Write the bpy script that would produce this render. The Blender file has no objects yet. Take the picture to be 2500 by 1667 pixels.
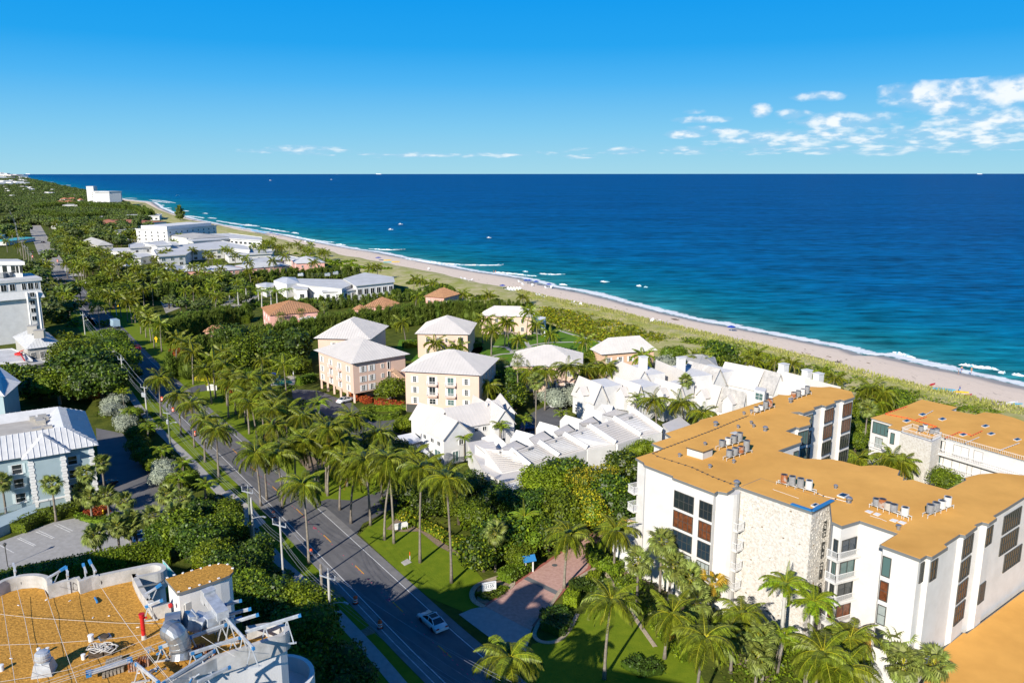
import bpy, bmesh, math, random
from mathutils import Vector, Matrix
R = random.Random(7)
C = bpy.context.scene.collection
sc = bpy.context.scene
CAMH = 56.0; FPX = 1940.0
PITCH = math.atan((833.5-423.5)/FPX)
cam_d = bpy.data.cameras.new('camera'); cam = bpy.data.objects.new('camera', cam_d); C.objects.link(cam)
cam.location = (0, 0, CAMH); cam.rotation_euler = (math.pi/2-PITCH, 0, 0)
cam_d.sensor_width = 36.0; cam_d.lens = FPX/2500*36; cam_d.clip_start = 0.5; cam_d.clip_end = 200000
sc.camera = cam
SUN_EL = math.radians(27.5); SUN_AZ = math.radians(206)      # azimuth clockwise from +Y
sd = Vector((math.sin(SUN_AZ)*math.cos(SUN_EL), math.cos(SUN_AZ)*math.cos(SUN_EL), math.sin(SUN_EL)))
sun_d = bpy.data.lights.new('sun', 'SUN'); sun_d.energy = 5.0; sun_d.angle = math.radians(0.5); sun_d.color = (1.0, 0.93, 0.82)
sun = bpy.data.objects.new('sun', sun_d); C.objects.link(sun)
sun.rotation_euler = sd.to_track_quat('Z', 'Y').to_euler()
w = bpy.data.worlds.new('World'); sc.world = w; w.use_nodes = True
nt = w.node_tree; N = nt.nodes; LK = nt.links; N.clear()
def nd(t, **k):
 n = N.new(t)
 for a, b in k.items(): setattr(n, a, b)
 return n
def mth(op, a, b=None, c=None, cl=False):
 n = nd('ShaderNodeMath', operation=op); n.use_clamp = cl
 for i, x in enumerate((a, b, c)):
  if x is None: continue
  if isinstance(x, (int, float)): n.inputs[i].default_value = x
  else: LK.new(x, n.inputs[i])
 return n.outputs[0]
sky = nd('ShaderNodeTexSky', sky_type='NISHITA'); sky.sun_disc = False
sky.sun_elevation = SUN_EL; sky.sun_rotation = SUN_AZ; sky.air_density = 1.0; sky.dust_density = 0.15; sky.ozone_density = 3.0
hs = nd('ShaderNodeHueSaturation'); hs.inputs['Saturation'].default_value = 1.12; hs.inputs['Value'].default_value = 1.0
LK.new(sky.outputs[0], hs.inputs['Color'])
tint = nd('ShaderNodeMix', data_type='RGBA', blend_type='MULTIPLY'); tint.inputs[0].default_value = 1.0
LK.new(hs.outputs[0], tint.inputs[6]); tint.inputs[7].default_value = (0.80, 1.0, 1.10, 1)
tc = nd('ShaderNodeTexCoord'); sx = nd('ShaderNodeSeparateXYZ'); LK.new(tc.outputs['Generated'], sx.inputs[0])
az = mth('MULTIPLY', mth('ARCTAN2', sx.outputs[0], sx.outputs[1]), 57.2958)          # degrees right of +Y
el = mth('MULTIPLY', mth('ARCSINE', sx.outputs[2]), 57.2958)
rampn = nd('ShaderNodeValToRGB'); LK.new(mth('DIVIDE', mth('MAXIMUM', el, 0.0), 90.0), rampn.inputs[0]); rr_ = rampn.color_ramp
SKC = [(0,(2.5,4.7,5.7)),(.033,(1.45,4.05,6.05)),(.067,(.50,3.15,6.2)),(.093,(.10,2.55,6.0)),(.127,(.02,2.25,5.9)),(.2,(.01,1.35,4.2)),(.34,(.02,.72,2.8)),(1,(.02,.36,1.55))]  # upper stops, out of view, darkened to cut fill light and deepen shadows
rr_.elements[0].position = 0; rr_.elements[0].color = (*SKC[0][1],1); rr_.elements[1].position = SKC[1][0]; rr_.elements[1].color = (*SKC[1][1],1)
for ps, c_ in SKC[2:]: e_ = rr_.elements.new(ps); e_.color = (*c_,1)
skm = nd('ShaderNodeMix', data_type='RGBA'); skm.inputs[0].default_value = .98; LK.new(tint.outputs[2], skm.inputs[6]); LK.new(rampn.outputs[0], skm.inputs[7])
def cloud_noise(sc1, persp, seed, det=6.0, rough=0.58):
 ve = nd('ShaderNodeCombineXYZ')
 LK.new(mth('MULTIPLY', az, sc1), ve.inputs[0])
 LK.new(mth('MULTIPLY', mth('LOGARITHM', mth('MAXIMUM', mth('ADD', el, 0.35), 0.05), 2.718), persp), ve.inputs[1]); ve.inputs[2].default_value = seed
 n = nd('ShaderNodeTexNoise'); n.inputs['Scale'].default_value = 1.0; n.inputs['Detail'].default_value = det; n.inputs['Roughness'].default_value = rough
 LK.new(ve.outputs[0], n.inputs['Vector']); return n.outputs[0]
def bump_(x, c0, wd):       # 1 at c0 falling to 0 at +-wd
 return mth('SUBTRACT', 1.0, mth('DIVIDE', mth('ABSOLUTE', mth('SUBTRACT', x, c0)), wd), None, True)
def ell(azc, elc, wa, we):  # one cloud mass
 a = mth('POWER', mth('DIVIDE', mth('SUBTRACT', az, azc), wa), 2.0); b = mth('POWER', mth('DIVIDE', mth('SUBTRACT', el, elc), we), 2.0)
 return mth('SUBTRACT', 1.0, mth('ADD', a, b), None, True)
n1 = cloud_noise(0.45, 3.6, 3.1, 3.0, .5); n2 = cloud_noise(0.95, 8.0, 8.4, 5.0, 0.5)
E0 = [(28.2,4.55,4.6,1.15,1),(26.0,5.0,2.6,.75,1),(31.5,4.9,3.5,1.0,1),(22.4,3.25,4.2,.75,.9),(31,3.1,4.5,.8,.85),(20.3,4.85,2.1,.42,.9),(16.8,4.05,.85,.6,1),(18.8,3.8,1.5,.45,.8),(12.8,3.55,2.7,.32,.8),(12.0,2.6,2.0,.4,.95),(14.8,2.75,1.9,.38,.85),(12.8,3.0,1.1,.28,.7),(12.3,4.1,1.1,.25,.6),(20,2.3,10,.75,.78),(29,2.4,9,1.0,.85),(24,1.5,14,.5,.62),(10,1.5,8,.4,.5),(-15,1.55,4.6,.4,.62),(-8,1.25,6,.3,.58),(-1,1.3,6,.3,.55),(4,1.15,4,.28,.55),(36,4.2,6,1.3,.9),(42,4.6,9,1.4,.9),(60,4,12,1.5,.8),(85,4.5,14,1.4,.8),(120,4,16,1.6,.8),(160,4.5,15,1.4,.7),(-160,4,15,1.5,.7),(-110,4,14,1.2,.6),(-70,3.5,10,1.0,.5)]
dens = None
for a_, e_, wa, we, s_ in E0:
 t_ = mth('MULTIPLY', mth('POWER', ell(a_, e_, wa, we), 0.6), s_)
 dens = t_ if dens is None else mth('MAXIMUM', dens, t_)
fld = mth('ADD', mth('MULTIPLY', n1, 0.95), mth('MULTIPLY', n2, 0.75))
cov = mth('SUBTRACT', mth('ADD', fld, mth('MULTIPLY', dens, 0.74)), 1.10)
alpha = mth('MULTIPLY', cov, 1.8, None, True)
alpha = mth('MULTIPLY', alpha, mth('MULTIPLY', dens, 3.0, None, True))
alpha = mth('MULTIPLY', alpha, 0.9)
shade = mth('MULTIPLY', mth('ADD', mth('SUBTRACT', cov, .16), mth('MULTIPLY', mth('SUBTRACT', n2, 0.5), 1.6)), 2.6, None, True)
ccol = nd('ShaderNodeMix', data_type='RGBA'); LK.new(shade, ccol.inputs[0])
ccol.inputs[6].default_value = (2.9, 4.5, 6.2, 1); ccol.inputs[7].default_value = (6.9, 7.1, 7.2, 1)
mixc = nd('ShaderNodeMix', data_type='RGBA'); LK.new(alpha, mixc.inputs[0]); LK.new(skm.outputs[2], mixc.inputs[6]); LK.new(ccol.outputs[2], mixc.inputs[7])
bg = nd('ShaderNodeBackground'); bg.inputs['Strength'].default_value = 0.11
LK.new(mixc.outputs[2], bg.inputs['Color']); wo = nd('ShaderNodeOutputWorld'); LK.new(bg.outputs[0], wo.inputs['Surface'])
vs = sc.view_settings; vs.view_transform = 'Standard'; vs.look = 'None'; vs.exposure = 0.4; vs.gamma = 1.0; vs.use_curve_mapping = False
sc.cycles.max_bounces = 5; sc.cycles.diffuse_bounces = 2; sc.cycles.glossy_bounces = 2; sc.cycles.transmission_bounces = 3; sc.cycles.transparent_max_bounces = 4
sP, cP = math.sin(PITCH), math.cos(PITCH)
def ray(u, v): return (u-1250.0, FPX*cP-(v-833.5)*sP, -((v-833.5)*cP+FPX*sP))
def at(u, v, z=0.0):
 x, y, d = ray(u, v); t = (z-CAMH)/d
 return Vector((x*t, y*t, z))
def proj(p):
 d = p[1]*cP-(p[2]-CAMH)*sP
 return (1250+FPX*p[0]/d, 833.5-FPX*(p[1]*sP+(p[2]-CAMH)*cP)/d)
MATS = {}
def mat(name, col, rough=0.7, col2=None, nscale=1.0, bump=0.0, bscale=20.0, metal=0.0, spec=0.4, island=0.0, objrand=0.0, transl=0.0, detail=5.0, thr=None):
 if name in MATS: return MATS[name]
 m = bpy.data.materials.new(name); m.use_nodes = True; t = m.node_tree; b = t.nodes['Principled BSDF']
 b.inputs['Roughness'].default_value = rough; b.inputs['Metallic'].default_value = metal; b.inputs['Specular IOR Level'].default_value = spec
 b.inputs['Base Color'].default_value = (*col, 1)
 src = None
 geo = t.nodes.new('ShaderNodeNewGeometry'); oi = t.nodes.new('ShaderNodeObjectInfo')
 if col2 is not None:
  nz = t.nodes.new('ShaderNodeTexNoise'); nz.inputs['Scale'].default_value = nscale; nz.inputs['Detail'].default_value = detail; nz.inputs['Roughness'].default_value = 0.6
  t.links.new(geo.outputs['Position'], nz.inputs['Vector'])
  rp = t.nodes.new('ShaderNodeValToRGB'); lo, hi = thr or (0.35, 0.65)
  rp.color_ramp.elements[0].position = lo; rp.color_ramp.elements[1].position = hi
  rp.color_ramp.elements[0].color = (*col, 1); rp.color_ramp.elements[1].color = (*col2, 1)
  t.links.new(nz.outputs[0], rp.inputs[0]); src = rp.outputs[0]
 if island or objrand:
  hsv = t.nodes.new('ShaderNodeHueSaturation')
  if src: t.links.new(src, hsv.inputs['Color'])
  else: hsv.inputs['Color'].default_value = (*col, 1)
  val = None; hue = None
  def rng(s, a, bb):
   r = t.nodes.new('ShaderNodeMapRange'); t.links.new(s, r.inputs[0]); r.inputs[3].default_value = a; r.inputs[4].default_value = bb; return r.outputs[0]
  def mul(a, bb):
   r = t.nodes.new('ShaderNodeMath'); r.operation = 'MULTIPLY'; t.links.new(a, r.inputs[0]); t.links.new(bb, r.inputs[1]); return r.outputs[0]
  if island: val = rng(geo.outputs['Random Per Island'], 1-island, 1+island)
  if objrand:
   v2 = rng(oi.outputs['Random'], 1-objrand, 1+objrand); val = mul(val, v2) if val else v2
   t.links.new(rng(oi.outputs['Random'], 0.5-objrand*0.07, 0.5+objrand*0.07), hsv.inputs['Hue'])
  t.links.new(val, hsv.inputs['Value']); src = hsv.outputs[0]
 if src: t.links.new(src, b.inputs['Base Color'])
 if bump:
  n2 = t.nodes.new('ShaderNodeTexNoise'); n2.inputs['Scale'].default_value = bscale; n2.inputs['Detail'].default_value = 4
  t.links.new(geo.outputs['Position'], n2.inputs['Vector'])
  bp = t.nodes.new('ShaderNodeBump'); bp.inputs['Strength'].default_value = 1.0; bp.inputs['Distance'].default_value = bump
  t.links.new(n2.outputs[0], bp.inputs['Height']); t.links.new(bp.outputs[0], b.inputs['Normal'])
 if transl:
  tr = t.nodes.new('ShaderNodeBsdfTranslucent'); mx = t.nodes.new('ShaderNodeMixShader'); mx.inputs[0].default_value = transl
  if src: t.links.new(src, tr.inputs[0])
  else: tr.inputs[0].default_value = (*col, 1)
  t.links.new(b.outputs[0], mx.inputs[1]); t.links.new(tr.outputs[0], mx.inputs[2])
  t.links.new(mx.outputs[0], t.nodes['Material Output'].inputs[0])
 MATS[name] = m; return m
def M(n): return MATS[n]
mat('white_stucco', (.74,.735,.72), .85, (.66,.655,.64), .6, .01, 12)
mat('cream_stucco', (.70,.505,.41), .85, (.665,.475,.38), .5, .008, 12)
mat('peach_stucco', (.68,.45,.30), .85, (.71,.49,.34), .5)
mat('pink_stucco', (.76,.42,.36), .85, (.70,.38,.33), .5)
mat('condo_stucco', (.71,.69,.66), .85, (.64,.62,.585), .6, .01, 10)
mat('blue_stucco', (.36,.46,.50), .85, (.32,.42,.46), .5)
mat('blue_shutter', (.62,.72,.74), .6)
mat('grey_stucco', (.50,.48,.44), .85, (.45,.43,.39), .5)
mat('white_paint', (.82,.82,.81), .5)
mat('white_metal', (.66,.665,.66), .45, (.58,.585,.58), .8)
mat('offwhite_roof', (.66,.625,.585), .6, (.58,.55,.515), .35, thr=(.3,.75))
mat('weathered_roof', (.55,.53,.50), .7, (.30,.29,.28), .9, thr=(.35,.8))
mat('grey_roof', (.40,.39,.37), .8, (.50,.49,.46), .4)
mat('white_membrane', (.66,.66,.65), .7, (.54,.54,.52), .25)
mat('orange_roof', (.84,.45,.115), .95, (.64,.33,.08), .16, .012, 30, detail=14, spec=.1, thr=(.30,.75))
mat('orange_gravel', (.68,.355,.07), .95, (.32,.165,.035), 5.5, .04, 9, detail=9, spec=.1, thr=(.33,.68))
mat('fascia_grey', (.17,.18,.18), .6)
mat('terracotta', (.48,.26,.14), .8, (.34,.18,.10), 1.5, objrand=.08)
mat('terracotta_red', (.46,.18,.09), .8, (.36,.14,.08), .8)
mat('coral_stone', (.50,.46,.40), .95, (.63,.61,.57), 3.0, .07, 4.0, detail=9, thr=(.36,.56))
mat('concrete', (.42,.41,.39), .85, (.34,.33,.31), 1.2, .004, 20)
mat('parapet_concrete', (.56,.55,.53), .85, (.40,.39,.36), 1.4, .006, 8)
mat('concrete_light', (.52,.49,.43), .85, (.44,.41,.36), .5)
mat('asphalt', (.175,.17,.17), .85, (.125,.123,.126), .22, .004, 30)
mat('asphalt_dark', (.10,.10,.105), .85, (.13,.13,.135), .4, .004, 30)
mat('asphalt_dark2', (.125,.122,.125), .8, (.155,.152,.153), .5)
mat('shoulder', (.235,.228,.22), .85, (.18,.175,.17), .5)
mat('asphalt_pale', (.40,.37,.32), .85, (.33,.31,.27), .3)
mat('line_white', (.72,.72,.70), .7, (.5,.5,.49), 3)
mat('line_yellow', (.75,.36,.03), .7)
mat('line_pink', (.75,.08,.16), .7)
mat('brick_red', (.42,.14,.10), .85, (.34,.11,.085), 3)
mat('paver_pink', (.60,.38,.31), .85, (.46,.26,.21), 2.2, .004, 12, thr=(.3,.7))
mat('grass', (.120,.185,.008), .9, (.185,.240,.012), .6, .05, 6, spec=.15, thr=(.3,.7))
mat('lawn_green', (.085,.19,.012), .9, (.12,.23,.016), .35, .03, 6, spec=.15)
mat('undergrowth', (.055,.075,.012), .95, (.12,.14,.02), .35, .12, 2.5, spec=.1)
mat('dune_ground', (.31,.34,.06), .95, (.56,.48,.28), .16, .15, 1.2, spec=.1, detail=9)
mat('mulch', (.20,.14,.09), .95, (.30,.23,.16), 4.0, .03, 8)
mat('stone_edge', (.55,.45,.32), .9, (.35,.28,.2), 5, .02, 8)
mat('glass', (.020,.028,.032), .06, spec=.9)
mat('glass_teal', (.09,.16,.155), .08, spec=.8)
mat('glass_blind', (.38,.42,.40), .2, (.30,.34,.33), 2, spec=.6)
mat('glass_brown', (.09,.030,.012), .25, (.20,.07,.03), 2, spec=.6)
mat('glass_navy', (.018,.035,.055), .06, spec=.9)
mat('frame_dark', (.07,.07,.065), .5)
mat('frame_alu', (.30,.30,.29), .4, metal=.6)
mat('galvanised', (.50,.53,.55), .38, (.36,.38,.40), 1.6, metal=.75)
mat('steel_white', (.62,.66,.70), .4, (.42,.44,.46), 1.8, metal=.3)
mat('ac_grey', (.20,.21,.22), .5, (.27,.28,.29), 3)
mat('ac_beige', (.42,.40,.36), .5)
mat('ac_rust', (.36,.30,.26), .8, (.30,.10,.03), 1.6, thr=(.45,.55))
mat('ac_white', (.58,.58,.56), .5)
mat('ac_top', (.045,.05,.055), .5)
mat('red_paint', (.55,.02,.02), .45)
mat('barrel_orange', (.85,.10,.02), .5)
mat('blue_tarp', (.03,.20,.46), .6)
mat('blue_cloth', (.015,.06,.35), .7)
mat('light_blue_cloth', (.10,.42,.65), .7)
mat('turquoise', (.10,.50,.52), .5)
mat('yellow_sign', (.80,.55,.01), .5)
mat('wood_pole', (.34,.30,.24), .9, (.22,.19,.15), 3)
mat('wood_green', (.20,.24,.17), .9, (.15,.17,.12), 2)
mat('concrete_pole', (.55,.54,.50), .85, (.44,.43,.40), 1.2)
mat('wire', (.28,.30,.35), .5)
mat('wire_dark', (.05,.05,.05), .6)
mat('palm_trunk', (.27,.235,.19), .9, (.17,.145,.115), 3.5, .03, 6, objrand=.15)
mat('bark', (.10,.075,.055), .95, (.06,.045,.03), 3)
mat('pale_bark', (.34,.30,.24), .9)
G_ = dict(island=.5, objrand=.20, transl=.16, spec=.35, rough=.5)
mat('palm_green', (.180,.220,.013), **G_)
mat('palm_rachis', (.42,.40,.02), .5, objrand=.1)
mat('palm_yellow', (.33,.22,.02), island=.3, objrand=.1, transl=.2)
mat('palm_gold', (.42,.27,.02), island=.3, transl=.2)
mat('royal_green', (.21,.30,.012), **G_)
mat('fan_green', (.19,.23,.045), **G_)
mat('crownshaft', (.20,.30,.03), .4)
mat('leaf_mid', (.110,.165,.010), island=.6, objrand=.16, transl=.2, spec=.3, rough=.5)
mat('leaf_dark', (.055,.098,.010), island=.6, objrand=.16, transl=.15, spec=.35, rough=.45)
mat('leaf_bright', (.20,.26,.010), island=.5, objrand=.12, transl=.25, spec=.3, rough=.55)
mat('leaf_yellow', (.42,.37,.012), island=.4, objrand=.1, transl=.25)
mat('leaf_silver', (.34,.38,.29), island=.35, objrand=.1, transl=.1)
mat('leaf_red', (.33,.055,.015), island=.5, transl=.2)
mat('leaf_orange', (.42,.13,.015), island=.5, transl=.2)
mat('pine_green', (.105,.155,.012), island=.55, objrand=.14, transl=.15, rough=.7)
mat('far_green', (.095,.130,.035), island=.5, objrand=.15, transl=.1)
mat('dune_leaf', (.31,.33,.07), island=.45, transl=.15)
mat('car_white', (.72,.74,.75), .25, spec=.6)
mat('car_red', (.30,.01,.01), .25, spec=.6)
mat('car_blue', (.02,.07,.22), .25, spec=.6)
mat('car_black', (.02,.02,.022), .25, spec=.6)
mat('car_silver', (.42,.43,.44), .3, metal=.5)
mat('van_blue', (.36,.50,.60), .4)
mat('tyre', (.02,.02,.02), .9)
mat('lamp_red', (.40,.01,.01), .3)
mat('skin', (.50,.28,.18), .6)
mat('sand_foot', (.55,.45,.35), .9)
mat('foam_white', (.80,.83,.84), .9, (.10,.38,.46), .55, .12, 2.0, detail=8, thr=(.50,.62))
mat('pool_water', (.02,.16,.17), .08, spec=.6)
mat('wrack', (.10,.065,.04), .95, (.2,.15,.1), 1)
mat('sign_text', (.03,.09,.13), .6)
mat('sign_black', (.03,.03,.03), .6)
mat('wicker', (.13,.085,.055), .8)
mat('rope_white', (.52,.50,.47), .9)
class MB:
 def __init__(s): s.v = []; s.f = []; s.m = []
 def face(s, pts, m=0):
  i = len(s.v); s.v += [tuple(p) for p in pts]; s.f.append(tuple(range(i, i+len(pts)))); s.m.append(m)
 def prism(s, poly, z0, z1, m=0, top=True, bottom=False, mtop=None):
  n = len(poly); ar = sum(poly[i][0]*poly[(i+1)%n][1]-poly[(i+1)%n][0]*poly[i][1] for i in range(n))
  if ar < 0: poly = poly[::-1]
  i = len(s.v); s.v += [(p[0], p[1], z0) for p in poly]+[(p[0], p[1], z1) for p in poly]
  for k in range(n): s.f.append((i+k, i+(k+1)%n, i+n+(k+1)%n, i+n+k)); s.m.append(m)
  if top: s.f.append(tuple(i+n+k for k in range(n))); s.m.append(m if mtop is None else mtop)
  if bottom: s.f.append(tuple(i+k for k in reversed(range(n)))); s.m.append(m)
 def box(s, c, sz, rz=0.0, m=0, tilt=None):
  cx, cy, cz = c; hx, hy, hz = sz[0]/2, sz[1]/2, sz[2]/2; ca, sa = math.cos(rz), math.sin(rz)
  i = len(s.v)
  for z in (-hz, hz):
   for x, y in ((-hx,-hy),(hx,-hy),(hx,hy),(-hx,hy)): s.v.append((cx+x*ca-y*sa, cy+x*sa+y*ca, cz+z))
  for f in ((3,2,1,0),(4,5,6,7),(0,1,5,4),(1,2,6,5),(2,3,7,6),(3,0,4,7)): s.f.append(tuple(i+k for k in f)); s.m.append(m)
 def tube(s, pts, rads, n=6, m=0, cap=True):
  pts = [Vector(p) for p in pts]
  if not isinstance(rads, (list, tuple)): rads = [rads]*len(pts)
  i0 = len(s.v); up = Vector((0,0,1))
  for k, p in enumerate(pts):
   d = (pts[min(k+1, len(pts)-1)]-pts[max(k-1, 0)]).normalized()
   a = d.cross(up) if abs(d.z) < 0.95 else d.cross(Vector((1,0,0)))
   a.normalize(); b = d.cross(a)
   for j in range(n):
    t = 2*math.pi*j/n; s.v.append(tuple(p+(a*math.cos(t)+b*math.sin(t))*rads[k]))
  for k in range(len(pts)-1):
   for j in range(n):
    a0 = i0+k*n+j; a1 = i0+k*n+(j+1)%n; s.f.append((a0, a0+n, a1+n, a1)); s.m.append(m)
  if cap:
   s.f.append(tuple(i0+j for j in range(n))); s.m.append(m)
   e = i0+(len(pts)-1)*n; s.f.append(tuple(e+j for j in reversed(range(n)))); s.m.append(m)
 def beam(s, a, b, w, h=None, m=0):
  a, b = Vector(a), Vector(b); h = h or w; d = (b-a).normalized()
  x = d.cross(Vector((0,0,1)))
  if x.length < 1e-3: x = Vector((1,0,0))
  x.normalize(); y = x.cross(d); i = len(s.v)
  for p in (a, b):
   for q, r in ((-1,-1),(1,-1),(1,1),(-1,1)): s.v.append(tuple(p+x*q*w/2+y*r*h/2))
  for f in ((0,1,2,3),(7,6,5,4),(4,5,1,0),(5,6,2,1),(6,7,3,2),(7,4,0,3)): s.f.append(tuple(i+k for k in f)); s.m.append(m)
 def lathe(s, prof, c=(0,0,0), n=12, m=0):
  i = len(s.v)
  for r, z in prof:
   for j in range(n):
    t = 2*math.pi*j/n; s.v.append((c[0]+r*math.cos(t), c[1]+r*math.sin(t), c[2]+z))
  for k in range(len(prof)-1):
   for j in range(n):
    a = i+k*n+j; b = i+k*n+(j+1)%n; s.f.append((a, b, b+n, a+n)); s.m.append(m)
  e = i+(len(prof)-1)*n; s.f.append(tuple(e+j for j in range(n))); s.m.append(m)
 def mesh(s, name, mats, smooth=False):
  me = bpy.data.meshes.new(name); me.from_pydata(s.v, [], s.f)
  for m in (mats if isinstance(mats, (list, tuple)) else [mats]): me.materials.append(M(m) if isinstance(m, str) else m)
  if any(s.m): me.polygons.foreach_set('material_index', s.m)
  if smooth: me.polygons.foreach_set('use_smooth', [True]*len(s.f))
  me.update(); return me
 def build(s, name, mats, parent=None, smooth=False, kind=None, loc=None):
  """world-space vertices -> object; its origin is put at loc (or at the parent's)"""
  o3 = Vector(loc) if loc is not None else (Vector(parent.location) if parent is not None and parent.type == 'EMPTY' else Vector((0,0,0)))
  if parent is not None and parent.parent is not None: o3 = wloc(parent)
  elif parent is not None and parent.type == 'MESH': o3 = wloc(parent)
  if o3.length > 0: s.v = [(x-o3[0], y-o3[1], z-o3[2]) for x, y, z in s.v]
  o = bpy.data.objects.new(name, s.mesh(name, mats, smooth)); C.objects.link(o)
  if parent is not None: o.parent = parent
  else: o.location = o3
  if kind: o['kind'] = kind
  return o
def wloc(o):
 p = Vector(o.location)
 while o.parent is not None:
  o = o.parent; p = o.matrix_basis @ p
 return p
def tag(o, label, cat, group=None):
 o['label'] = label; o['category'] = cat
 if group: o['group'] = group
 return o
def thing(name, label, cat, loc=(0,0,0), rz=0.0, group=None):
 o = bpy.data.objects.new(name, None); C.objects.link(o); o.location = loc; o.rotation_euler = (0,0,rz); o.empty_display_size = .5
 return tag(o, label, cat, group)
def inst(name, me, parent, loc=(0,0,0), rot=(0,0,0), sc_=1.0):
 o = bpy.data.objects.new(name, me); C.objects.link(o); o.parent = parent; o.location = loc; o.rotation_euler = rot
 o.scale = (sc_,)*3 if isinstance(sc_, (int, float)) else sc_
 return o
def inset(poly, d):
 n = len(poly); ar = sum(poly[i][0]*poly[(i+1)%n][1]-poly[(i+1)%n][0]*poly[i][1] for i in range(n))
 sg = 1 if ar > 0 else -1; out = []
 for i in range(n):
  p0, p, p1 = Vector(poly[i-1][:2]), Vector(poly[i][:2]), Vector(poly[(i+1)%n][:2])
  a = (p-p0).normalized(); b = (p1-p).normalized(); na = Vector((-a.y, a.x))*sg; nb = Vector((-b.y, b.x))*sg
  k = max(0.35, 1+na.dot(nb)); out.append(p+(na+nb)*(d/k))
 return out
WT = {}
def win_tpl(w, h, nx, nz, frame, glass, sill=False, ft=.07):
 key = (round(w,2), round(h,2), nx, nz, frame, glass, sill)
 if key in WT: return WT[key]
 b = MB(); t = ft
 for x in (t/2, w-t/2): b.box((x, .05, h/2), (t, .13, h))
 for z in (t/2, h-t/2): b.box((w/2, .05, z), (w-2*t, .13, t))
 for i in range(1, nx): b.box((w*i/nx, .04, h/2), (t*.6, .09, h-2*t))
 for j in range(1, nz): b.box((w/2, .035, h*j/nz), (w-2*t, .07, t*.6))
 if sill: b.box((w/2, .09, -.05), (w+.2, .2, .1))
 g = MB(); g.face([(t,.012,t),(w-t,.012,t),(w-t,.012,h-t),(t,.012,h-t)][::-1])
 WT[key] = (b.mesh('window', frame), g.mesh('pane', glass)); return WT[key]
SH = {}
def window(root, P, ang, w, h, nx=2, nz=2, frame='white_paint', glass='glass', sill=False, shutter=None, name='window'):
 """P: lower left corner (seen from outside) in world; ang: direction of the wall, outside to the right of it is -normal"""
 fm, gm = win_tpl(w, h, nx, nz, frame, glass, sill)
 o = inst(name, fm, root, Vector(P)-Vector(root.location), (0,0,ang)); inst('pane', gm, o)
 if shutter:
  k = (round(h,2), shutter)
  if k not in SH:
   b = MB(); b.box((0, .04, h/2), (.42, .07, h+.05)); SH[k] = b.mesh('shutter', shutter)
  for x in (-.25, w+.25): inst('shutter', SH[k], o, (x, 0, 0))
 return o
class Wall:
 """a vertical wall through two plan points; A is the left end seen from outside"""
 def __init__(s, A, B):
  s.A = Vector((A[0], A[1], 0)); s.B = Vector((B[0], B[1], 0)); s.d = (s.B-s.A).normalized(); s.L = (s.B-s.A).length
  s.n = Vector((s.d.y, -s.d.x, 0)); s.ang = math.atan2(s.d.y, s.d.x)
 def hit(s, u, v):
  r = Vector(ray(u, v)); den = r.dot(s.n); t = (s.A-Vector((0,0,CAMH))).dot(s.n)/den; p = Vector((0,0,CAMH))+r*t
  return (p-s.A).dot(s.d), p.z
 def pt(s, x, z, off=0.0): return s.A+s.d*x+s.n*off+Vector((0,0,z))
 def win(s, root, x, z, w, h, **k):
  P = s.pt(x+w, z, 0.0); return window(root, P, s.ang+math.pi, w, h, **k)
 def winpx(s, root, u0, v0, u1, v1, w=None, h=None, **k):
  x0, z1 = s.hit(u0, v0); x1, z0 = s.hit(u1, v1)
  return s.win(root, min(x0, x1), z0, w or abs(x1-x0), h or abs(z1-z0), **k)
def rectpx(A, B, Cc, z):
 """corner sightings A,B along one side, C on the opposite side -> 4 plan corners A,B,B',A'"""
 a, b, c = at(*A, z), at(*B, z), at(*Cc, z); d = (b-a).normalized(); n = Vector((-d.y, d.x, 0)); k = (c-a).dot(n)
 return [a, b, b+n*k, a+n*k]
def hip_roof(b, q, z0, z1, seam=0, over=0.0, ribs=None, flat=0.0):
 """q: 4 corners of the eave; ridge along the long side"""
 q = [Vector((p[0], p[1], 0)) for p in q]
 ar = sum(q[i].x*q[(i+1)%4].y-q[(i+1)%4].x*q[i].y for i in range(4))
 if ar < 0: q = q[::-1]
 if (q[1]-q[0]).length < (q[2]-q[1]).length: q = q[1:]+q[:1]
 L = (q[1]-q[0]).length; W = (q[2]-q[1]).length; d = (q[1]-q[0])/L; n = (q[2]-q[1])/W
 k = min(W/2, L/2-.01)
 r0 = q[0]+d*k+n*W/2; r1 = q[1]-d*k+n*W/2; Z = lambda p, z: Vector((p.x, p.y, z))
 fs = [([Z(q[0],z0),Z(q[1],z0),Z(r1,z1),Z(r0,z1)]),([Z(q[2],z0),Z(q[3],z0),Z(r0,z1),Z(r1,z1)]),([Z(q[1],z0),Z(q[2],z0),Z(r1,z1)]),([Z(q[3],z0),Z(q[0],z0),Z(r0,z1)])]
 for f in fs: b.face(f)
 b.face([Z(p, z0) for p in reversed(q)])
 if ribs:
  for f in fs:
   e = f[1]-f[0]; Lf = e.length; ed = e/Lf; up = (f[2]-f[1]); nn = ed.cross(up).normalized(); upd = nn.cross(ed).normalized()
   m = int(Lf/ribs[0])
   tl = (f[-1]-f[0]).dot(ed); tr = (f[2]-f[0]).dot(ed); H = (f[-1]-f[0]).dot(upd)
   for i in range(1, m):
    x = Lf*i/m
    if x < tl: y = H*x/tl
    elif x > tr: y = H*(Lf-x)/(Lf-tr)
    else: y = H
    if y > .3: b.beam(f[0]+ed*x+nn*ribs[1]/2, f[0]+ed*x+upd*y+nn*ribs[1]/2, ribs[1]*.8, ribs[1], m=ribs[2] if len(ribs) > 2 else 0)
 return r0, r1
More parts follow.
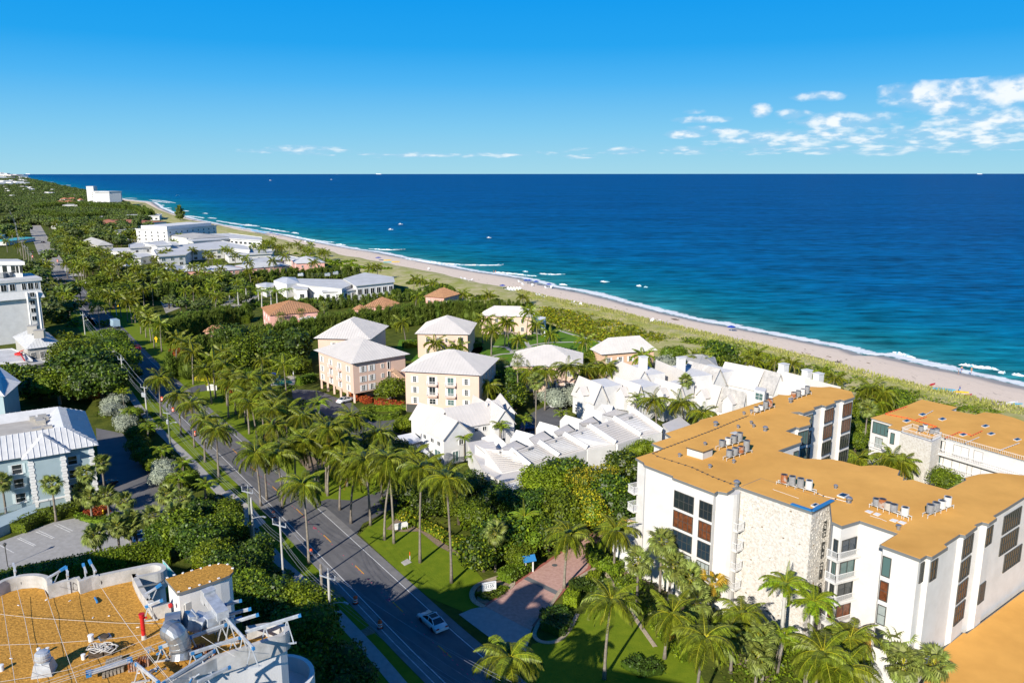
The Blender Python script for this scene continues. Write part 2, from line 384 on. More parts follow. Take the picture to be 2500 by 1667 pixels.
def gable_roof(b, rb, O, d, L, W, z0, z1, th=.15, ribs=0):
 """roof planes into rb, gable walls + side walls into b; O: corner, d along the ridge, W to the left of d"""
 O = Vector((O[0], O[1], 0)); d = Vector((d[0], d[1], 0)).normalized(); n = Vector((-d.y, d.x, 0)); Z = Vector((0,0,1))
 p = [O, O+d*L, O+d*L+n*W, O+n*W]
 b.prism([(x.x, x.y) for x in p], 0, z0, top=False)
 m0 = O+n*W/2; m1 = m0+d*L
 b.face([p[0]+Z*z0, p[3]+Z*z0, m0+Z*z1][::-1] if False else [p[3]+Z*z0, p[0]+Z*z0, m0+Z*z1]); b.face([p[1]+Z*z0, p[2]+Z*z0, m1+Z*z1])
 ov = .35; s = (z1-z0)/(W/2)
 for sg, e in ((-1, O), (1, O+n*W)):
  a = e+n*sg*ov-d*ov+Z*(z0-ov*s+.04); c = e+n*sg*ov+d*(L+ov)+Z*(z0-ov*s+.04); r0 = m0-d*ov+Z*(z1+.04); r1 = m1+d*ov+Z*(z1+.04)
  quad = [a, c, r1, r0]
  up = [q+Z*th for q in quad]
  rb.face(up if sg < 0 else up[::-1]); rb.face(quad if sg > 0 else quad[::-1])
  for i in range(4):
   j = (i+1) % 4; rb.face([quad[i], quad[j], up[j], up[i]])
  if ribs:
   m = int((up[1]-up[0]).length/ribs)
   for i in range(1, m):
    t = i/m; q0 = up[0].lerp(up[1], t); q1 = up[3].lerp(up[2], t); rb.beam(q0+Z*.02, q1+Z*.02, .06, .06)
 return m0+Z*z1, m1+Z*z1
def leafy_surface(b, pts_fn, n, size, m=0, up=0.3):
 for _ in range(n):
  p, nn = pts_fn(); p = Vector(p)
  a = Vector((R.gauss(0,1), R.gauss(0,1), R.gauss(0,1))); a = (a-nn*a.dot(nn)*0.6); a.normalize()
  c = (nn+Vector((R.gauss(0,.5), R.gauss(0,.5), R.gauss(0,.5)+up))).cross(a); c.normalize(); s = size*R.uniform(.6, 1.3)
  b.face([p-a*s*.5, p+c*s*.45, p+a*s*.5, p-c*s*.45], m)
# ================================================================ SETTING: land, beach, sea
SEA = -1.0
shore_px = [(2500,944),(2425,926),(2336,908),(2247,890),(2157,869),(2110,868),(2068,854),(1979,836),(1889,818.5),(1800,801),(1712,785),(1608,761),(1500,733),(1431,716),(1363,703.5),(1268,679),(1158,663),(1090,650.5),(1008,634),(927,618),(845,605.6),(763,590.6),(687,574),(600,560),(531,548.5),(463,533.5),(419,520),(395,509),(373,494),(305,487),(215,467),(185,464.5),(150,459),(127,449.5),(103,443.6),(73,438),(48,432),(24,428)]
S0 = [at(u, v, SEA) for u, v in shore_px]
d0 = (S0[0]-S0[6]).normalized()
S0 = [S0[0]+d0*900, S0[0]+d0*250]+S0
last = S0[-1]; S0.append(last+(last-S0[-3]).normalized()*30000)
def densify(P, far=60):
 out = []
 for i in range(len(P)-1):
  L = (P[i+1]-P[i]).length; k = max(1, min(14, int(L/ max(9.0, P[i].length*0.025))))
  for j in range(k):
   t = j/k; p0 = P[max(0,i-1)]; p3 = P[min(len(P)-1, i+2)]
   q = P[i].lerp(P[i+1], t); out.append(q)
 out.append(P[-1]); return out
S = densify(S0)
SEADIR = Vector((math.sin(math.radians(57)), math.cos(math.radians(57)), 0))
def nrm(P, i):
 a = P[max(0, i-2)]; b = P[min(len(P)-1, i+2)]; d = (b-a).normalized(); return Vector((d.y, -d.x, 0))
OFFS = [-6,0,2,4,7,11,16,24,35,50,70,100,150,230,350,600,1000,2000,5000,15000,60000,200000]
b = MB(); cols = []
row = []
for i, p in enumerate(S):
 n_ = SEADIR
 for o_ in OFFS: b.v.append(tuple(p+n_*o_)); cols.append(o_)
k = len(OFFS)
for i in range(len(S)-1):
 for j in range(k-1): b.f.append((i*k+j, i*k+j+1, (i+1)*k+j+1, (i+1)*k+j)); b.m.append(0)
seam = bpy.data.materials.new('sea_water'); seam.use_nodes = True
t = seam.node_tree; bs = t.nodes['Principled BSDF']; L2 = t.links
def tn(ty, **kk):
 n = t.nodes.new(ty)
 for a_, b_ in kk.items(): setattr(n, a_, b_)
 return n
def tm(op, a_, b_=None, c_=None, cl=False):
 n = tn('ShaderNodeMath', operation=op); n.use_clamp = cl
 for q, x in enumerate((a_, b_, c_)):
  if x is None: continue
  if isinstance(x, (int, float)): n.inputs[q].default_value = x
  else: L2.new(x, n.inputs[q])
 return n.outputs[0]
at_n = tn('ShaderNodeAttribute', attribute_name='offshore'); off = at_n.outputs['Fac']
geo = tn('ShaderNodeNewGeometry')
def tnoise(scale, vec=None, detail=5, stretch=None, rough=.6):
 n = tn('ShaderNodeTexNoise'); n.inputs['Scale'].default_value = scale; n.inputs['Detail'].default_value = detail; n.inputs['Roughness'].default_value = rough
 v_ = vec or geo.outputs['Position']
 if stretch:
  mp = tn('ShaderNodeMapping'); mp.inputs['Rotation'].default_value = (0,0,stretch[0]); mp.inputs['Scale'].default_value = stretch[1]; L2.new(v_, mp.inputs[0]); v_ = mp.outputs[0]
 L2.new(v_, n.inputs['Vector']); return n.outputs[0]
lg = tm('LOGARITHM', tm('MAXIMUM', tm('ADD', off, 12.0), 1.0), 10.0)
wob = tm('MULTIPLY', tm('SUBTRACT', tnoise(.02), .5), .5)
lgw = tm('DIVIDE', tm('ADD', lg, wob), 4.0)
cr = tn('ShaderNodeValToRGB'); e = cr.color_ramp; L2.new(lgw, cr.inputs[0])
stops = [(.22,(.13,.24,.22)),(.32,(.030,.235,.255)),(.40,(.004,.170,.230)),(.48,(.001,.145,.265)),(.55,(.0006,.112,.275)),(.70,(.0004,.082,.245)),(1.0,(.0004,.072,.235))]
e.elements[0].position = stops[0][0]; e.elements[0].color = (*stops[0][1],1); e.elements[1].position = stops[1][0]; e.elements[1].color = (*stops[1][1],1)
for ps, c_ in stops[2:]: el_ = e.elements.new(ps); el_.color = (*c_,1)
ROT = math.radians(0)
chop = tnoise(.11, detail=7, stretch=(math.radians(12), (.55,1.7,1)), rough=.65); chop2 = tnoise(.018, detail=4, stretch=(math.radians(8), (.5,2.0,1)))
patch = tnoise(.0035, detail=3, stretch=(math.radians(5), (.4,1.6,1)))
val = tm('ADD', tm('ADD', tm('MULTIPLY', chop, 3.4), tm('MULTIPLY', chop2, 1.3)), tm('MULTIPLY', patch, .6))
val = tm('SUBTRACT', val, 1.62)
hv = tn('ShaderNodeHueSaturation'); L2.new(cr.outputs[0], hv.inputs['Color']); L2.new(tm('MAXIMUM', val, .2), hv.inputs['Value'])
fn = tnoise(.35, detail=8, rough=.7); fl = tnoise(.03, detail=3)
wash = tm('SUBTRACT', 1.0, tm('DIVIDE', tm('ABSOLUTE', tm('SUBTRACT', off, tm('MULTIPLY', fl, 7.0))), tm('ADD', 1.4, tm('MULTIPLY', fl, 8.5))))
foam1 = tm('MULTIPLY', tm('SUBTRACT', tm('ADD', wash, tm('MULTIPLY', fn, 1.4)), 1.12), 5.0, None, True)
capn = tnoise(.22, detail=3, stretch=(math.radians(10), (.45,1.5,1)))
caps = tm('MULTIPLY', tm('SUBTRACT', capn, .765), 40.0, None, True)
foam = tm('MAXIMUM', foam1, tm('MULTIPLY', caps, .35))
mxc = tn('ShaderNodeMix', data_type='RGBA'); L2.new(foam, mxc.inputs[0]); L2.new(hv.outputs[0], mxc.inputs[6]); mxc.inputs[7].default_value = (.80,.84,.85,1)
L2.new(mxc.outputs[2], bs.inputs['Base Color'])
bs.inputs['Specular IOR Level'].default_value = .03; bs.inputs['IOR'].default_value = 1.08
L2.new(tm('ADD', .38, tm('MULTIPLY', foam, .5)), bs.inputs['Roughness'])
bpn = tn('ShaderNodeBump'); bpn.inputs['Distance'].default_value = 1.2; bpn.inputs['Strength'].default_value = .8; L2.new(chop, bpn.inputs['Height']); L2.new(bpn.outputs[0], bs.inputs['Normal'])
MATS['sea_water'] = seam
sea = b.build('sea', 'sea_water', kind='structure')
a_ = sea.data.attributes.new('offshore', 'FLOAT', 'POINT'); a_.data.foreach_set('value', [float(x) for x in cols])
dune_px = [(2500,997),(2426,985),(2366,970),(2321,958.5),(2196,930),(2128,917),(2047,891.5),(1949,860),(1868,845),(1799,831.5),(1731,815),(1663,796),(1581,780),(1540,769),(1472,752.5),(1407,747),(1363,731),(1295,714),(1240,702),(1172,691),(1104,675),(1036,660),(967,648),(899,634),(826,620.6),(790,607),(709,590.6),(640,571.5),(585,563),(534,550),(463,537.5),(422,525),(387,512),(354,495)]
D = [at(u, v, 0) for u, v in dune_px]
D = [D[0]+d0*900]+D
nfar = [i for i, p in enumerate(S0) if p.length > D[-1].length*1.15]
for i in nfar: D.append(S0[i]+Vector((0,0,1))-SEADIR*(30 if i < len(S0)-1 else 200))
Dd = densify(D)
for q in Dd[1:-1]:
 if q.length < 900: q += SEADIR*R.uniform(-1.6, 1.6)
def dune_off(p):
 best = 60
 for i in range(len(Dd)-1):
  a1, b1 = Dd[i], Dd[i+1]; e1 = b1-a1; den = SEADIR.x*e1.y-SEADIR.y*e1.x
  if abs(den) < 1e-6: continue
  w_ = a1-p; s_ = (w_.x*e1.y-w_.y*e1.x)/den; t_ = (w_.x*SEADIR.y-w_.y*SEADIR.x)/den
  if -1e-6 <= t_ <= 1.000001 and -400 < s_ < 60: best = min(best, s_) if best != 60 else s_
 return best if best != 60 else -40
b = MB(); wet = []
fr = [1.12,1.0,.7,.45,.3,.18,.1,.05,0,-.12,-.5]
zz = [.02,.03,.06,.05,-.12,-.4,-.65,-.85,-1.0,-1.25,-3]
for i, p in enumerate(S):
 o_ = dune_off(p)
 for f_, z_ in zip(fr, zz): b.v.append((p.x+SEADIR.x*o_*f_, p.y+SEADIR.y*o_*f_, z_)); wet.append(-o_*f_)
k = len(fr)
for i in range(len(S)-1):
 for j in range(k-1): b.f.append((i*k+j, i*k+j+1, (i+1)*k+j+1, (i+1)*k+j)); b.m.append(0)
sand = bpy.data.materials.new('sand'); sand.use_nodes = True; t = sand.node_tree; bs = t.nodes['Principled BSDF']; L2 = t.links
geo = tn('ShaderNodeNewGeometry'); at_n = tn('ShaderNodeAttribute', attribute_name='inland'); off = at_n.outputs['Fac']
nn_ = tnoise(.06, detail=4); wf = tm('SUBTRACT', 1.0, tm('DIVIDE', tm('SUBTRACT', off, tm('MULTIPLY', nn_, 9.0)), 3.0), None, True)
c1 = tn('ShaderNodeMix', data_type='RGBA'); L2.new(tnoise(.5, detail=6), c1.inputs[0]); c1.inputs[6].default_value = (.72,.58,.45,1); c1.inputs[7].default_value = (.84,.70,.56,1)
c2 = tn('ShaderNodeMix', data_type='RGBA'); L2.new(wf, c2.inputs[0]); L2.new(c1.outputs[2], c2.inputs[6]); c2.inputs[7].default_value = (.43,.35,.27,1)
wr = tnoise(.5, detail=7, stretch=(math.radians(-33), (1.6,.35,1)), rough=.7)
wl = tm('MULTIPLY', tm('SUBTRACT', wr, .60), 16.0, None, True)
wl = tm('MULTIPLY', wl, tm('MULTIPLY', tm('SUBTRACT', off, 9.0), .15, None, True))
c3 = tn('ShaderNodeMix', data_type='RGBA'); L2.new(tm('MULTIPLY', wl, .65), c3.inputs[0]); L2.new(c2.outputs[2], c3.inputs[6]); c3.inputs[7].default_value = (.13,.09,.06,1)
L2.new(c3.outputs[2], bs.inputs['Base Color']); L2.new(tm('SUBTRACT', .9, tm('MULTIPLY', wf, .45)), bs.inputs['Roughness'])
bpn = tn('ShaderNodeBump'); bpn.inputs['Distance'].default_value = .12; L2.new(tnoise(1.2, detail=6), bpn.inputs['Height']); L2.new(bpn.outputs[0], bs.inputs['Normal'])
MATS['sand'] = sand
beach = b.build('beach', 'sand', kind='structure'); a_ = beach.data.attributes.new('inland', 'FLOAT', 'POINT'); a_.data.foreach_set('value', [float(x) for x in wet])
b = MB(); far = Dd[-1]
poly = [Vector((p.x, p.y, 0)) for p in Dd]+[Vector((far.x-90000, far.y, 0)), Vector((-90000, -900, 0)), Vector((Dd[0].x, -900, 0))]
b.face(poly[::-1] if False else poly)
me_o = b.build('ground', 'undergrowth', kind='structure')
me_o.data.flip_normals() if me_o.data.polygons[0].normal.z < 0 else None
b = MB(); mid = [q for q in Dd if q.length < 2600]
rows = [0, -4, -9, -15, -22, -30, -40]
hz = [0, .35, .8, .6, .7, .4, .02]
for i, p in enumerate(mid):
 wd = 1.0 if p.length < 500 else .8
 for o_, h_ in zip(rows, hz):
  j = R.uniform(-.3, .3) if 0 > o_ > -40 else 0
  b.v.append((p.x+SEADIR.x*o_*wd, p.y+SEADIR.y*o_*wd, h_+.03+j*.6))
k = len(rows)
for i in range(len(mid)-1):
 for j in range(k-1): b.f.append((i*k+j, (i+1)*k+j, (i+1)*k+j+1, i*k+j+1)); b.m.append(0)
du = b.build('dunes', 'dune_ground', kind='structure', smooth=True)
if du.data.polygons[0].normal.z < 0: du.data.flip_normals()
def sheet(name, px, m, z, kind='structure'):
 b = MB(); pts = [at(u, v, 0) for u, v in px]; b.face([(p.x, p.y, z) for p in pts])
 o = b.build(name, m, kind=kind)
 if o.data.polygons[0].normal.z < 0: o.data.flip_normals()
 return o
rc_px = [(1158,1657),(1049,1557),(951,1462),(789.6,1305.6),(685,1206),(591,1118.6),(553,1083),(470,1007),(402,943),(345,888),(300,838),(264,797),(226,752),(180,706),(143,661),(112,612),(92,570),(75,537),(52,514),(34,503),(12,493),(-25,484)]
RC = [at(u, v, 0) for u, v in rc_px]
RC = [RC[0]+(RC[0]-RC[2]).normalized()*120, RC[0]+(RC[0]-RC[2]).normalized()*30]+RC
def smooth(P, n=6):
 out = []
 for i in range(len(P)-1):
  p0, p1, p2, p3 = P[max(i-1,0)], P[i], P[i+1], P[min(i+2,len(P)-1)]
  for j in range(n):
   t_ = j/n; out.append(((p1*2)+(p2-p0)*t_+(p0*2-p1*5+p2*4-p3)*t_*t_+(p1*3-p0-p2*3+p3)*t_**3)*.5)
 out.append(P[-1]); return out
RS = smooth(RC); RLEN = [0]
for i in range(1, len(RS)): RLEN.append(RLEN[-1]+(RS[i]-RS[i-1]).length)
def rpt(s_, o_=0.0, z=0.0):
 """point at distance s along the road, o metres to the right (looking away from the camera)"""
 i = 0
 while i < len(RLEN)-2 and RLEN[i+1] < s_: i += 1
 t_ = (s_-RLEN[i])/max(1e-6, RLEN[i+1]-RLEN[i]); d_ = (RS[i+1]-RS[i]).normalized(); p = RS[i].lerp(RS[i+1], t_)
 return Vector((p.x+d_.y*o_, p.y-d_.x*o_, z))
def s_of(u, v):
 p = at(u, v, 0); return min(((rpt(s_)-p).length, s_) for s_ in [x*1.0 for x in range(0, 1400)])[1]
def band(name, s0, s1, o0, o1, m, z, step=6.0, kind='structure', build=True, b=None):
 bb = b or MB(); n = max(1, int((s1-s0)/step)); i0 = len(bb.v)
 for i in range(n+1):
  s_ = s0+(s1-s0)*i/n; bb.v.append(tuple(rpt(s_, o0, z))); bb.v.append(tuple(rpt(s_, o1, z)))
 for i in range(n): a = i0+2*i; bb.f.append((a, a+1, a+3, a+2)); bb.m.append(0)
 return bb.build(name, m, kind=kind) if build else bb
REND = RLEN[-1]
band('road', 0, REND, -4.9, 4.4, 'asphalt', .05)
S560 = s_of(143, 661)
band('shoulder', 20, 330, -4.9, -3.3, 'shoulder', .056); band('shoulder', 20, 330, 3.25, 4.4, 'shoulder', .056)
b = MB()
for o_ in (-2.4, -.9, .9, 2.3): band('', 20, 300, o_-.28, o_+.28, None, .0545, build=False, b=b)
b.build('tyre_tracks', 'asphalt_dark2', kind='structure')
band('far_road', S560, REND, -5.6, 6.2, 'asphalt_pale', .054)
S_NEAR = s_of(1158, 1657)
b = MB()
band('', 20, S560, 2.98, 3.12, None, .062, build=False, b=b); band('', 20, S560, -3.15, -3.01, None, .062, build=False, b=b)
band('', 20, S_NEAR+30, -4.15, -4.03, None, .062, build=False, b=b)
b.build('edge_lines', 'line_white', kind='structure')
b = MB()
for s_ in [x*12.2+3 for x in range(0, 46)]: band('', s_, s_+3.05, -.06, .08, None, .062, 3.05, build=False, b=b)
b.build('centre_dashes', 'line_yellow', kind='structure')
b = MB()
for s_ in [x*1.1 for x in range(40, 260)]:
 if R.random() < .75: band('', s_, s_+.35, -.2, -.13, None, .064, 1, build=False, b=b)
for s_ in (80, 98, 110, 126, 141, 168):
 for q in range(8): p = rpt(s_+R.uniform(-.4,.4), R.uniform(-.5,.1), .065); b.box((p.x, p.y, .062), (.2, .14, .006), R.uniform(0, 3))
b.build('survey_paint', 'line_pink', kind='structure')
band('left_verge', 20, 420, -9.8, -4.95, 'grass', .035)
band('right_verge', s_of(795,1245), 420, 4.4, 17, 'grass', .035)
sheet('front_lawn', [(878,1305),(908,1275),(951,1245),(973,1256),(943,1292),(981,1298.5),(1025,1297),(1068,1333),(1139,1368),(1180,1414),(1153,1447),(1172,1485),(1131,1493),(1047,1458),(1000,1420),(954,1376)], 'grass', .036)
sheet('garden_lawn', [(1412,1500),(1385,1550),(1300,1572),(1270,1625),(1300,1730),(1760,1760),(1700,1620),(1560,1500),(1500,1480)], 'grass', .036)
sheet('island_lawn', [(790,1173),(831,1168),(897,1190),(895,1203),(818,1217)], 'grass', .045)
sheet('court_lawn', [(1150,912),(1130,850),(1180,820),(1300,806),(1362,802),(1480,838),(1430,862),(1350,860),(1260,866),(1250,903),(1200,925)], 'lawn_green', .04)
sheet('court_lawn', [(965,860),(975,830),(1160,822),(1180,850),(1160,880),(1010,885)], 'lawn_green', .04)
sheet('side_street', [(770,1228),(845,1290),(872,1303),(886,1278),(950,1246),(1012,1215),(1010,1180),(955,1190),(860,1222),(800,1218)], 'asphalt_dark', .052)
sheet('driveway', [(712,950),(775,953),(860,985),(905,1030),(975,1018),(990,1058),(880,1075),(800,1055),(720,1010)], 'asphalt_dark', .048)
sheet('driveway', [(1262,1080),(1275,1020),(1350,982),(1385,993),(1385,1035),(1310,1052),(1290,1100)], 'asphalt_dark', .048)
sheet('driveway', [(443,947),(560,930),(566,944),(452,962)], 'asphalt_dark', .053)
sheet('driveway', [(405,880),(463,871),(467,880),(415,890)], 'asphalt', .053)
sheet('parking_lot', [(234,1045),(300,1058),(327,1100),(381,1176),(420,1205),(470,1235),(400,1262),(330,1262),(262,1268),(250,1215),(238,1100)], 'asphalt', .047)
sheet('parking_lot', [(-120,1362),(0,1322),(131,1275),(188,1264),(226,1281),(300,1310),(330,1330),(240,1352),(163,1360),(60,1380),(0,1396),(-120,1430)], 'concrete', .05)
sheet('concrete_apron', [(520,1215),(560,1195),(610,1235),(650,1275),(610,1300),(570,1262)], 'concrete_light', .066)
sheet('entrance_driveway', [(1183,1480),(1281,1409),(1313,1387),(1411,1322),(1471,1292),(1482,1311),(1439,1349),(1438,1387),(1390,1425),(1302,1529),(1297,1540)], 'paver_pink', .075)
sheet('concrete_apron', [(1120,1500),(1150,1487),(1183,1480),(1297,1540),(1285,1590),(1200,1560)], 'concrete', .07)
b = MB()      # parking bay lines
for u0, v0, u1, v1 in [(0,1331,34,1349),(42,1314,84,1333),(48,1312,88,1331),(88,1298,130,1315),(95,1295,134,1313),(133,1281,172,1299),(142,1279,178,1296),(219,1345,232,1339),(232,1339,240,1343)]:
 b.beam(tuple(at(u0, v0))[:2]+(.06,), tuple(at(u1, v1))[:2]+(.06,), .12, .02)
b.build('parking_lines', 'line_white', kind='structure')
def path_strip(name, px, wd, m, z, h=0.0, closed=False):
 P = [at(u, v, 0) for u, v in px]; P = smooth(P, 5); b = MB()
 n = len(P)
 for i, p in enumerate(P):
  d_ = (P[min(i+1, n-1)]-P[max(i-1, 0)]).normalized(); nn = Vector((-d_.y, d_.x, 0))*wd/2
  for q in (p-nn, p+nn): b.v.append((q.x, q.y, z))
  if h:
   for q in (p-nn, p+nn): b.v.append((q.x, q.y, z-h))
 st = 4 if h else 2
 for i in range(n-1):
  a = i*st; c = a+st; b.f.append((a, c, c+1, a+1)); b.m.append(0)
  if h: b.f.append((a+2, c+2, c, a)); b.m.append(0); b.f.append((a+1, c+1, c+3, a+3)); b.m.append(0)
 o = b.build(name, m, kind='structure'); return o
path_strip('sidewalk', [(1000,1700),(893,1575),(784,1462),(680,1366),(590,1258),(470,1130),(400,1062),(346,1003),(296,930),(262,880),(225,835)], 1.7, 'concrete', .06)
sheet('gravel_patch', [(752,1424),(785,1405),(815,1428),(845,1455),(812,1462),(780,1452)], 'mulch', .05)
sheet('gravel_patch', [(862,1547),(895,1532),(925,1502),(935,1512),(915,1545),(880,1558)], 'mulch', .05)
path_strip('garden_path', [(1362,806),(1400,818),(1440,828),(1475,838)], 1.3, 'concrete_light', .09)
path_strip('garden_path', [(1290,845),(1330,838),(1370,836),(1410,836),(1440,842)], 1.3, 'concrete_light', .09)
path_strip('garden_path', [(1200,846),(1235,848),(1245,855),(1270,855),(1295,848)], 1.3, 'concrete_light', .094)
path_strip('garden_path', [(1240,850),(1250,862),(1225,865),(1200,870)], 1.2, 'concrete_light', .098)
path_strip('garden_path', [(1150,900),(1180,895),(1220,898),(1250,892)], 1.2, 'concrete_light', .094)
path_strip('garden_path', [(1285,835),(1290,845),(1298,850)], 1.4, 'concrete_light', .099)
path_strip('garden_path', [(930,985),(950,975),(962,968)], 1.3, 'concrete_light', .09)
for px in ([(1183,1480),(1281,1409),(1313,1387),(1411,1322),(1471,1292)], [(1302,1529),(1390,1425),(1438,1387),(1439,1349),(1482,1311)]):
 path_strip('brick_border', px, .45, 'brick_red', .085)
path_strip('gutter_grate', [(1283,1411),(1366,1451)], .9, 'fascia_grey', .09)
path_strip('stone_kerb', [(1370,1440),(1330,1500),(1305,1545),(1318,1566),(1355,1567),(1385,1545),(1410,1500)], .5, 'stone_edge', .16, .12)
path_strip('stone_kerb', [(1183,1482),(1160,1470),(1152,1450),(1165,1430),(1200,1415),(1232,1408),(1252,1424),(1240,1440)], .7, 'stone_edge', .16, .12)
path_strip('stone_kerb', [(1400,1420),(1440,1395),(1470,1390),(1530,1480),(1600,1580)], .5, 'stone_edge', .14, .1)
sheet('mulch_bed', [(1165,1470),(1165,1436),(1200,1420),(1235,1415),(1245,1426),(1232,1455),(1200,1478)], 'mulch', .06)
sheet('mulch_bed', [(943,1292),(973,1262),(1010,1285),(1060,1310),(1120,1350),(1150,1375),(1139,1368),(1068,1333),(1025,1297),(981,1298.5)], 'mulch', .06)
sheet('mulch_bed', [(1500,1380),(1520,1370),(1700,1465),(1830,1540),(1900,1630),(1880,1667),(1760,1600),(1640,1520)], 'mulch', .06)
sheet('mulch_bed', [(700,1090),(800,1130),(880,1165),(900,1190),(840,1165),(760,1160)], 'mulch', .05)
sheet('pale_court', [(390,732),(430,728),(440,752),(405,765)], 'asphalt_pale', .05); sheet('pale_court', [(535,745),(600,712),(640,712),(620,735),(575,750)], 'asphalt_pale', .05)
for px in ([(155,655),(190,655),(195,661),(160,664)], [(165,668),(200,667),(205,674),(170,676)], [(218,700),(235,701),(238,708),(222,709)]): sheet('pale_court', px, 'concrete_light', .06)
for px in ([(165,662),(192,661),(190,668),(168,668)], [(210,772),(245,790),(225,800),(205,790)]): sheet('roadside_lawn', px, 'grass', .05)
# ================================================================ BUILDINGS
def blockb(name, root, poly, z0, z1, m, mtop=None):
 b = MB(); b.prism(poly, z0, z1, 0, mtop=1 if mtop else None); return b.build(name, [m, mtop] if mtop else m, root)
def cen(poly):
 n = len(poly); return Vector((sum(p[0] for p in poly)/n, sum(p[1] for p in poly)/n, 0))
def rail(root, pts, z, h=1.0, m='white_paint', gap=.14, name='railing'):
 b = MB()
 for i in range(len(pts)-1):
  a = Vector((pts[i][0], pts[i][1], 0)); c = Vector((pts[i+1][0], pts[i+1][1], 0)); L = (c-a).length
  for zz_ in (z+.08, z+h): b.beam(a+Vector((0,0,zz_)), c+Vector((0,0,zz_)), .05, .05)
  n = max(2, int(L/gap))
  for k in range(n+1): p = a.lerp(c, k/n); b.beam(p+Vector((0,0,z+.05)), p+Vector((0,0,z+h)), .03, .03)
 return b.build(name, m, root)
ZC = 17.0
c1_px = [(1551,1117),(1570,1128),(1572,1134),(1642,1161),(1641,1165),(1744.7,1204),(1753,1199),(1776,1203),(1792,1193.4),(1787,1190),(1806,1187),
(1860,1200),(1900,1190),(1985,1215),(2025,1226),(2029,1272),(2056,1284),(2100,1271),(2190.9,1301.5),(2147.3,1328.5),(2248,1365),(2263,1355.7),(2276.6,1359.8),(2314.8,1335.3),(2306.6,1328.5),(2344.7,1304),(2358.3,1306.7),(2387,1285),(2380,1280.8),(2399,1274),(2415.5,1278),(2434.6,1264.5),(2426.4,1259),(2459,1240),(2600,1150),
(2570,1165),(2500,1159.6),(2440.5,1153.6),(2390,1156.6),(2354,1165.6),(2357,1171.5),(2312.4,1194),(2260,1180),(2229,1170),(2206.6,1171.5),(2208,1166),(2193,1159.6),(2197.7,1147.7),(2157.5,1135.8),(2129,1135),(2101,1137),(2060,1126),(2026,1119.4),(2005.5,1121),(1985,1119),(1967,1119.4),(1899.8,1100),(1957.9,1079),(1956,1072),(1960.9,1065.8),(1919,1052),(1944,1042),(1952,1044),(1980,1036),(1977,1027),(1981.7,1019.6),(1940,1009),(1930,1006),(1952,1004.7),(1962,1008),(1990.7,998.7),(1986,994.3),(2007,988.3),(2017.5,991.3),(2041,982.4),(2036,979),(2053,975),(2062,977),(2087.5,969),(2084,962),(2080,955.5),(2050,948),(2026.4,943.6),(2005,945),(1978.7,943.6),(1960.9,952.6),(1925,964.5),(1901,963),(1880.4,973.4),(1835.7,986.8),(1800,998.7),(1746,1015),(1708,1024.5),(1703,1030),(1680.7,1038),(1623.5,1057),(1638.5,1066.7),(1590.8,1081.7),(1620.8,1094)]
c1 = [at(u, v, ZC) for u, v in c1_px]
rt = thing('condominium', 'large cream condominium with an ochre flat roof and air conditioners at right', 'apartment block', (cen(c1).x, cen(c1).y, 0)); CONDO = rt
wp = inset(c1, .28)
blockb('wall', rt, wp, 0, ZC-.3, 'condo_stucco')
b = MB(); b.prism(c1, ZC-.34, ZC-.02, 0, bottom=True, mtop=0); b.build('fascia', 'fascia_grey', rt)
b = MB(); b.prism(inset(c1, .1), ZC-.02, ZC+.02, 0); b.build('roof', 'orange_roof', rt)
tw = [at(*p, ZC+.1) for p in [(1804.6,1188),(1983,1249),(2033.4,1222),(1858,1166)]]
b = MB(); ti = inset(tw, .03); b.prism(ti, 0, ZC-.25, 0); tower = b.build('stone_tower', 'coral_stone', rt)
b = MB()
for A_, B_ in ((tw[0], tw[1]), (tw[1], tw[2])):
 W_ = Wall(A_, B_)
 for _ in range(1300 if A_ is tw[0] else 600):
  x, z = R.uniform(.1, W_.L-.1), R.uniform(.3, ZC-.5); s_ = R.uniform(.07, .17); p = W_.pt(x, z, 0.0)
  b.box(tuple(p), (s_*1.6, R.uniform(.05, .14), s_), W_.ang+R.uniform(-.3,.3), m=0 if R.random() < .985 else 1)
b.build('rubble', ['coral_stone','mulch'], rt, kind='stuff')
b = MB(); b.prism(tw, ZC-.3, ZC+.06, 0, bottom=True); b.prism(inset(tw, .14), ZC+.06, ZC+.1, 1); b.build('tower_cap', ['fascia_grey','orange_roof'], rt)
b = MB(); e0, e1, e2 = at(1932,1229,ZC+.25), at(1983,1246,ZC+.25), at(2033,1220,ZC+.25); b.beam(e0, e1, .5, .12); b.beam(e1, e2, .5, .12); b.build('blue_flashing', 'blue_tarp', rt)
Wf = Wall(wp[4], wp[5])
z_top = [15.2, 12.45, 9.7, 6.95]
gl = ['glass','glass_brown','glass_navy','glass_blind']
x0, _ = Wf.hit(1647, 1180); x1, _ = Wf.hit(1696, 1197); x2, _ = Wf.hit(1710, 1200); x3, _ = Wf.hit(1750, 1215)
x0 = max(x0, .15); x3 = min(x3, Wf.L-.05)
for k in range(4):
 for xa, xb, nx in ((x0, x1, 4), (x2, x3, 3)):
  Wf.win(rt, xa, z_top[k]-2.25, xb-xa, 2.35, nx=nx, nz=2, frame='frame_dark', glass=gl[k])
b = MB()                                    # rounded bay right of the windows
pc = at(1768, 1197, ZC); b.lathe([(1.75, 0), (1.75, ZC-.4)], (pc.x+.6, pc.y+1.2, 0), 20); b.build('bay', 'condo_stucco', rt)
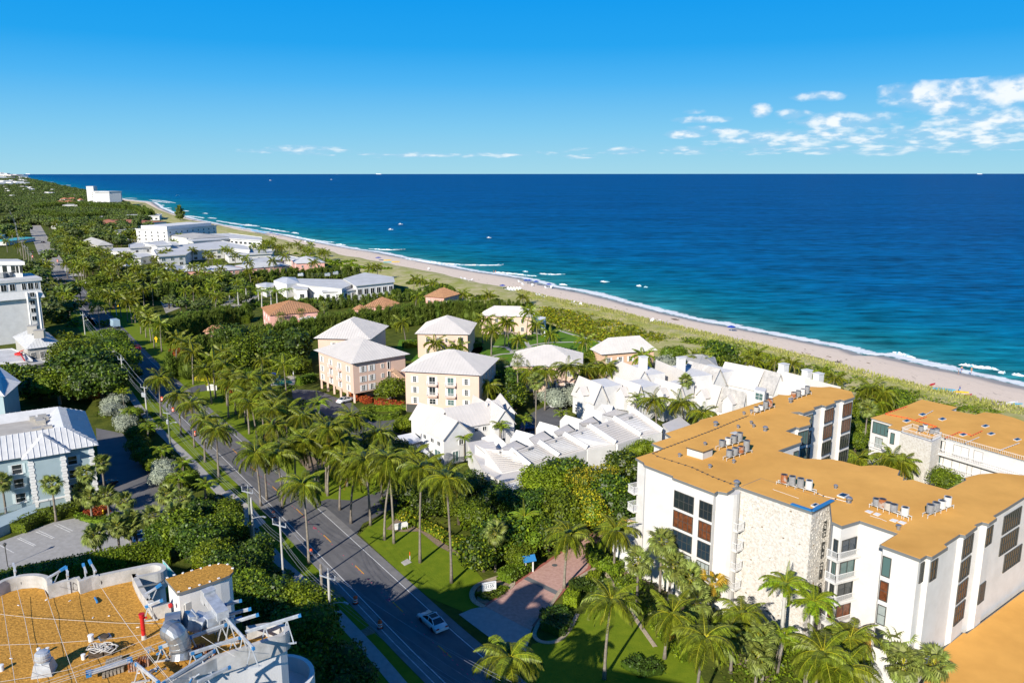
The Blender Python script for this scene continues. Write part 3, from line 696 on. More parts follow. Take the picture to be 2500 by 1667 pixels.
def balcony(rt, A, B_, depth, z, roofz=None, m='white_paint'):
 W_ = Wall(A, B_); q = [W_.pt(0,0), W_.pt(W_.L,0), W_.pt(W_.L,0,depth), W_.pt(0,0,depth)]
 b = MB(); b.prism([(p.x,p.y) for p in q], z-.18, z, bottom=True); s = b.build('balcony', 'condo_stucco', rt)
 r_ = rail(None, [q[0], q[3], q[2], q[1]], z, 1.0, m);
 r_.parent = s; off_ = wloc(s); r_.data.transform(Matrix.Translation(-off_)); return s
for k in range(4):
 z = 3.75+2.7*k
 A = at(1786,1196,ZC); B_ = at(1803,1190,ZC); balcony(rt, A, B_, 1.3, z)
 A = at(1560,1108,ZC); B_ = at(1572,1131,ZC); W0 = Wall(at(1556,1116,ZC), at(1571,1124,ZC)); balcony(rt, W0.pt(-.9, 0, -1.4), W0.pt(.6, 0, -1.4), 2.2, z)
Wa, Wb = Wall(wp[15], wp[16]), Wall(wp[16], wp[17])
for k in range(4):
 z = 4.55+2.75*k
 b = MB()
 q = [Wa.A, Wa.B, Wb.B, Wb.B+Vector((-1,2.0,0))]
 for W_ in (Wa, Wb): W_.win(rt, .3, z+.05, W_.L-.5, 2.15, nx=2, nz=1, frame='frame_dark', glass=['glass_brown','glass','glass_teal','glass_navy'][k])
 oo = [Wa.pt(0,0,.7), Wa.pt(Wa.L,0,.7)+Wb.n*.35, Wb.pt(Wb.L,0,.7)]
 b.prism([(p.x,p.y) for p in [Wa.pt(0,0,-.2)]+oo+[Wb.pt(Wb.L,0,-.2)]], z-.2, z, bottom=True); s = b.build('balcony', 'condo_stucco', rt)
 r_ = rail(None, oo, z, 1.0); r_.data.transform(Matrix.Translation(-wloc(s))); r_.parent = s
Wt = Wall(ti[1], ti[2])                       # narrow slots in the tower's side
for k in range(4): Wt.win(rt, Wt.L*.62, 4.6+2.75*k, .7, 2.1, nx=1, nz=1, frame='frame_dark', glass='glass')
Wg = Wall(wp[17], wp[18]); Wh = Wall(wp[19], wp[20])
for k, g_ in enumerate(['glass_teal','glass_brown','glass_blind','glass']):
 xa, _ = Wh.hit(2149,1345); xb, _ = Wh.hit(2167,1345); Wh.win(rt, max(.1,xa), 13.5-2.85*k, .95, 2.3, nx=1, nz=1 if k == 0 else 2, frame='frame_dark', glass=g_)
W1 = Wall(wp[20], wp[21]); W2 = Wall(wp[22], wp[23]); W3 = Wall(wp[24], wp[25]); W3b = Wall(wp[26], wp[27]); W4 = Wall(wp[30], wp[31]); W5 = Wall(wp[33], wp[34])
W1.win(rt, W1.L*.35, 13.9, W1.L*.62, 2.3, nx=2, nz=2, frame='frame_dark', glass='glass')
W2.win(rt, .25, 13.9, min(1.5, W2.L*.6), 2.3, nx=2, nz=2, frame='frame_dark', glass='glass')
for k in range(4): W3b.win(rt, .15, 13.9-2.75*k, W3b.L-.2, 2.35, nx=4, nz=2, frame='frame_dark', glass=['glass','glass','glass_brown','glass_brown'][k])
W4.win(rt, .1, 13.9, W4.L-.15, 2.3, nx=2, nz=2, frame='frame_dark', glass='glass')
W4.win(rt, .1, 6.6, W4.L-.15, 2.5, nx=4, nz=2, frame='frame_dark', glass='glass_brown')
for k in range(3):
 W5.win(rt, .15+1.9*(k == 2), 13.4-2.8*k, 5.2, 2.4, nx=8, nz=2, frame='frame_dark', glass='glass')
def nearest_edges(pa, pb):
 A = at(*pa, ZC); B_ = at(*pb, ZC); return Wall(A, B_)
for (pa, pb) in (((2017.5,992.5),(2041,984)),((2062,978.5),(2085,971))):
 W_ = nearest_edges(pa, pb); A_ = W_.pt(.05,0,-.2);
 W_ = Wall(W_.pt(0,0,-.26), W_.pt(W_.L,0,-.26))
 for k in range(5): W_.win(rt, .1, 13.9-2.95*k, W_.L-.2, 2.35, nx=4, nz=1, frame='frame_dark', glass='glass_brown' if k < 2 else 'glass')
for (pa, pb) in (((1962,1009.5),(1989,1000)),((1952,1046),(1979,1038))):
 W_ = nearest_edges(pa, pb); W_ = Wall(W_.pt(0,0,-.27), W_.pt(W_.L,0,-.27))
 for k in range(3): W_.win(rt, .1, 13.9-2.95*k, W_.L-.2, 2.35, nx=4, nz=1, frame='frame_dark', glass='glass_teal')
W_ = nearest_edges((1900,1101),(1957,1080)); W_ = Wall(W_.pt(0,0,-.27), W_.pt(W_.L,0,-.27))
for k in range(2): W_.win(rt, W_.L*.75, 13.6-2.9*k, 1.2, 2.2, nx=1, nz=1, frame='frame_dark', glass='glass_teal')
pod = [at(*p, 3.6) for p in [(2128,1636),(2180,1640),(2296,1592),(2317,1575),(2354,1548),(2361,1545),(2500,1440),(2760,1300),(2900,1560),(2500,1700),(2200,1800)]]
pod = [at(*p, 3.6) for p in [(2290,1595),(2317,1573),(2352,1545),(2361,1547),(2500,1443),(2800,1300),(2900,1500),(2496,1668),(2420,1760),(2240,1700)]]
b = MB(); b.prism(pod, 0, 3.5, 0); b.build('podium', 'condo_stucco', rt)
b = MB(); b.prism(inset(pod, -.12), 3.5, 3.62, 0, bottom=True); b.prism(pod, 3.62, 3.66, 1); b.build('podium_roof', ['fascia_grey','orange_roof'], rt)
pod2 = [at(*p, 3.8) for p in [(2019,1502),(2127,1547),(2127,1600),(2014,1540)]]
b = MB(); b.prism(pod2, 0, 3.8, 0, mtop=1); b.build('podium', ['condo_stucco','orange_roof'], rt)
pod3 = [at(*p, 4.2) for p in [(1497,1290),(1560,1306),(1575,1280),(1520,1262)]]
b = MB(); b.prism(pod3, 0, 4.2, 0, mtop=1); b.build('podium', ['white_stucco','orange_roof'], rt)
wb = [at(*p, 0) for p in [(1500,1378),(1560,1410),(1640,1452),(1700,1490)]]
for i in range(3):
 b = MB(); b.beam(wb[i]+Vector((0,0,1.9)), wb[i+1]+Vector((0,0,1.9)), .3, 3.8);
 if i == 0: b.build('base_wall', 'white_stucco', rt)
bx = [at(*p, ZC+1.1) for p in [(1678,1093),(1716,1104),(1740,1095),(1703,1084)]]
b = MB(); b.prism(bx, ZC, ZC+1.05, 0); b.build('lift_box', 'white_membrane', rt)
b = MB(); b.prism(inset(bx, -.12), ZC+1.05, ZC+1.22, 0, bottom=True, mtop=1); b.build('lift_box_roof', ['frame_dark','orange_roof'], rt)
def flatpx(name, root, px, z, m, h=.05, zb=None):
 q = [at(u, v, z) for u, v in px]; b = MB(); b.prism(q, (z-h) if zb is None else zb, z, bottom=False); return b.build(name, m, root)
def skylight(root, px, z):
 q = [at(u, v, z) for u, v in px]; b = MB(); b.prism(q, z, z+.18); s = b.build('skylight', 'white_metal', root)
 b = MB(); b.prism(inset(q, .12), z+.18, z+.2); b.build('glazing', 'glass_navy', s); return s
skylight(rt, [(2043,1211),(2056,1205),(2074,1210),(2061,1217)], ZC)
skylight(rt, [(1979,1235),(1990,1230),(2000,1233),(1990,1240)], ZC+.1)
flatpx('roof_hatch', rt, [(1782,1056),(1795,1052),(1808,1056),(1795,1060)], ZC+.12, 'white_membrane')
for px in ([(1888,1190),(1896,1186),(1908,1190),(1899,1195)],[(1903,1196),(1912,1192),(1924,1195),(1914,1200)],[(1935,1207),(1944,1203),(1956,1206),(1946,1211)],[(1952,1212),(1961,1208),(1975,1212),(1965,1217)],
  [(2111,1247),(2119,1244),(2133,1248),(2125,1253)],[(2131,1254),(2139,1250),(2152,1254),(2144,1259)],[(2171,1269),(2179,1265),(2194,1269),(2186,1274)],[(2191,1273),(2199,1270),(2214,1275),(2206,1280)]):
 flatpx('roof_pad', rt, px, ZC+.06, 'white_paint')
AC = {}
def ac_tpl(h, kind):
 k = (h, kind)
 if k in AC: return AC[k]
 b = MB(); s = .41; oct_ = [(s*.62,-s),(s,-s*.62),(s,s*.62),(s*.62,s),(-s*.62,s),(-s,s*.62),(-s,-s*.62),(-s*.62,-s)]
 b.prism(oct_, .0, .05); b.prism([(x*.96,y*.96) for x,y in oct_], .05, h-.08)
 for a in range(8):                                      # louvre ribs
  for j in range(7):
   t_ = 2*math.pi*(a+.5)/8;
  b.box((s*.99*math.cos(2*math.pi*(a+.5)/8), s*.99*math.sin(2*math.pi*(a+.5)/8), h/2), (.05,.05,h-.1), 2*math.pi*(a+.5)/8)
 b.prism([(x*1.02,y*1.02) for x,y in oct_], h-.08, h)
 c = MB(); c.lathe([(s*.8,h),(s*.8,h+.02),(s*.72,h+.03),(s*.2,h+.045),(s*.2,h+.07)], n=14)
 AC[k] = (b.mesh('housing', {'g':'ac_grey','w':'ac_white','r':'ac_rust','b':'ac_beige'}[kind]), c.mesh('fan_grille', 'ac_top')); return AC[k]
def ac_bank(u0, v0, u1, v1, kinds, heights, where, z=ZC, nm=None):
 a = at(u0, v0, z); c = at(u1, v1, z); d_ = (c-a).normalized(); n = len(kinds); L = (c-a).length; nn = Vector((-d_.y, d_.x, 0)); rz = math.atan2(d_.y, d_.x)
 g = MB(); hgt = .45
 for s_ in (-.3, .3): g.beam(a-d_*.35+nn*s_+Vector((0,0,hgt)), c+d_*.35+nn*s_+Vector((0,0,hgt)), .07, .07)
 m = max(3, n)
 for i in range(m+1):
  for s_ in (-.3, .3): p = a.lerp(c, i/m)-d_*.3*(i == 0)+d_*.3*(i == m)+nn*s_; g.beam(p, p+Vector((0,0,hgt)), .05, .05)
 fr_ = g.build('equipment_rack', 'white_metal', None, loc=(a.x, a.y, z)); tag(fr_, 'steel rack under the '+where, 'equipment rack', 'racks under the roof air conditioners')
 adj = {'g':'grey','w':'white','r':'rust-stained','b':'beige'}
 for i, (k_, h_) in enumerate(zip(kinds, heights)):
  p = a.lerp(c, (i+.5)/n); t_ = thing('air_conditioner', '', 'air conditioner', (p.x, p.y, z+hgt+.035), rz+.4, 'rooftop air conditioners')
  t_['label'] = '%s %s unit, %s in the %s' % ('tall' if h_ > .95 else 'low', adj[k_], ['first','second','third','fourth','fifth'][i], where)
  hm, fm = ac_tpl(h_, k_); o = inst('housing', hm, t_); inst('fan_grille', fm, o)
ac_bank(1903,1183,1984,1204,'rggw',(1.05,1.1,1.1,1.1),'bank of four behind the stone tower')
ac_bank(2131,1239,2188,1258,'grbg',(.8,1.0,.8,.8),'bank at the right end of the roof')
ac_bank(2200,1262,2215,1268,'w',(.9,),'single stand right of the roof end bank')
ac_bank(2262,1262,2318,1240,'ggww',(.95,.95,.9,1.1),'bank by the right facade')
ac_bank(1755,1097,1812,1080,'gwgg',(.8,.9,1.0,1.2),'upper bank behind the roof box')
ac_bank(1773,1123,1828,1105,'ggrg',(.9,.95,.9,1.5),'lower bank behind the roof box')
ac_bank(1840,1012,1885,996,'bwgr',(.7,.7,1.1,1.3),'middle bank on the far wing')
ac_bank(1931,978,1975,963,'rgwg',(.95,.95,1.0,1.2),'farthest bank near the sea end')
def vent(u, v, z, label, big=False):
 p = at(u, v, z); s_ = 1.5 if big else 1
 b = MB(); b.lathe([(.22*s_,0),(.22*s_,.12*s_),(.12*s_,.14*s_),(.12*s_,.3*s_),(.26*s_,.32*s_),(.28*s_,.42*s_),(.18*s_,.52*s_),(.03,.55*s_)], tuple(p), 10)
 return tag(b.build('roof_vent', 'galvanised', loc=p), label, 'roof vent', 'small metal vents on the ochre condominium roofs')
VL = 'small metal mushroom vent standing on the ochre condominium roof'
for (u, v) in [(1721,1087),(1659,1115),(1733,1142),(1802,1045),(1834,1035),(1816,1012),(2040,1192),(1791,1130),(1834,1007),(1840,1043)]: vent(u, v, ZC, VL)
for (u, v, l_) in [(1798,1186,'large round metal fan beside the stone tower top'),(2072,1227,'large round metal fan right of the stone tower'),(1747,1040,'large round metal fan near the left roof edge'),(1930,983,'large round metal fan below the farthest units'),(1868,1052,'dark blue capped vent left of the courtyard bay')]:
 o = vent(u, v, ZC, l_, True); del o['group']
p = at(2193,1293,ZC); b = MB(); b.lathe([(.2,0),(.2,.5),(.3,.52),(.3,.6)], tuple(p), 10); tag(b.build('roof_vent','galvanised',loc=p), 'shiny metal drum vent at the step in the right roof edge', 'roof vent')
def pipe_run(pxs, z, m, label, r=.03, feet=True, name='conduit', dz=.1):
 P = [at(u, v, z) for u, v in pxs]; b = MB(); b.tube([p+Vector((0,0,dz)) for p in P], r, 5)
 if feet:
  for i in range(len(P)-1):
   L = (P[i+1]-P[i]).length; n = max(1, int(L/.85))
   for j in range(n): q = P[i].lerp(P[i+1], j/n); b.box((q.x, q.y, z+.07), (.26,.15,.14), math.atan2((P[i+1]-P[i]).y, (P[i+1]-P[i]).x)+math.pi/2, m=1)
 return tag(b.build(name, [m, 'frame_dark'], loc=P[0]), label, 'roof cable')
pipe_run([(1798,1187),(1740,1165),(1690,1142),(1640,1126),(1605,1115),(1594,1108),(1620,1096),(1690,1070),(1745,1049),(1790,1030),(1828,1015)], ZC, 'wire_dark', 'dark cable on blocks running round the left half of the ochre roof')
pipe_run([(1984,1200),(2010,1212),(2040,1219),(2066,1226)], ZC, 'white_paint', 'short cable on blocks from the four-unit bank to the metal fan')
pipe_run([(1887,1196),(1910,1204),(1950,1218)], ZC, 'white_metal', 'white conduit in front of the bank behind the stone tower', feet=False, name='conduit')
pipe_run([(2124,1260),(2150,1268),(2164,1274)], ZC, 'white_metal', 'white conduit in front of the bank at the right roof end', feet=False)
ZD = 9.4
c2 = [at(u, v, ZD) for u, v in [(2124.7,1020),(2179.8,1036),(2166,1043.4),(2217,1056),(2272,1072),(2292,1064),(2480,1118),(2540,1134),(2700,1060),(2700,1000),(2500,1028.5),(2476,1019.6),(2440,1010),(2401.8,1006),(2381,1012),(2322.8,1001.7),(2339,994.3),(2249.8,975),(2217,988),(2162,1009)]]
rt2 = thing('condominium', 'lower cream condominium with an ochre roof and orange pipes beside the dunes', 'apartment block', (cen(c2).x, cen(c2).y, 0))
w2 = inset(c2, .2); blockb('wall', rt2, w2, 0, ZD-.1, 'condo_stucco')
b = MB(); b.prism(c2, ZD-.12, ZD+.0, 0, bottom=True); b.prism(inset(c2,.08), ZD, ZD+.04, 1); b.build('roof', ['fascia_grey','orange_roof'], rt2)
tq = [at(*p, ZD+.1) for p in [(2206,1054),(2273,1075),(2292,1066),(2228,1046)]]
b = MB(); b.prism(inset(tq,-.35), 0, ZD-.1); b.build('stone_tower', 'coral_stone', rt2)
rail(rt2, inset(tq,-.3)+[inset(tq,-.3)[0]], ZD+.1, .8, gap=.25);
W_ = Wall(w2[5], w2[7]); rail(rt2, [W_.pt(.2,0,.3), W_.pt(W_.L,0,.3)], ZD-.3, .95, gap=.3)
for k, z in enumerate((ZD-2.9, ZD-5.6)):
 b = MB(); b.prism([(p.x,p.y) for p in (W_.pt(.2,0,-.1),W_.pt(W_.L,0,-.1),W_.pt(W_.L,0,1.3),W_.pt(.2,0,1.3))], z-.2, z, bottom=True); b.build('balcony', 'condo_stucco', rt2)
 rail(rt2, [W_.pt(.2,0,1.25), W_.pt(W_.L,0,1.25)], z, 1.0, gap=.3)
 for i, (x, ww) in enumerate(((.6,.9),(3.0,2.8),(6.6,1.6),(9.4,2.9),(13.6,2.2))):
  if x+ww < W_.L: W_.win(rt2, x, z+.1, ww, 2.1, nx=2 if ww > 1 else 1, nz=1, frame='frame_alu', glass='glass_teal' if (i+k) % 2 else 'glass')
W_ = Wall(w2[0], w2[1]); W_.win(rt2, .4, ZD-2.8, W_.L*.72, 2.3, nx=4, nz=1, frame='frame_dark', glass='glass_teal')
rail(rt2, [W_.pt(.2,0,.5), W_.pt(W_.L,0,.5)], ZD-5.6, 1, gap=.3); rail(rt2, [W_.pt(.2,0,.5), W_.pt(W_.L,0,.5)], ZD-8.4, 1, gap=.3)
W_.win(rt2, 1.2, ZD-5.4, 1.6, 2, nx=2, nz=1, frame='frame_alu', glass='glass_blind')
W_ = Wall(w2[2], w2[3]); W_.win(rt2, .5, ZD-3, .8, 2.2, nx=1, nz=1, frame='frame_dark', glass='glass_teal')
for (u, v) in [(2252,1013),(2213,1028.5),(2300,1024),(2405,1041),(2351,1062),(2419,1060),(2483,1074)]:
 skylight(rt2, [(u-10,v),(u+1,v-4),(u+11,v),(u,v+4)], ZD)
def rp(pxs, m, l_): pipe_run(pxs, ZD, m, l_, .07, True, 'roof_pipe', .16)
rp([(2161,1011),(2215,993)], 'barrel_orange', 'orange pipe at the left rim of the seaside condominium roof')
rp([(2162,1012),(2215,1022),(2287,1043),(2262,1050)], 'barrel_orange', 'long orange pipe crossing the seaside condominium roof diagonally')
rp([(2255,1016),(2278,1004)], 'white_metal', 'short white pipe between skylights of the seaside roof')
rp([(2308,1071),(2342,1056),(2370,1063)], 'barrel_orange', 'orange pipe behind the terrace rail of the seaside roof')
rp([(2356,1083),(2390,1069)], 'white_metal', 'white pipe right of centre on the seaside roof')
rp([(2440,1101),(2488,1083)], 'white_metal', 'white pipe at the right edge of the seaside roof')
rp([(2370,1066),(2398,1053)], 'barrel_orange', 'orange pipe up to the middle skylight of the seaside roof')
rp([(2238,1026),(2262,1019)], 'barrel_orange', 'short orange pipe at the first skylight of the seaside roof')
ac_bank(2243,1058,2262,1051,'gw',(.8,.8),'pair behind the seaside tower rail', ZD, )
ac_bank(2270,1062,2292,1060,'gg',(.7,.7),'pair right of the seaside tower rail', ZD)
def hipblock(name, label, cat, q, ze, zr, wallm, roofm='offwhite_roof', over=.9, group=None, ribs=(0.75,.055), z0=0.0):
 q = [Vector((p.x, p.y, 0)) for p in q]; c_ = cen(q); rt = thing(name, label, cat, (c_.x, c_.y, 0), 0, group)
 wl_ = inset(q, over); blockb('wall', rt, wl_, z0, ze-.05, wallm)
 b = MB(); hip_roof(b, q, ze, zr, ribs=ribs); b.build('roof', roofm, rt); return rt, [Vector((p.x,p.y,0)) for p in wl_]
def cheeks(W_, rt, rows, cols, w_=1.1, h_=1.5, **k):
 for z in rows:
  for x in cols: W_.win(rt, x*W_.L-w_/2, z, w_, h_, **k)
qa = rectpx((764.7,854.5),(857.3,888.5),(1001.6,864),10.4)
GA = 'peach apartment blocks with white hipped roofs'
rt, wl_ = hipblock('apartment_building', 'three storey peach apartment block with white hipped roof over open parking, nearest the avenue', 'apartment block', qa, 10.4, 14.2, 'cream_stucco', over=1.0, z0=2.4, group=GA)
Wl, Wr = Wall(wl_[0], wl_[1]), Wall(wl_[1], wl_[2])
if Wl.n.y > 0: Wl = Wall(wl_[1], wl_[0])
kk = dict(nx=2, nz=3, shutter='white_paint')
for z in (7.6, 5.1, 2.8):
 for x in (.10, .36, .62, .86): Wl.win(rt, x*Wl.L-.5, z, 1.0, 1.5, **kk)
 for x in (.18, .34): Wr.win(rt, x*Wr.L-.5, z, 1.0, 1.5, **kk)
 Wr.win(rt, .52*Wr.L, z+.2, .8, 1.1, nx=2, nz=2);
 if z > 3: Wr.win(rt, .64*Wr.L, z-.4, .8, 2.0, nx=1, nz=1, glass='glass')
for z in (7.3, 4.8):
 for x in (.36, .62):
  a = Wl.pt(x*Wl.L-.9, 0); c_ = Wl.pt(x*Wl.L+.9, 0); b = MB(); b.prism([(p.x,p.y) for p in (a, c_, c_+Wl.n*.8, a+Wl.n*.8)], z-.35, z-.15, bottom=True); s = b.build('balcony', 'cream_stucco', rt)
  r_ = rail(None, [a, a+Wl.n*.75, c_+Wl.n*.75, c_], z-.15, .9, gap=.2); r_.data.transform(Matrix.Translation(-wloc(s))); r_.parent = s
for i in range(6):
 p = Wl.pt(.4+(Wl.L-.8)*i/5, 0, -.3); b = MB(); b.prism([(p.x-.25,p.y-.25),(p.x+.25,p.y-.25),(p.x+.25,p.y+.25),(p.x-.25,p.y+.25)], 0, 2.42); b.build('column', 'cream_stucco', rt)
b = MB(); ii = inset(wl_, 3.0); b.prism(ii, 0, 2.4); b.build('garage_wall', 'cream_stucco', rt)
b = MB()   # outside stair on the right
for k in range(9): p = Wr.pt(Wr.L*.72+k*.55, 6.6-k*.55, .7); b.box(tuple(p), (.6,1.3,.25), Wr.ang)
b.beam(Wr.pt(Wr.L*.7, 7.2, 1.35), Wr.pt(Wr.L*.7+5, 2.6, 1.35), .12, .9); b.beam(Wr.pt(Wr.L*.66, 6.9, .7), Wr.pt(Wr.L*.76, 6.9, .7), 1.3, .2); b.build('outside_stair', 'peach_stucco', rt)
qb = rectpx((977,906),(1176,917),(1210,873.5),10.2)
rt, wl_ = hipblock('apartment_building', 'three storey peach apartment block with french balconies, behind the big white house', 'apartment block', qb, 10.2, 14.0, 'cream_stucco', over=.9, group=GA)
W_ = Wall(wl_[0], wl_[1]); W_ = W_ if W_.n.y < 0 else Wall(wl_[1], wl_[0])
for z in (7.5, 4.9, 2.3):
 for x in (.13, .83): W_.win(rt, x*W_.L-.45, z, .9, 1.5, nx=2, nz=3, shutter='white_paint')
 for x in (.37, .62):
  W_.win(rt, x*W_.L-.8, z-.3 if z > 3 else z, 1.6, 1.9 if z > 3 else 1.4, nx=2, nz=1 if z > 3 else 2, glass='glass' if x < .5 else 'glass_teal', shutter='white_paint')
  if z > 3:
   a = W_.pt(x*W_.L-1.3, 0); c_ = W_.pt(x*W_.L+1.3, 0); b = MB(); b.prism([(p.x,p.y) for p in (a, c_, c_+W_.n*.9, a+W_.n*.9)], z-.65, z-.4, bottom=True); s = b.build('balcony', 'cream_stucco', rt)
   r_ = rail(None, [a, a+W_.n*.85, c_+W_.n*.85, c_], z-.4, .9, gap=.2); r_.data.transform(Matrix.Translation(-wloc(s))); r_.parent = s
b = MB(); p = W_.pt(1.6, 1.0, .03); b.box(tuple(p), (3.0, .06, 2.0), W_.ang); b.build('garage_shade_panel', 'frame_dark', rt)  # flat dark panel on the wall, standing in for the shaded garage interior
W_ = Wall(wl_[1], wl_[2]); cheeks(W_, rt, (7.5,4.9), (.2,.4,.6,.8), nx=2, nz=2)
qc = rectpx((764.7,826),(905,829),(955.6,795.6),10.4)
rt, wl_ = hipblock('apartment_building', 'peach apartment block with grey ribbed roof, directly behind the avenue block', 'apartment block', qc, 10.4, 14.6, 'cream_stucco', over=1.0, group=GA)
W_ = Wall(wl_[0], wl_[1]); W_ = W_ if W_.n.y < 0 else Wall(wl_[1], wl_[0]); cheeks(W_, rt, (7.6,5,2.4), (.32,.5), nx=2, nz=3, shutter='white_paint')
qd = rectpx((1012,815),(1147,817),(1157,788),7.6)
rt, wl_ = hipblock('apartment_building', 'two storey peach block with hipped roof beside the court lawn, left of the palms', 'apartment block', qd, 7.6, 11.6, 'cream_stucco', over=.8, group=GA)
W_ = Wall(wl_[0], wl_[1]); W_ = W_ if W_.n.y < 0 else Wall(wl_[1], wl_[0]); cheeks(W_, rt, (4.9,1.4), (.2,.42), nx=2, nz=3); W_.win(rt, .8*W_.L, 4.6, 1.8, 2, nx=1, nz=1, glass='glass'); W_.win(rt, .55*W_.L, 4.9, .8, 1.3, nx=1, nz=2); W_.win(rt, .8*W_.L, 1.2, 1.8, 2, nx=1, nz=1, glass='glass')
qe = rectpx((1170,771),(1302,774),(1316,763),6.6)
rt, wl_ = hipblock('apartment_building', 'two storey cream block at the far end of the court lawn with a screened porch', 'apartment block', qe, 6.6, 9.6, 'cream_stucco', over=.7, group=GA)
W_ = Wall(wl_[0], wl_[1]); W_ = W_ if W_.n.y < 0 else Wall(wl_[1], wl_[0]); cheeks(W_, rt, (4.2,1.2), (.12,.3,.62,.82), nx=2, nz=2)
b = MB(); q_ = [at(*p, 5.2) for p in [(1298,780),(1330,785),(1332,774),(1304,770)]]; b.prism(q_, 5.0, 5.2, bottom=True);
for p in q_: b.box((p.x, p.y, 2.5), (.3,.3,5))
b.build('porch', 'white_paint', rt)
for a_, c_ in ((0,1),(1,2)): Wp = Wall(q_[a_], q_[c_]); Wp.win(rt, .2, 2.7, Wp.L-.4, 2.0, nx=4, nz=1, glass='glass_teal'); Wp.win(rt, .2, .4, Wp.L-.4, 1.8, nx=4, nz=1, glass='glass')
qf = rectpx((1243.6,893),(1423,897),(1434,861.4),7.0)
rt, wl_ = hipblock('apartment_building', 'two storey peach block with broad hipped roof behind the tall thin palms', 'apartment block', qf, 7.0, 11.0, 'cream_stucco', over=.8, group=GA)
W_ = Wall(wl_[0], wl_[1]); W_ = W_ if W_.n.y < 0 else Wall(wl_[1], wl_[0]); cheeks(W_, rt, (4.3,), (.14,.34,.6,.85), nx=2, nz=3, shutter='white_paint'); cheeks(W_, rt, (1.2,), (.14,.6,.85), 1.7, 1.4, nx=3, nz=3, shutter='white_paint')
qg = rectpx((1468,866),(1606,855),(1435.5,852),7.0)
qg = rectpx((1468,866),(1606,855),(1620,838),7.0)
rt, wl_ = hipblock('apartment_building', 'two storey peach block with white hipped roof nearest the dunes, behind the chimney houses', 'apartment block', qg, 7.0, 10.8, 'peach_stucco', over=.8, group=GA)
W_ = Wall(wl_[0], wl_[1]); W_ = W_ if W_.n.y < 0 else Wall(wl_[1], wl_[0]); cheeks(W_, rt, (4.3,1.2), (.12,.34,.54,.8), nx=2, nz=3, shutter='white_paint')
q_ = [at(*p, 5.5) for p in [(1668,869),(1706,862),(1745,872),(1753,897),(1700,905)]]
b = MB(); c_ = cen(q_);
for i in range(5):
 a, d_ = q_[i], q_[(i+1)%5]; b.beam(a, (c_.x, c_.y, 7.2), .18, .12); b.beam(a, d_, .15, .12); b.beam(a, (a.x, a.y, 0), .15, .15); b.face([(a.x,a.y,5.5),(d_.x,d_.y,5.5),(c_.x,c_.y,7.15)])
tag(b.build('pavilion', 'grey_roof', loc=(c_.x, c_.y, 0)), 'grey pavilion roof among palms behind the chimney houses', 'pavilion')
def villa(A, B_, Cc, ze, zr, label, rows=(3.6,.8), cols=(.2,.5,.8), rm='terracotta', wm='pink_stucco', nm='villa', cat='villa', ribs=(.8,.16), sh=None, grp=None):
 q = rectpx(A, B_, Cc, ze); rt, wl_ = hipblock(nm, label, cat, q, ze, zr, wm, rm, .6, grp, ribs)
 for i in range(4):
  W_ = Wall(wl_[i], wl_[(i+1)%4]); mid_ = (W_.A+W_.B)/2
  if W_.n.dot(cen(wl_)-mid_) > 0: W_ = Wall(wl_[(i+1)%4], wl_[i])
  if W_.n.dot(Vector((0,0,0))-mid_) > 0: cheeks(W_, rt, rows, cols, 1.2, 1.4, nx=2, nz=2, shutter=sh)
 return rt
villa((656,770),(780,761),(631,751),6.2,9.6,'large pink villa with a terracotta hipped roof, left of the white club building')
villa((886,749),(946,752),(950,739),6.2,9.2,'pink villa with brown tiled hipped roof between the hedges')
villa((1034,724),(1085,728),(1106,716),6.4,9.4,'pink villa with tiled roof closest to the dunes')
villa((858,755),(880,757),(886,751),3.6,5.2,'small pink lodge with a tiled roof beside the brown villa', rows=(1,), cols=(.5,))
villa((494,810),(546,811),(549,804),3.0,4.8,'tiny poolside cabana with tiled roof and blue doors near the avenue palms', rows=(.6,), cols=(.25,.65), nm='cabana', cat='cabana')
villa((712,775),(770,768),(830,770),4.0,5.0,'low flat grey roofed annexe behind the pink villa hedge', rows=(1,), rm='white_membrane', ribs=None)
def flat_house(name, label, cat, q, z, wm='white_stucco', rm='white_membrane', over=.5, parap=.0, wins=None, rail_=False, grp=None, z0=0, parent=None):
 q = [Vector((p.x,p.y,0)) for p in q]; c_ = cen(q); rt = parent or thing(name, label, cat, (c_.x, c_.y, 0), 0, grp)
 blockb('wall', rt, inset(q, over), z0, z-.25, wm)
 b = MB(); b.prism(q, z-.3, z, bottom=True)
 if parap:
  b = MB(); b.prism(q, z-.3, z+parap, bottom=True, top=False); ii = inset(q, .25); b.prism(ii, z, z+.02); n = len(q)
  qq = q if sum(q[i].x*q[(i+1)%n].y-q[(i+1)%n].x*q[i].y for i in range(n)) > 0 else q
  for i in range(n):
   j = (i+1)%n; a0, a1, i0, i1 = q[i], q[j], ii[i], ii[j]; zt = z+parap
   b.face([(a0.x,a0.y,zt),(a1.x,a1.y,zt),(i1.x,i1.y,zt),(i0.x,i0.y,zt)]); b.face([(i0.x,i0.y,zt),(i1.x,i1.y,zt),(i1.x,i1.y,z),(i0.x,i0.y,z)])
 b.build('roof', rm, rt)
 if wins:
  wl_ = [Vector((p.x,p.y,0)) for p in inset(q, over)]; n = len(wl_)
  for i in range(n):
   W_ = Wall(wl_[i], wl_[(i+1)%n]); mid_ = (W_.A+W_.B)/2
   if W_.n.dot(cen(wl_)-mid_) > 0: W_ = Wall(wl_[(i+1)%n], wl_[i])
   if W_.n.dot(-mid_) > 0 and W_.L > 3:
    for z_, h_, w_, gap, g_ in wins:
     m = int(W_.L/gap)
     for k in range(m): W_.win(rt, W_.L*(k+.5)/m-w_/2, z_, w_, h_, nx=2, nz=1, frame='white_paint', glass=g_)
 return rt
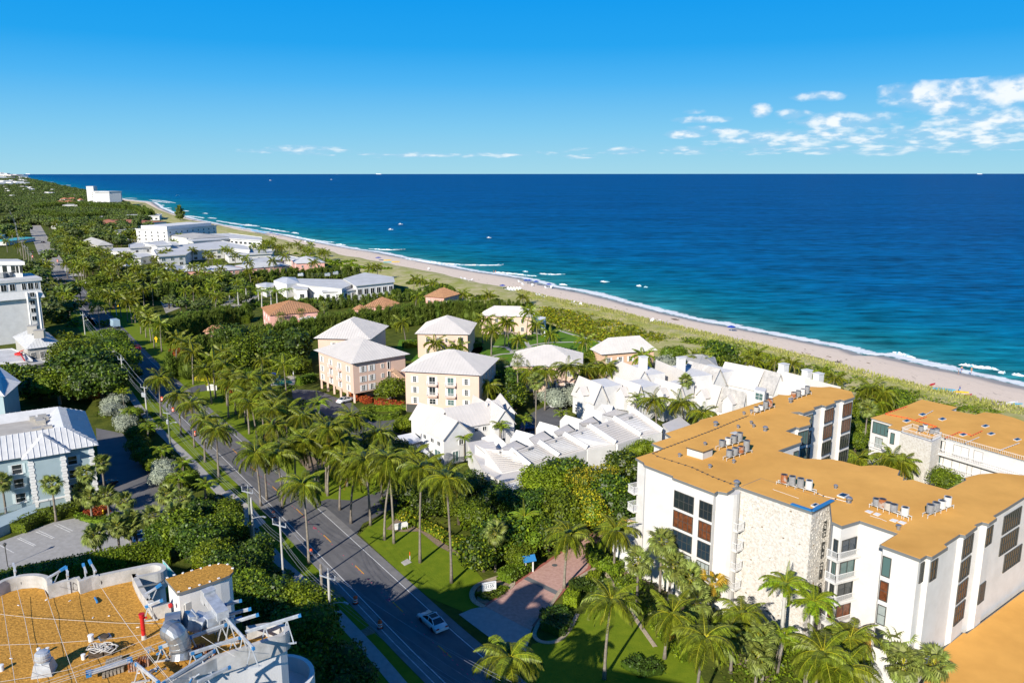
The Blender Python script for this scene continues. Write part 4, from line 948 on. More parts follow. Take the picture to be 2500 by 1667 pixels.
rt = thing('club_building', 'long low white club building with stepped flat roofs behind pine hedges', 'club house', tuple(at(850,725))[:2]+(0,))
for px, z, over, wn in ([[(838,680),(890,665),(961,676),(964,688),(868,698)],6.6,.6,[(2.2,2.6,2.2,3.2,'glass')]],[[(758,698),(835,705),(870,690),(850,682),(722,680),(712,690)],6.0,.4,None],[[(785,713),(790,700),(880,700),(895,697),(919,701),(838,711)],4.6,.5,[(1.2,2.2,1.6,3.4,'glass')]],[[(713,701),(722,706),(752,706),(752,699),(720,692)],5.2,.5,[(1.2,1.8,2,3,'glass')]]):
 flat_house('', '', '', [at(u,v,z) for u,v in px], z, over=over, wins=wn, parent=rt)
b = MB();
for px, z0_, z1_ in (([(668,685),(690,676),(722,677),(730,690),(700,694)],6.2,7.6),([(624,694),(648,689),(680,692),(650,704)],4.2,5.0)):
 q = [at(u,v,z0_) for u,v in px]; b.prism(q, 0, z0_, 0, top=False); c_ = cen(q)
 for i in range(len(q)): a, d_ = q[i], q[(i+1)%len(q)]; b.face([(a.x,a.y,z0_),(d_.x,d_.y,z0_),(c_.x,c_.y,z1_)], 1)
b.build('pavilion_wing', ['white_stucco','white_metal'], rt)
rail(rt, [at(760,675,6.4), at(835,668,6.4)], 6.3, 1.2, 'frame_alu', 2.5)
b = MB(); W_ = Wall(at(797,697,5.4), at(890,688,5.4))
for k in range(5): p = W_.pt(3+k*3.6, 5.6, .15); b.box(tuple(p), (2.6,.3,.5), W_.ang)
b.build('clerestory', 'frame_dark', rt)
for (u, v, l_) in ((735,674,'left rooftop exhaust unit of the white club building'),(800,674,'large grey rooftop unit on the white club building'),(820,670,'right rooftop unit on the white club building')):
 p = at(u, v, 6.3); b = MB(); b.box((p.x, p.y, 7.0), (2.6,1.6,1.2)); b.box((p.x+.6, p.y, 7.75), (.9,.9,.3)); tag(b.build('rooftop_unit', 'galvanised', loc=(p.x,p.y,6.4)), l_, 'rooftop unit')
def inn(px, ze, zr, label, **k): return villa(px[0], px[1], px[2], ze, zr, label, rm='white_membrane', ribs=None, nm='inn_wing', cat='inn', **k)
inn([(365,674),(440,672),(405,655)],3.6,6.2,'white hipped pyramid roof at the left end of the pink inn', rows=(.8,))
inn([(430,664),(520,659),(500,648)],3.6,5.6,'pink inn wing with white roof, second from the left', rows=(.8,))
inn([(505,664),(600,657),(590,646)],4.2,6.0,'pink inn wing with white roof behind the hedge, middle of the row', rows=(2.2,.6), cols=(.1,.25,.4,.55,.7,.9))
inn([(600,656),(712,648),(690,640)],4.2,6.2,'pink inn wing with white roof behind the hedge, right of the middle', rows=(2,.6), cols=(.1,.25,.4,.55,.7,.9))
inn([(722,644),(795,641),(770,631)],4.2,6.8,'rightmost pink inn wing with white hipped roof nearest the dunes', rows=(1.6,), cols=(.2,.5,.8))
inn([(286,664),(330,662),(315,652)],3.6,6.0,'small white hipped roof among trees left of the pink inn', rows=(.8,))
GM = 'modern white flat-roofed villas'
FH = [
([(384,627),(455,622),(470,612),(560,607),(610,612),(605,601),(540,588),(400,603),(375,612)],6.4,'white modern villa with long glass upper floor, in the centre of the group',[(3.4,1.8,2.2,5,'glass_teal'),(.4,1.8,2.2,5,'glass')]),
([(299,631),(345,629),(380,624),(360,617),(310,619)],4.6,'low white modern villa at the left of the group',[(1,1.8,2,4.5,'glass')]),
([(314,606),(350,604),(440,598),(430,591),(330,593),(314,598)],7.6,'white modern villa with roof terrace and stair tower',[(4.2,1.8,1.8,5,'glass')]),
([(455,585),(470,590),(560,583),(640,588),(640,580),(560,570),(460,575)],7.6,'tall white modern villa with dark glass balconies by the dunes',[(4.2,1.8,3,4.4,'glass'),(1,1.8,3,4.4,'glass')]),
([(545,617),(555,625),(665,619),(672,610),(600,607)],4.8,'low white villa with green roof patch near the inn',[(1.2,1.6,1.6,5,'glass')]),
([(350,595),(380,600),(420,598),(400,588)],9.0,'white stair tower block above the terrace villa',None),
([(265,613),(300,616),(335,612),(320,606),(275,607)],3.8,'small low white house at the left edge of the villas',[(1,1.4,1.6,4,'glass')]),
([(590,648),(690,634),(740,632),(700,624),(600,634)],4.2,'long low white roof behind the pink inn wings',None)]
for px, z, l_, wn in FH: flat_house('modern_villa', l_, 'villa', [at(u,v,z) for u,v in px], z, wins=wn, over=.9, parap=.35, grp=GM)
villa((470,583),(560,578),(535,568),8.0,10.0,'wide grey hipped roof behind the modern villas', rm='grey_roof', wm='white_stucco', ribs=None, nm='house', cat='house')
villa((238,600),(278,598),(270,585),5.0,8.0,'grey thatched-looking hipped house among palms near the road', rm='grey_roof', wm='grey_stucco', ribs=None, nm='house', cat='house')
q = [at(u,v,13.5) for u,v in [(400,550),(530,549),(528,543),(470,541),(398,545)]]
q = rectpx((408,562),(530,551),(528,543),12.5)
rt = flat_house('apartment_building', 'five storey white apartment block with set back roof, behind the modern villas', 'apartment block', q, 12.5, over=.5, parap=.5, wins=[(9.6,1.5,1.4,6,'glass'),(6.8,1.5,1.4,6,'glass'),(4.0,1.5,1.4,6,'glass'),(1.2,1.5,1.4,6,'glass')])
b = MB(); b.prism(inset(q, 3.2), 12.5, 15.2); b.build('penthouse', 'white_stucco', rt)
for i, (u, v) in enumerate([(310,575),(332,573),(352,576),(372,574),(392,577)]):
 p = at(u, v, 4.0); rt = thing('cottage', 'grey and white gabled cottage, %s of the row by the five storey block' % ['first','second','third','fourth','last'][i], 'cottage', (p.x, p.y, 0), 0, 'row of gabled cottages')
 b = MB(); rb = MB(); gable_roof(b, rb, (p.x-6, p.y, 0), Vector((.35,.94,0)), 13, 11, 4.2, 8.4); b.build('wall', 'white_stucco', rt); rb.build('roof', 'white_membrane' if i % 2 else 'grey_roof', rt)
for px, z, l_, m_, zr in ([(244,548),(312,546),(305,538),(250,540)],5,'long red tiled roof left in the beach estate','terracotta_red',7.5),([(312,547),(408,541),(390,533),(318,537)],5.5,'long red tiled roof right in the beach estate','terracotta_red',8),([(182,548),(236,541),(230,535),(190,540)],4.5,'turquoise trimmed roof in the beach estate','white_membrane',5.5):
 villa(px[0], px[1], px[2], z, zr, l_, rm=m_, wm='white_stucco', ribs=None, nm='estate_wing', cat='house', rows=(1.6,), cols=(.1,.3,.5,.7,.9))
for i, (px, l_) in enumerate((([(160,534),(300,531),(290,525),(165,527)],'long low white flat roof at the left behind the red roofs'),([(240,529),(390,527),(396,523),(300,521)],'long low white flat roof at the right behind the red roofs'))):
 flat_house('estate_wing', l_, 'house', [at(u,v,5.5) for u,v in px], 5.5, wins=[(1,2,2.5,7,'glass')], over=.6, parap=.4)
pA = at(216,500,0); rt = thing('hotel_tower', 'tall white beachfront high-rise with a blank stair slab at its left end', 'high-rise', (pA.x, pA.y, 0))
def rectG(A, B_, depth, z0, z1, name, m, b=None):
 a = at(*A); c_ = at(*B_); d_ = (c_-a).normalized(); n = Vector((-d_.y, d_.x, 0)); q = [a, c_, c_+n*depth, a+n*depth]; bb = MB(); bb.prism(q, z0, z1); o = bb.build(name, m, rt); return q
q1 = rectG((215,500),(232,500),14,0,33,'stair_slab','white_stucco')
q2 = rectG((228,504),(270,506),20,0,25.5,'wall','white_stucco')
q3 = rectG((270,506),(300,501),22,0,24.0,'wall','white_stucco')
b = MB(); b.prism(inset(q2,-.8)+[], 25.5, 26.1, bottom=True); b.build('roof', 'white_membrane', rt); b = MB(); b.prism(inset(q3,-.8), 24, 24.6, bottom=True); b.build('roof', 'white_membrane', rt)
b = MB(); W_ = Wall(q3[0], q3[1]); W_ = W_ if W_.n.y < 0 else Wall(q3[1], q3[0])
for k in range(7):
 z = 3+3.1*k
 W_.win(rt, .5*W_.L, z-.2, W_.L*.47, 2.3, nx=6, nz=1, glass='frame_dark')
 W_.win(rt, .08*W_.L, z, 2.2, 1.6, nx=1, nz=1, glass='glass')
 p0, p1 = W_.pt(W_.L*.48, z-.55, .6), W_.pt(W_.L, z-.55, .6); b.beam(p0, p1, 1.2, .25)
b.build('balcony_slabs', 'white_stucco', rt, kind='stuff')
W_ = Wall(q2[0], q2[1]); W_ = W_ if W_.n.y < 0 else Wall(q2[1], q2[0])
for k in range(7): W_.win(rt, .5, 3+3.1*k, 2.2, 2.0, nx=1, nz=1)
villa((202,500),(222,497),(220,491),9,9.6,'small white block beside the beachfront high-rise', rm='white_membrane', wm='white_stucco', ribs=None, nm='house', cat='house')
for i, (u, v, w_) in enumerate([(128,494,22),(145,489,16),(160,486,18),(150,496,20),(172,486,10),(188,491,10)]):
 p = at(u, v, 6); s_ = w_; q = [p+Vector((0,0,0)), p+Vector((s_*.8,-s_*.3,0)), p+Vector((s_*1.1,s_*.4,0)), p+Vector((s_*.3,s_*.7,0))]
 rt, _ = hipblock('villa', 'white villa with red tiled roof, %s in the cluster inland of the high-rise' % ['first from left','second from left','third from left','nearest','fifth from left','rightmost'][i], 'villa', q, 6+2*(i%2), 9+2*(i%2), 'white_stucco', 'terracotta_red', .6, 'red roofed villas inland', None)
far_b = [(0,452,60,14),(12,449,50,16),(25,451,40,12),(45,450,55,14),(58,452,40,9),(4,438,40,10),(18,432,60,8),(30,433,50,8),(40,432,50,8),(10,427.5,34,9),(2,427.2,30,12),(16,427,26,10),(24,427.5,22,7),(3,462,40,6),(17,459,30,6),(40,456,30,6),(45,440,40,7),(50,437,30,7),(62,458,40,6),(72,459,36,6),(75,463,26,5),(90,458,24,5),(95,468,22,5),(108,464,36,5),(118,465,34,5),(112,472,28,5),(85,464,16,5),(100,471,18,5),(66,437,20,6),(53,430,30,6)]
for _ in range(58): v = R.uniform(432, 482); far_b.append((R.uniform(0, 18+(v-430)*3.2), v, R.uniform(22, 46), R.uniform(4, 8)))
for i, (u, v, w_, h_) in enumerate(far_b):
 p = at(u, max(v, 427), 0) if v < 427 else at(u, v, h_*.6)
 if p.y > 14000: p = p*(14000/p.y)
 if p.y < 0: continue
 w2_ = w_*p.length/3200*(1.5 if i < 14 else 1); d_ = w2_*R.uniform(.4,.7); rt = thing('distant_building', 'pale distant building rising from the far trees at the left horizon', 'building', (p.x, p.y, 0), R.uniform(-.8,-.4), 'distant buildings along the coast')
 b = MB(); h2 = h_*max(.8, p.length/4500)*1.25; b.prism([(-w2_/2,-d_/2),(w2_/2,-d_/2),(w2_/2,d_/2),(-w2_/2,d_/2)], 0, h2); b.prism([(-w2_/5,-d_/4),(w2_/4,-d_/4),(w2_/4,d_/4),(-w2_/5,d_/4)], h2, h2*1.3)
 me = b.mesh('wall', 'white_stucco'); inst('wall', me, rt)
 b = MB()
 for k in range(max(1, int(h2/4))):
  for x in range(5): b.box((-w2_*.4+w2_*.2*x, -d_/2-.1, 2+k*4), (w2_*.1, .3, 1.8))
 inst('window_band', b.mesh('window_band', 'glass'), rt)
 b = MB(); b.prism([(-w2_/2-.5,-d_/2-.5),(w2_/2+.5,-d_/2-.5),(w2_/2+.5,d_/2+.5),(-w2_/2-.5,d_/2+.5)], h2, h2+.5, bottom=True); inst('roof', b.mesh('roof', 'terracotta_red' if i in (6,7,8,13,18,22,26) or (i > 30 and i % 4 == 0) else 'white_membrane'), rt)
def gable_px(rt, near, fr, eave, zr, ze, ribs=.8, rm='offwhite_roof', wm='white_stucco', Lextra=0, label=None, grp=None, nm='townhouse', win=True):
 N_, F_, E_ = at(*near, zr), at(*fr, zr), at(*eave, ze); d_ = (F_-N_); d_.z = 0; L = d_.length+Lextra; d_.normalize(); n = Vector((-d_.y, d_.x, 0))
 W_ = 2*abs((E_-N_).dot(n)); O = Vector((N_.x, N_.y, 0))-n*W_/2
 if rt is None: rt = thing(nm, label, 'townhouse', tuple((O+d_*L/2+n*W_/2))[:2]+(0,), 0, grp)
 b = MB(); rb = MB(); gable_roof(b, rb, O, d_, L, W_, ze, zr, ribs=ribs); b.build('wall', wm, rt); rb.build('roof', rm, rt)
 return rt, O, d_, n, L, W_
rt, O, d_, n, L, W_ = gable_px(None, (1115.8,1028), (1058,1002), (1072,1066), 8.6, 5.6, label='big white house with crossed gables and tall sliding doors, at the left of the townhouses')
rt['category'] = 'house'; rt.name = 'white_house'; BIGW = rt
Wse = Wall(O+n*W_, O) if True else None
Wse = Wall(O+n*W_, O); Wse = Wse if Wse.n.dot(-d_) > 0 else Wall(O, O+n*W_)
Wsw = Wall(O+n*W_+d_*L, O+n*W_)
if Wsw.n.dot(n) < 0: Wsw = Wall(O+n*W_, O+n*W_+d_*L)
for x in (.2,.52,.8): Wsw.win(rt, x*Wsw.L-.55, 3.7, 1.3, 1.0, nx=2, nz=1)
Wsw.win(rt, .62*Wsw.L, .3, 2.4, 2.5, nx=2, nz=1, glass='glass_teal')
Wse.win(rt, .55*Wse.L, 3.6, 1.1, 1.2, nx=2, nz=1); Wse.win(rt, .3*Wse.L, .3, 1.5, 2.3, nx=2, nz=1, glass='glass_teal')
gable_px(rt, (1087,1000), (1042,989), (1008,1022), 8.2, 5.6, Lextra=2)
a = at(1165,1000,8.0); c_ = at(1095,1008,8.0)
P0 = at(1154,1038,5.5); P1 = at(1200,1030,5.5); dd_ = (P1-P0).normalized(); nn_ = Vector((-dd_.y, dd_.x, 0))
b = MB(); rb = MB(); gable_roof(b, rb, P0-dd_*4, dd_, (P1-P0).length+8, 9.5, 5.5, 8.4, ribs=.8); b.build('wall', 'white_stucco', rt); rb.build('roof', 'offwhite_roof', rt)
Wc = Wall(P0, P1); Wc = Wc if Wc.n.y < 0 else Wall(P1, P0)
for x, z, w_, h_ in ((.08,4.0,.9,.9),(.5,3.9,1.0,1.0),(.62,.3,1.5,2.2)): Wc.win(rt, x*Wc.L, z, w_, h_, nx=2, nz=1)
_, O, d_, n, L, W_ = gable_px(rt, (1231.5,1002), (1192,974), (1199,1030), 8.4, 5.6)
Wg_ = Wall(O+n*W_, O); Wg_ = Wg_ if Wg_.n.dot(-d_) > 0 else Wall(O, O+n*W_); Wg_.win(rt, .1*Wg_.L, .3, 1.8, 2.3, nx=2, nz=1)
gable_px(rt, (1244,991), (1222,962), (1225,1000), 6.9, 5.4)
gable_px(rt, (1189,985), (1156,966), (1140,990), 8.4, 5.6)
b = MB(); q = [at(*p, 2.9) for p in [(965,1064),(1010,1055),(1030,1075),(980,1090)]]; b.prism(q, 2.75, 2.9, bottom=True)
for p in q: b.box((p.x, p.y, 1.4), (.2,.2,2.8))
b.build('carport', 'white_paint', rt)
b = MB(); q = [at(*p, 2.2) for p in [(970,1102),(1015,1075),(1050,1105),(1045,1125),(1000,1118)]]; b.prism(q, 0, 2.2); b.build('garden_wall', 'white_stucco', rt)
K2 = lambda x, y: (1200+x*.27234, 850+y*.27234)
U = [((-60,900),(170,920),(340,1062),(90,1110)),((190,930),(420,852),(600,975),(352,1052)),((442,850),(645,780),(856,905),(612,975)),((676,775),(872,705),(1112,862),(862,905)),((902,705),(1092,635),(1336,790),(1132,862)),((1112,630),(1275,572),(1530,752),(1345,792))]
S2 = [((-150,860),(20,830),(60,960),(-60,940)),((90,890),(205,825),(312,880),(145,942)),((332,800),(462,740),(548,803),(385,862)),((556,745),(680,680),(752,735),(596,785)),((782,668),(902,610),(962,660),(820,700)),((986,590),(1112,545),(1230,570),(1090,615))]
S3 = [((-90,800),(30,765),(110,830),(0,850)),((170,820),(222,730),(372,770),(230,830)),((398,720),(430,655),(590,700),(470,740)),((612,650),(660,595),(815,640),(700,680)),((820,590),(852,530),(985,570),(905,612)),((940,545),(985,500),(1090,515),(1115,548))]
wd_ = ['first','second','third','fourth','fifth','last']
for i in range(6):
 zt, zb = 7.6, 4.9
 tl, tr_, br, bl = at(*K2(*U[i][0]), zt), at(*K2(*U[i][1]), zt), at(*K2(*U[i][2]), zb), at(*K2(*U[i][3]), zb)
 c_ = (tl+br)/2; rt = thing('townhouse', 'white townhouse with ribbed shed roof, %s from left in the stepped row' % wd_[i], 'townhouse', (c_.x, c_.y, 0), 0, 'stepped row of white townhouses')
 b = MB(); g = lambda p: Vector((p.x, p.y, 0)); qd = [tl, tr_, br, bl]
 for k in range(4): p, r_ = qd[k], qd[(k+1)%4]; b.face([g(p), g(r_), r_-Vector((0,0,.12)), p-Vector((0,0,.12))])
 b.face([p-Vector((0,0,.12)) for p in qd]); b.build('wall', 'white_stucco', rt)
 r_ = MB(); r_.face(qd if (qd[1]-qd[0]).cross(qd[2]-qd[0]).z > 0 else qd[::-1])
 for k in range(1, 11): t_ = k/11; r_.beam(tl.lerp(bl, t_)+Vector((0,0,.03)), tr_.lerp(br, t_)+Vector((0,0,.03)), .07, .07)
 r_.build('roof', 'offwhite_roof', rt)
 pz = MB(); up = Vector((0,0,.75)); pz.beam(tr_+up*.5, br+up*.5, .32, 1.0); pz.build('party_wall', 'white_stucco', rt)
 q2 = [at(*K2(*p), z_) for p, z_ in zip(S2[i], (6.5,6.5,5.5,5.5))]; b = MB(); b.face(q2, 1)
 for k in range(4): p, r9 = q2[k], q2[(k+1)%4]; b.face([g(p), g(r9), r9-Vector((0,0,.1)), p-Vector((0,0,.1))])
 for k in range(1, 6): b.beam(q2[0].lerp(q2[3], k/6)+Vector((0,0,.03)), q2[1].lerp(q2[2], k/6)+Vector((0,0,.03)), .06, .06, m=1)
 b.build('lean_to', ['white_stucco','offwhite_roof'], rt)
 q = [at(*K2(*p), z_) for p, z_ in zip(S3[i], (4.6,6.4,6.4,4.6))]; b = MB(); h9 = lambda p, r9: Vector((2*p.x-r9.x, 2*p.y-r9.y, 4.6)); bk0, bk1 = h9(q[1], q[0]), h9(q[2], q[3])
 b.face([q[0],q[3],q[2],q[1]]); b.face([q[1],q[2],bk1,bk0]); b.face([g(q[0]),q[0],q[1],bk0,g(bk0)]); b.face([g(q[3]),g(bk1),bk1,q[2],q[3]]); b.face([g(q[0]),g(q[3]),q[3],q[0]]); b.face([g(bk0),g(bk1),bk1,bk0]); b.build('front_gable', 'white_stucco', rt)
 if 0 < i:
  p0, p1 = q2[2]+Vector((0,0,.12)), q2[2].lerp(q2[3], .75)+Vector((0,0,.12)); b = MB(); d3 = at(*K2(*S2[i][1]), 6.5); b.beam(q2[1].lerp(q2[2],.1)+Vector((0,0,.1)), q2[2]+Vector((0,0,.1)), .45, .08); b.build('strip_skylight', 'glass_navy', rt)
 for j in range(3 if i in (1,5) else 1):
  p = tl.lerp(tr_, .45+.07*j).lerp(bl.lerp(br, .45+.07*j), .2); b = MB(); b.lathe([(.1,0),(.1,.35),(.18,.36),(.18,.45)], tuple(p), 8); b.build('flue', 'ac_grey', rt)
bb_ = at(*K2(90,1200), 4); b = MB(); q = [at(*p, 4.2) for p in [(1224,1180),(1290,1150),(1300,1172),(1240,1205)]]; b.prism(q, 0, 4.2); b.build('garden_wall', 'white_stucco', rt)
flat_house('townhouse', 'white townhouse end unit showing right of the stepped row against the ochre roof', 'townhouse', [at(*K2(*p), 5.4) for p in [(1530,680),(1690,612),(1790,690),(1600,745)]], 5.4, rm='offwhite_roof', over=.2)
flat_house('townhouse', 'white street end of the stepped row half hidden by the bougainvillea tree', 'townhouse', [at(*p, 4.6) for p in [(1140,1080),(1195,1070),(1285,1130),(1290,1160),(1230,1178),(1180,1150)]], 4.6, rm='offwhite_roof', over=.15)
GT = 'white gabled townhouses'
FR = [((1467,940),(1432,926),(1430.5,972)),((1562.4,941),(1526,929),(1528.7,973.5)),((1661,941),(1626,931),(1627,976)),((1759.6,945),(1726,935),(1727,979.4)),((1819,959),(1783,950),(1787,993))]
FRN = [((1531,935),0),((1630,937),0),((1727,941),0),((1786,953),0)]
for i, (a, c_, e_) in enumerate(FR):
 rt, O, d_, n, L, W_ = gable_px(None, a, c_, e_, 8.6, 4.9, Lextra=3, rm='offwhite_roof' if i != 4 else 'weathered_roof', label='white steep gabled townhouse, %s from left in the front row' % wd_[i], grp=GT)
 Wsw = Wall(O+n*W_+d_*L, O+n*W_); Wsw = Wsw if Wsw.n.dot(n) > 0 else Wall(O+n*W_, O+n*W_+d_*L)
 if i < 4:
  nx_ = at(*FR[i+1][0], 8.6); N_ = at(*a, 8.6); gapw = max(1, abs((nx_-N_).dot(n))-1.5); b = MB(); q = [N_+d_*.2, N_+d_*.2-n*gapw, N_+d_*(L*.8)-n*gapw, N_+d_*(L*.8)]; b.prism(q, 0, 7.9); b.build('flat_wing', 'white_stucco', rt)
 for k in range(3): Wsw.win(rt, .12*Wsw.L, .5+k*.75, 2.4, .5, nx=1, nz=1, frame='white_paint', glass='glass')
 m0 = O+n*(W_*.98)+d_*(L*.45); b = MB(); rb = MB(); gable_roof(b, rb, m0+d_*1.3, -n*-1 if False else n, 1.2, 2.6, 6.2, 7.6, th=.1); b.build('dormer', 'white_stucco', rt); rb.build('dormer_roof', 'offwhite_roof', rt)
BR_ = [((1572,906),(1526,887),(1552.6,926),'offwhite_roof'),((1674.6,910),(1622.7,888),(1640,935),'offwhite_roof'),((1756,901),(1713,890),(1725,925),'weathered_roof'),((1863.6,903),(1807,891.7),(1809,942),'offwhite_roof'),((1904,913),(1862,902),(1867,952),'weathered_roof'),((1975,924),(1935,914),(1925,962),'offwhite_roof'),((2049,945),(2005,934),(1990,975),'offwhite_roof')]
for i, (a, c_, e_, m_) in enumerate(BR_):
 rt, O, d_, n, L, W_ = gable_px(None, a, c_, e_, 9.6, 5.4, Lextra=4, rm=m_, label='white townhouse with long steep roof, %s from the left in the seaward row' % (wd_+['seventh'])[i].replace('last','sixth'), grp=GT)
 if i < 6:
  nx_ = at(*BR_[i+1][0], 9.6); N_ = at(*a, 9.6); gapw = max(1, abs((nx_-N_).dot(n))-2); b = MB(); q = [N_+d_*.3, N_+d_*.3-n*gapw, N_+d_*(L*.85)-n*gapw, N_+d_*(L*.85)]; b.prism(q, 0, 8.4); b.build('flat_wing', 'white_stucco', rt)
 if i in (0,1,4,5,6):
  u, v0, v1, w_ = [(1568.7,871,918,1.5),(1660.6,873,925,1.5),None,None,(1910.4,889,935,1.6),(1967.5,904,945,1.6),(1995.6,912,950,1.6)][i]
  p = at(u, v1, 6.8); X = Vector((p.x, p.y, 0)); h_ = CAMH-(X.y)*((v0-833.5)*cP+FPX*sP)/(FPX*cP-(v0-833.5)*sP)
  b = MB(); ang = math.atan2(d_.y, d_.x); b.box((X.x, X.y, h_/2+1.5), (w_, w_*1.15, h_-3), ang); b.box((X.x, X.y, h_+.08), (w_+.25, w_*1.15+.25, .16), ang); b.build('chimney', 'white_stucco', rt)
 if i == 4:
  b = MB(); q = [at(*p, 7.2) for p in [(1842,951),(1867,957),(1872,948),(1846,943)]]; b.prism(q, 4, 7.2); b.build('dormer', 'white_stucco', rt); W9 = Wall(q[0], q[1]); W9 = W9 if W9.n.y < 0 else Wall(q[1], q[0]); W9.win(rt, .3, 5.0, W9.L-.6, 1.7, nx=2, nz=2, glass='glass_teal')
q = [at(*p, 5.2) for p in [(1592,940),(1612,944),(1614,935),(1597,932)]]; b = MB(); b.prism(q, 4.9, 5.2, bottom=True);
for p in q: b.beam(p, (p.x, p.y, 0), .1, .1)
tag(b.build('awning', 'turquoise', loc=(q[0].x,q[0].y,0)), 'small turquoise canvas awning between the two gable rows', 'awning')
ZE = 9.3
A_, B_, C_ = at(0,1125,ZE), at(241,1086,ZE), at(214.7,1002,ZE)
dd_ = (B_-A_).normalized(); nn_ = Vector((-dd_.y, dd_.x, 0)); dep = (C_-B_).dot(nn_)
A_ = A_-dd_*16; q = [A_, B_, B_+nn_*dep, A_+nn_*dep]; c_ = cen(q)
rt = thing('blue_building', 'pale blue stucco building with white hipped metal roofs around a flat deck, left edge', 'apartment block', (c_.x, c_.y, 0))
wl_ = inset(q, .8); wl_ = [Vector((p.x,p.y,0)) for p in wl_]; blockb('wall', rt, wl_, 0, ZE-.05, 'blue_stucco')
def ring_roof(name, m, rt, q, ze, w1, zr, w2, zd, ribs=.9):
 b = MB(); o = [Vector((p.x,p.y,ze)) for p in q]; r_ = [Vector((p.x,p.y,zr)) for p in inset(q, w1)]; d3 = [Vector((p.x,p.y,zd)) for p in inset(q, w2)]
 for i in range(4):
  j = (i+1)%4; b.face([o[i],o[j],r_[j],r_[i]]); b.face([r_[i],r_[j],d3[j],d3[i]])
  e = (o[j]-o[i]); Lx = e.length; ed = e/Lx; m_ = int(Lx/ribs); up = ((r_[i]+r_[j])/2-(o[i]+o[j])/2)
  for k in range(1, m_):
   x = Lx*k/m_; t_ = min(1, x/w1, (Lx-x)/w1); b.beam(o[i]+ed*x+Vector((0,0,.05)), o[i]+ed*x+up*t_+Vector((0,0,.05)), .07, .09)
 b.face([Vector((p.x,p.y,ze-.02)) for p in reversed(q)])
 b.build(name, m, rt); b = MB(); b.face(d3); return b.build('roof_deck', 'concrete_light', rt), d3
dk, d3 = ring_roof('roof', 'white_metal', rt, q, ZE, 4.8, 12.2, 7.0, 10.9)
pw = rectpx((52.6,1123),(172.6,1103),(164,1060),ZE)
pw = [at(52.6,1123,ZE), at(172.6,1103,ZE)]; d4 = (pw[1]-pw[0]).normalized(); n4 = Vector((-d4.y,d4.x,0)); pw = [pw[0]-n4*0, pw[1], pw[1]+n4*9, pw[0]+n4*9]
b = MB(); hip_roof(b, pw, ZE-.02, 11.9, ribs=(.9,.09)); b.build('roof', 'white_metal', rt)
ww = [Vector((p.x,p.y,0)) for p in inset(pw, .8)]; blockb('wall', rt, ww, 0, ZE-.08, 'blue_stucco')
Wf_ = Wall(ww[0], ww[1]); Wf_ = Wf_ if Wf_.n.y < 0 else Wall(ww[1], ww[0])
def quoins(root, W_, x, z1=ZE-.2):
 z = .3; k = 0
 while z < z1-.4:
  b = MB(); p = W_.pt(x, z+.24, .02); b.box(tuple(p), (.95 if k % 2 else .7, .14, .44), W_.ang); b.build('quoin', 'white_paint', root); z += .5; k += 1
quoins(rt, Wf_, .42); quoins(rt, Wf_, Wf_.L-.42)
b = MB(); b.beam(Wf_.pt(0,1.3,.05), Wf_.pt(Wf_.L,1.3,.05), .15, .3); b.build('plinth_band', 'white_paint', rt)
Wm = Wall(wl_[0], wl_[1]); Wm = Wm if Wm.n.y < 0 else Wall(wl_[1], wl_[0]); quoins(rt, Wm, Wm.L-.42)
for z in (6.3, 3.8, 1.2):
 Wm.win(rt, Wm.L-4.2, z, 1.5, 1.6, nx=1, nz=2, shutter='blue_shutter', sill=True)
 x5, _ = Wm.hit(20, 1160); Wm.win(rt, x5+.6, z, 1.5, 1.7, nx=1, nz=2, shutter='blue_shutter', sill=True)
Wr_ = Wall(wl_[1], wl_[2])
b = MB()
for (u, v, s_) in ((98,1007,1.2),(113,1010,1.0),(103,1018,1.4),(95,1025,1.3),(90,1050,1.4),(118,1045,1.3),(80,1022,1.0),(100,1030,1.5),(112,1022,.9)):
 p = at(u, v, 11.2); b.box((p.x,p.y,11.3), (s_,s_*.8,.8), dd_.angle(Vector((1,0,0)))); b.beam((p.x,p.y,11.05), (p.x+1.5,p.y-1,11.05), .12, .12)
o = b.build('roof_plant', 'ac_beige', rt, kind='stuff')
b = MB();
q5 = [at(*p, 1.6) for p in [(-40,1275),(85,1228),(90,1248),(-30,1300)]]; b.prism(q5, 0, 1.6); tag(b.build('terrace_wall', 'blue_stucco', loc=(q5[0].x,q5[0].y,0)), 'low blue terrace wall in front of the blue building', 'garden wall')
o = rail(None, [q5[0], q5[1]], 1.6, 1.1, 'white_paint', .2, 'terrace_railing'); tag(o, 'white railing along the terrace of the blue building', 'railing')
rt, _ = hipblock('blue_building', 'corner of a second pale blue building with ribbed white roof, left edge above the first', 'apartment block', [at(52,932,9), at(12,968,9), at(-60,960,9), at(-30,905,9)], 9, 11.6, 'blue_stucco', 'white_metal', .8)
q = [at(62,853,6.2), at(152.5,842,6.2), at(118,812,6.2), at(30,822,6.2)]
rt, wl_ = hipblock('grey_house', 'grey stone-coloured house with white metal hip roof and three white windows, below the tower', 'house', q, 6.2, 9.0, 'grey_stucco', 'white_metal', .6)
W_ = Wall(wl_[0], wl_[1]); W_ = W_ if W_.n.y < 0 else Wall(wl_[1], wl_[0])
for x in (.14,.42,.78): W_.win(rt, x*W_.L-.5, 2.9, 1.1, 2.0, nx=3, nz=3, shutter=None, sill=True)
for (u, v, l_) in ((82,806,'left pale rooftop tank on the grey house'),(98,817,'right pale rooftop tank on the grey house')):
 p = at(u, v+8, 8.8); b = MB(); b.box((p.x, p.y, 10), (2.6,2.2,2.2), .3); b.box((p.x,p.y,11.2), (2.8,2.4,.15), .3); tag(b.build('rooftop_tank', 'ac_beige', loc=(p.x,p.y,8.8)), l_, 'rooftop tank')
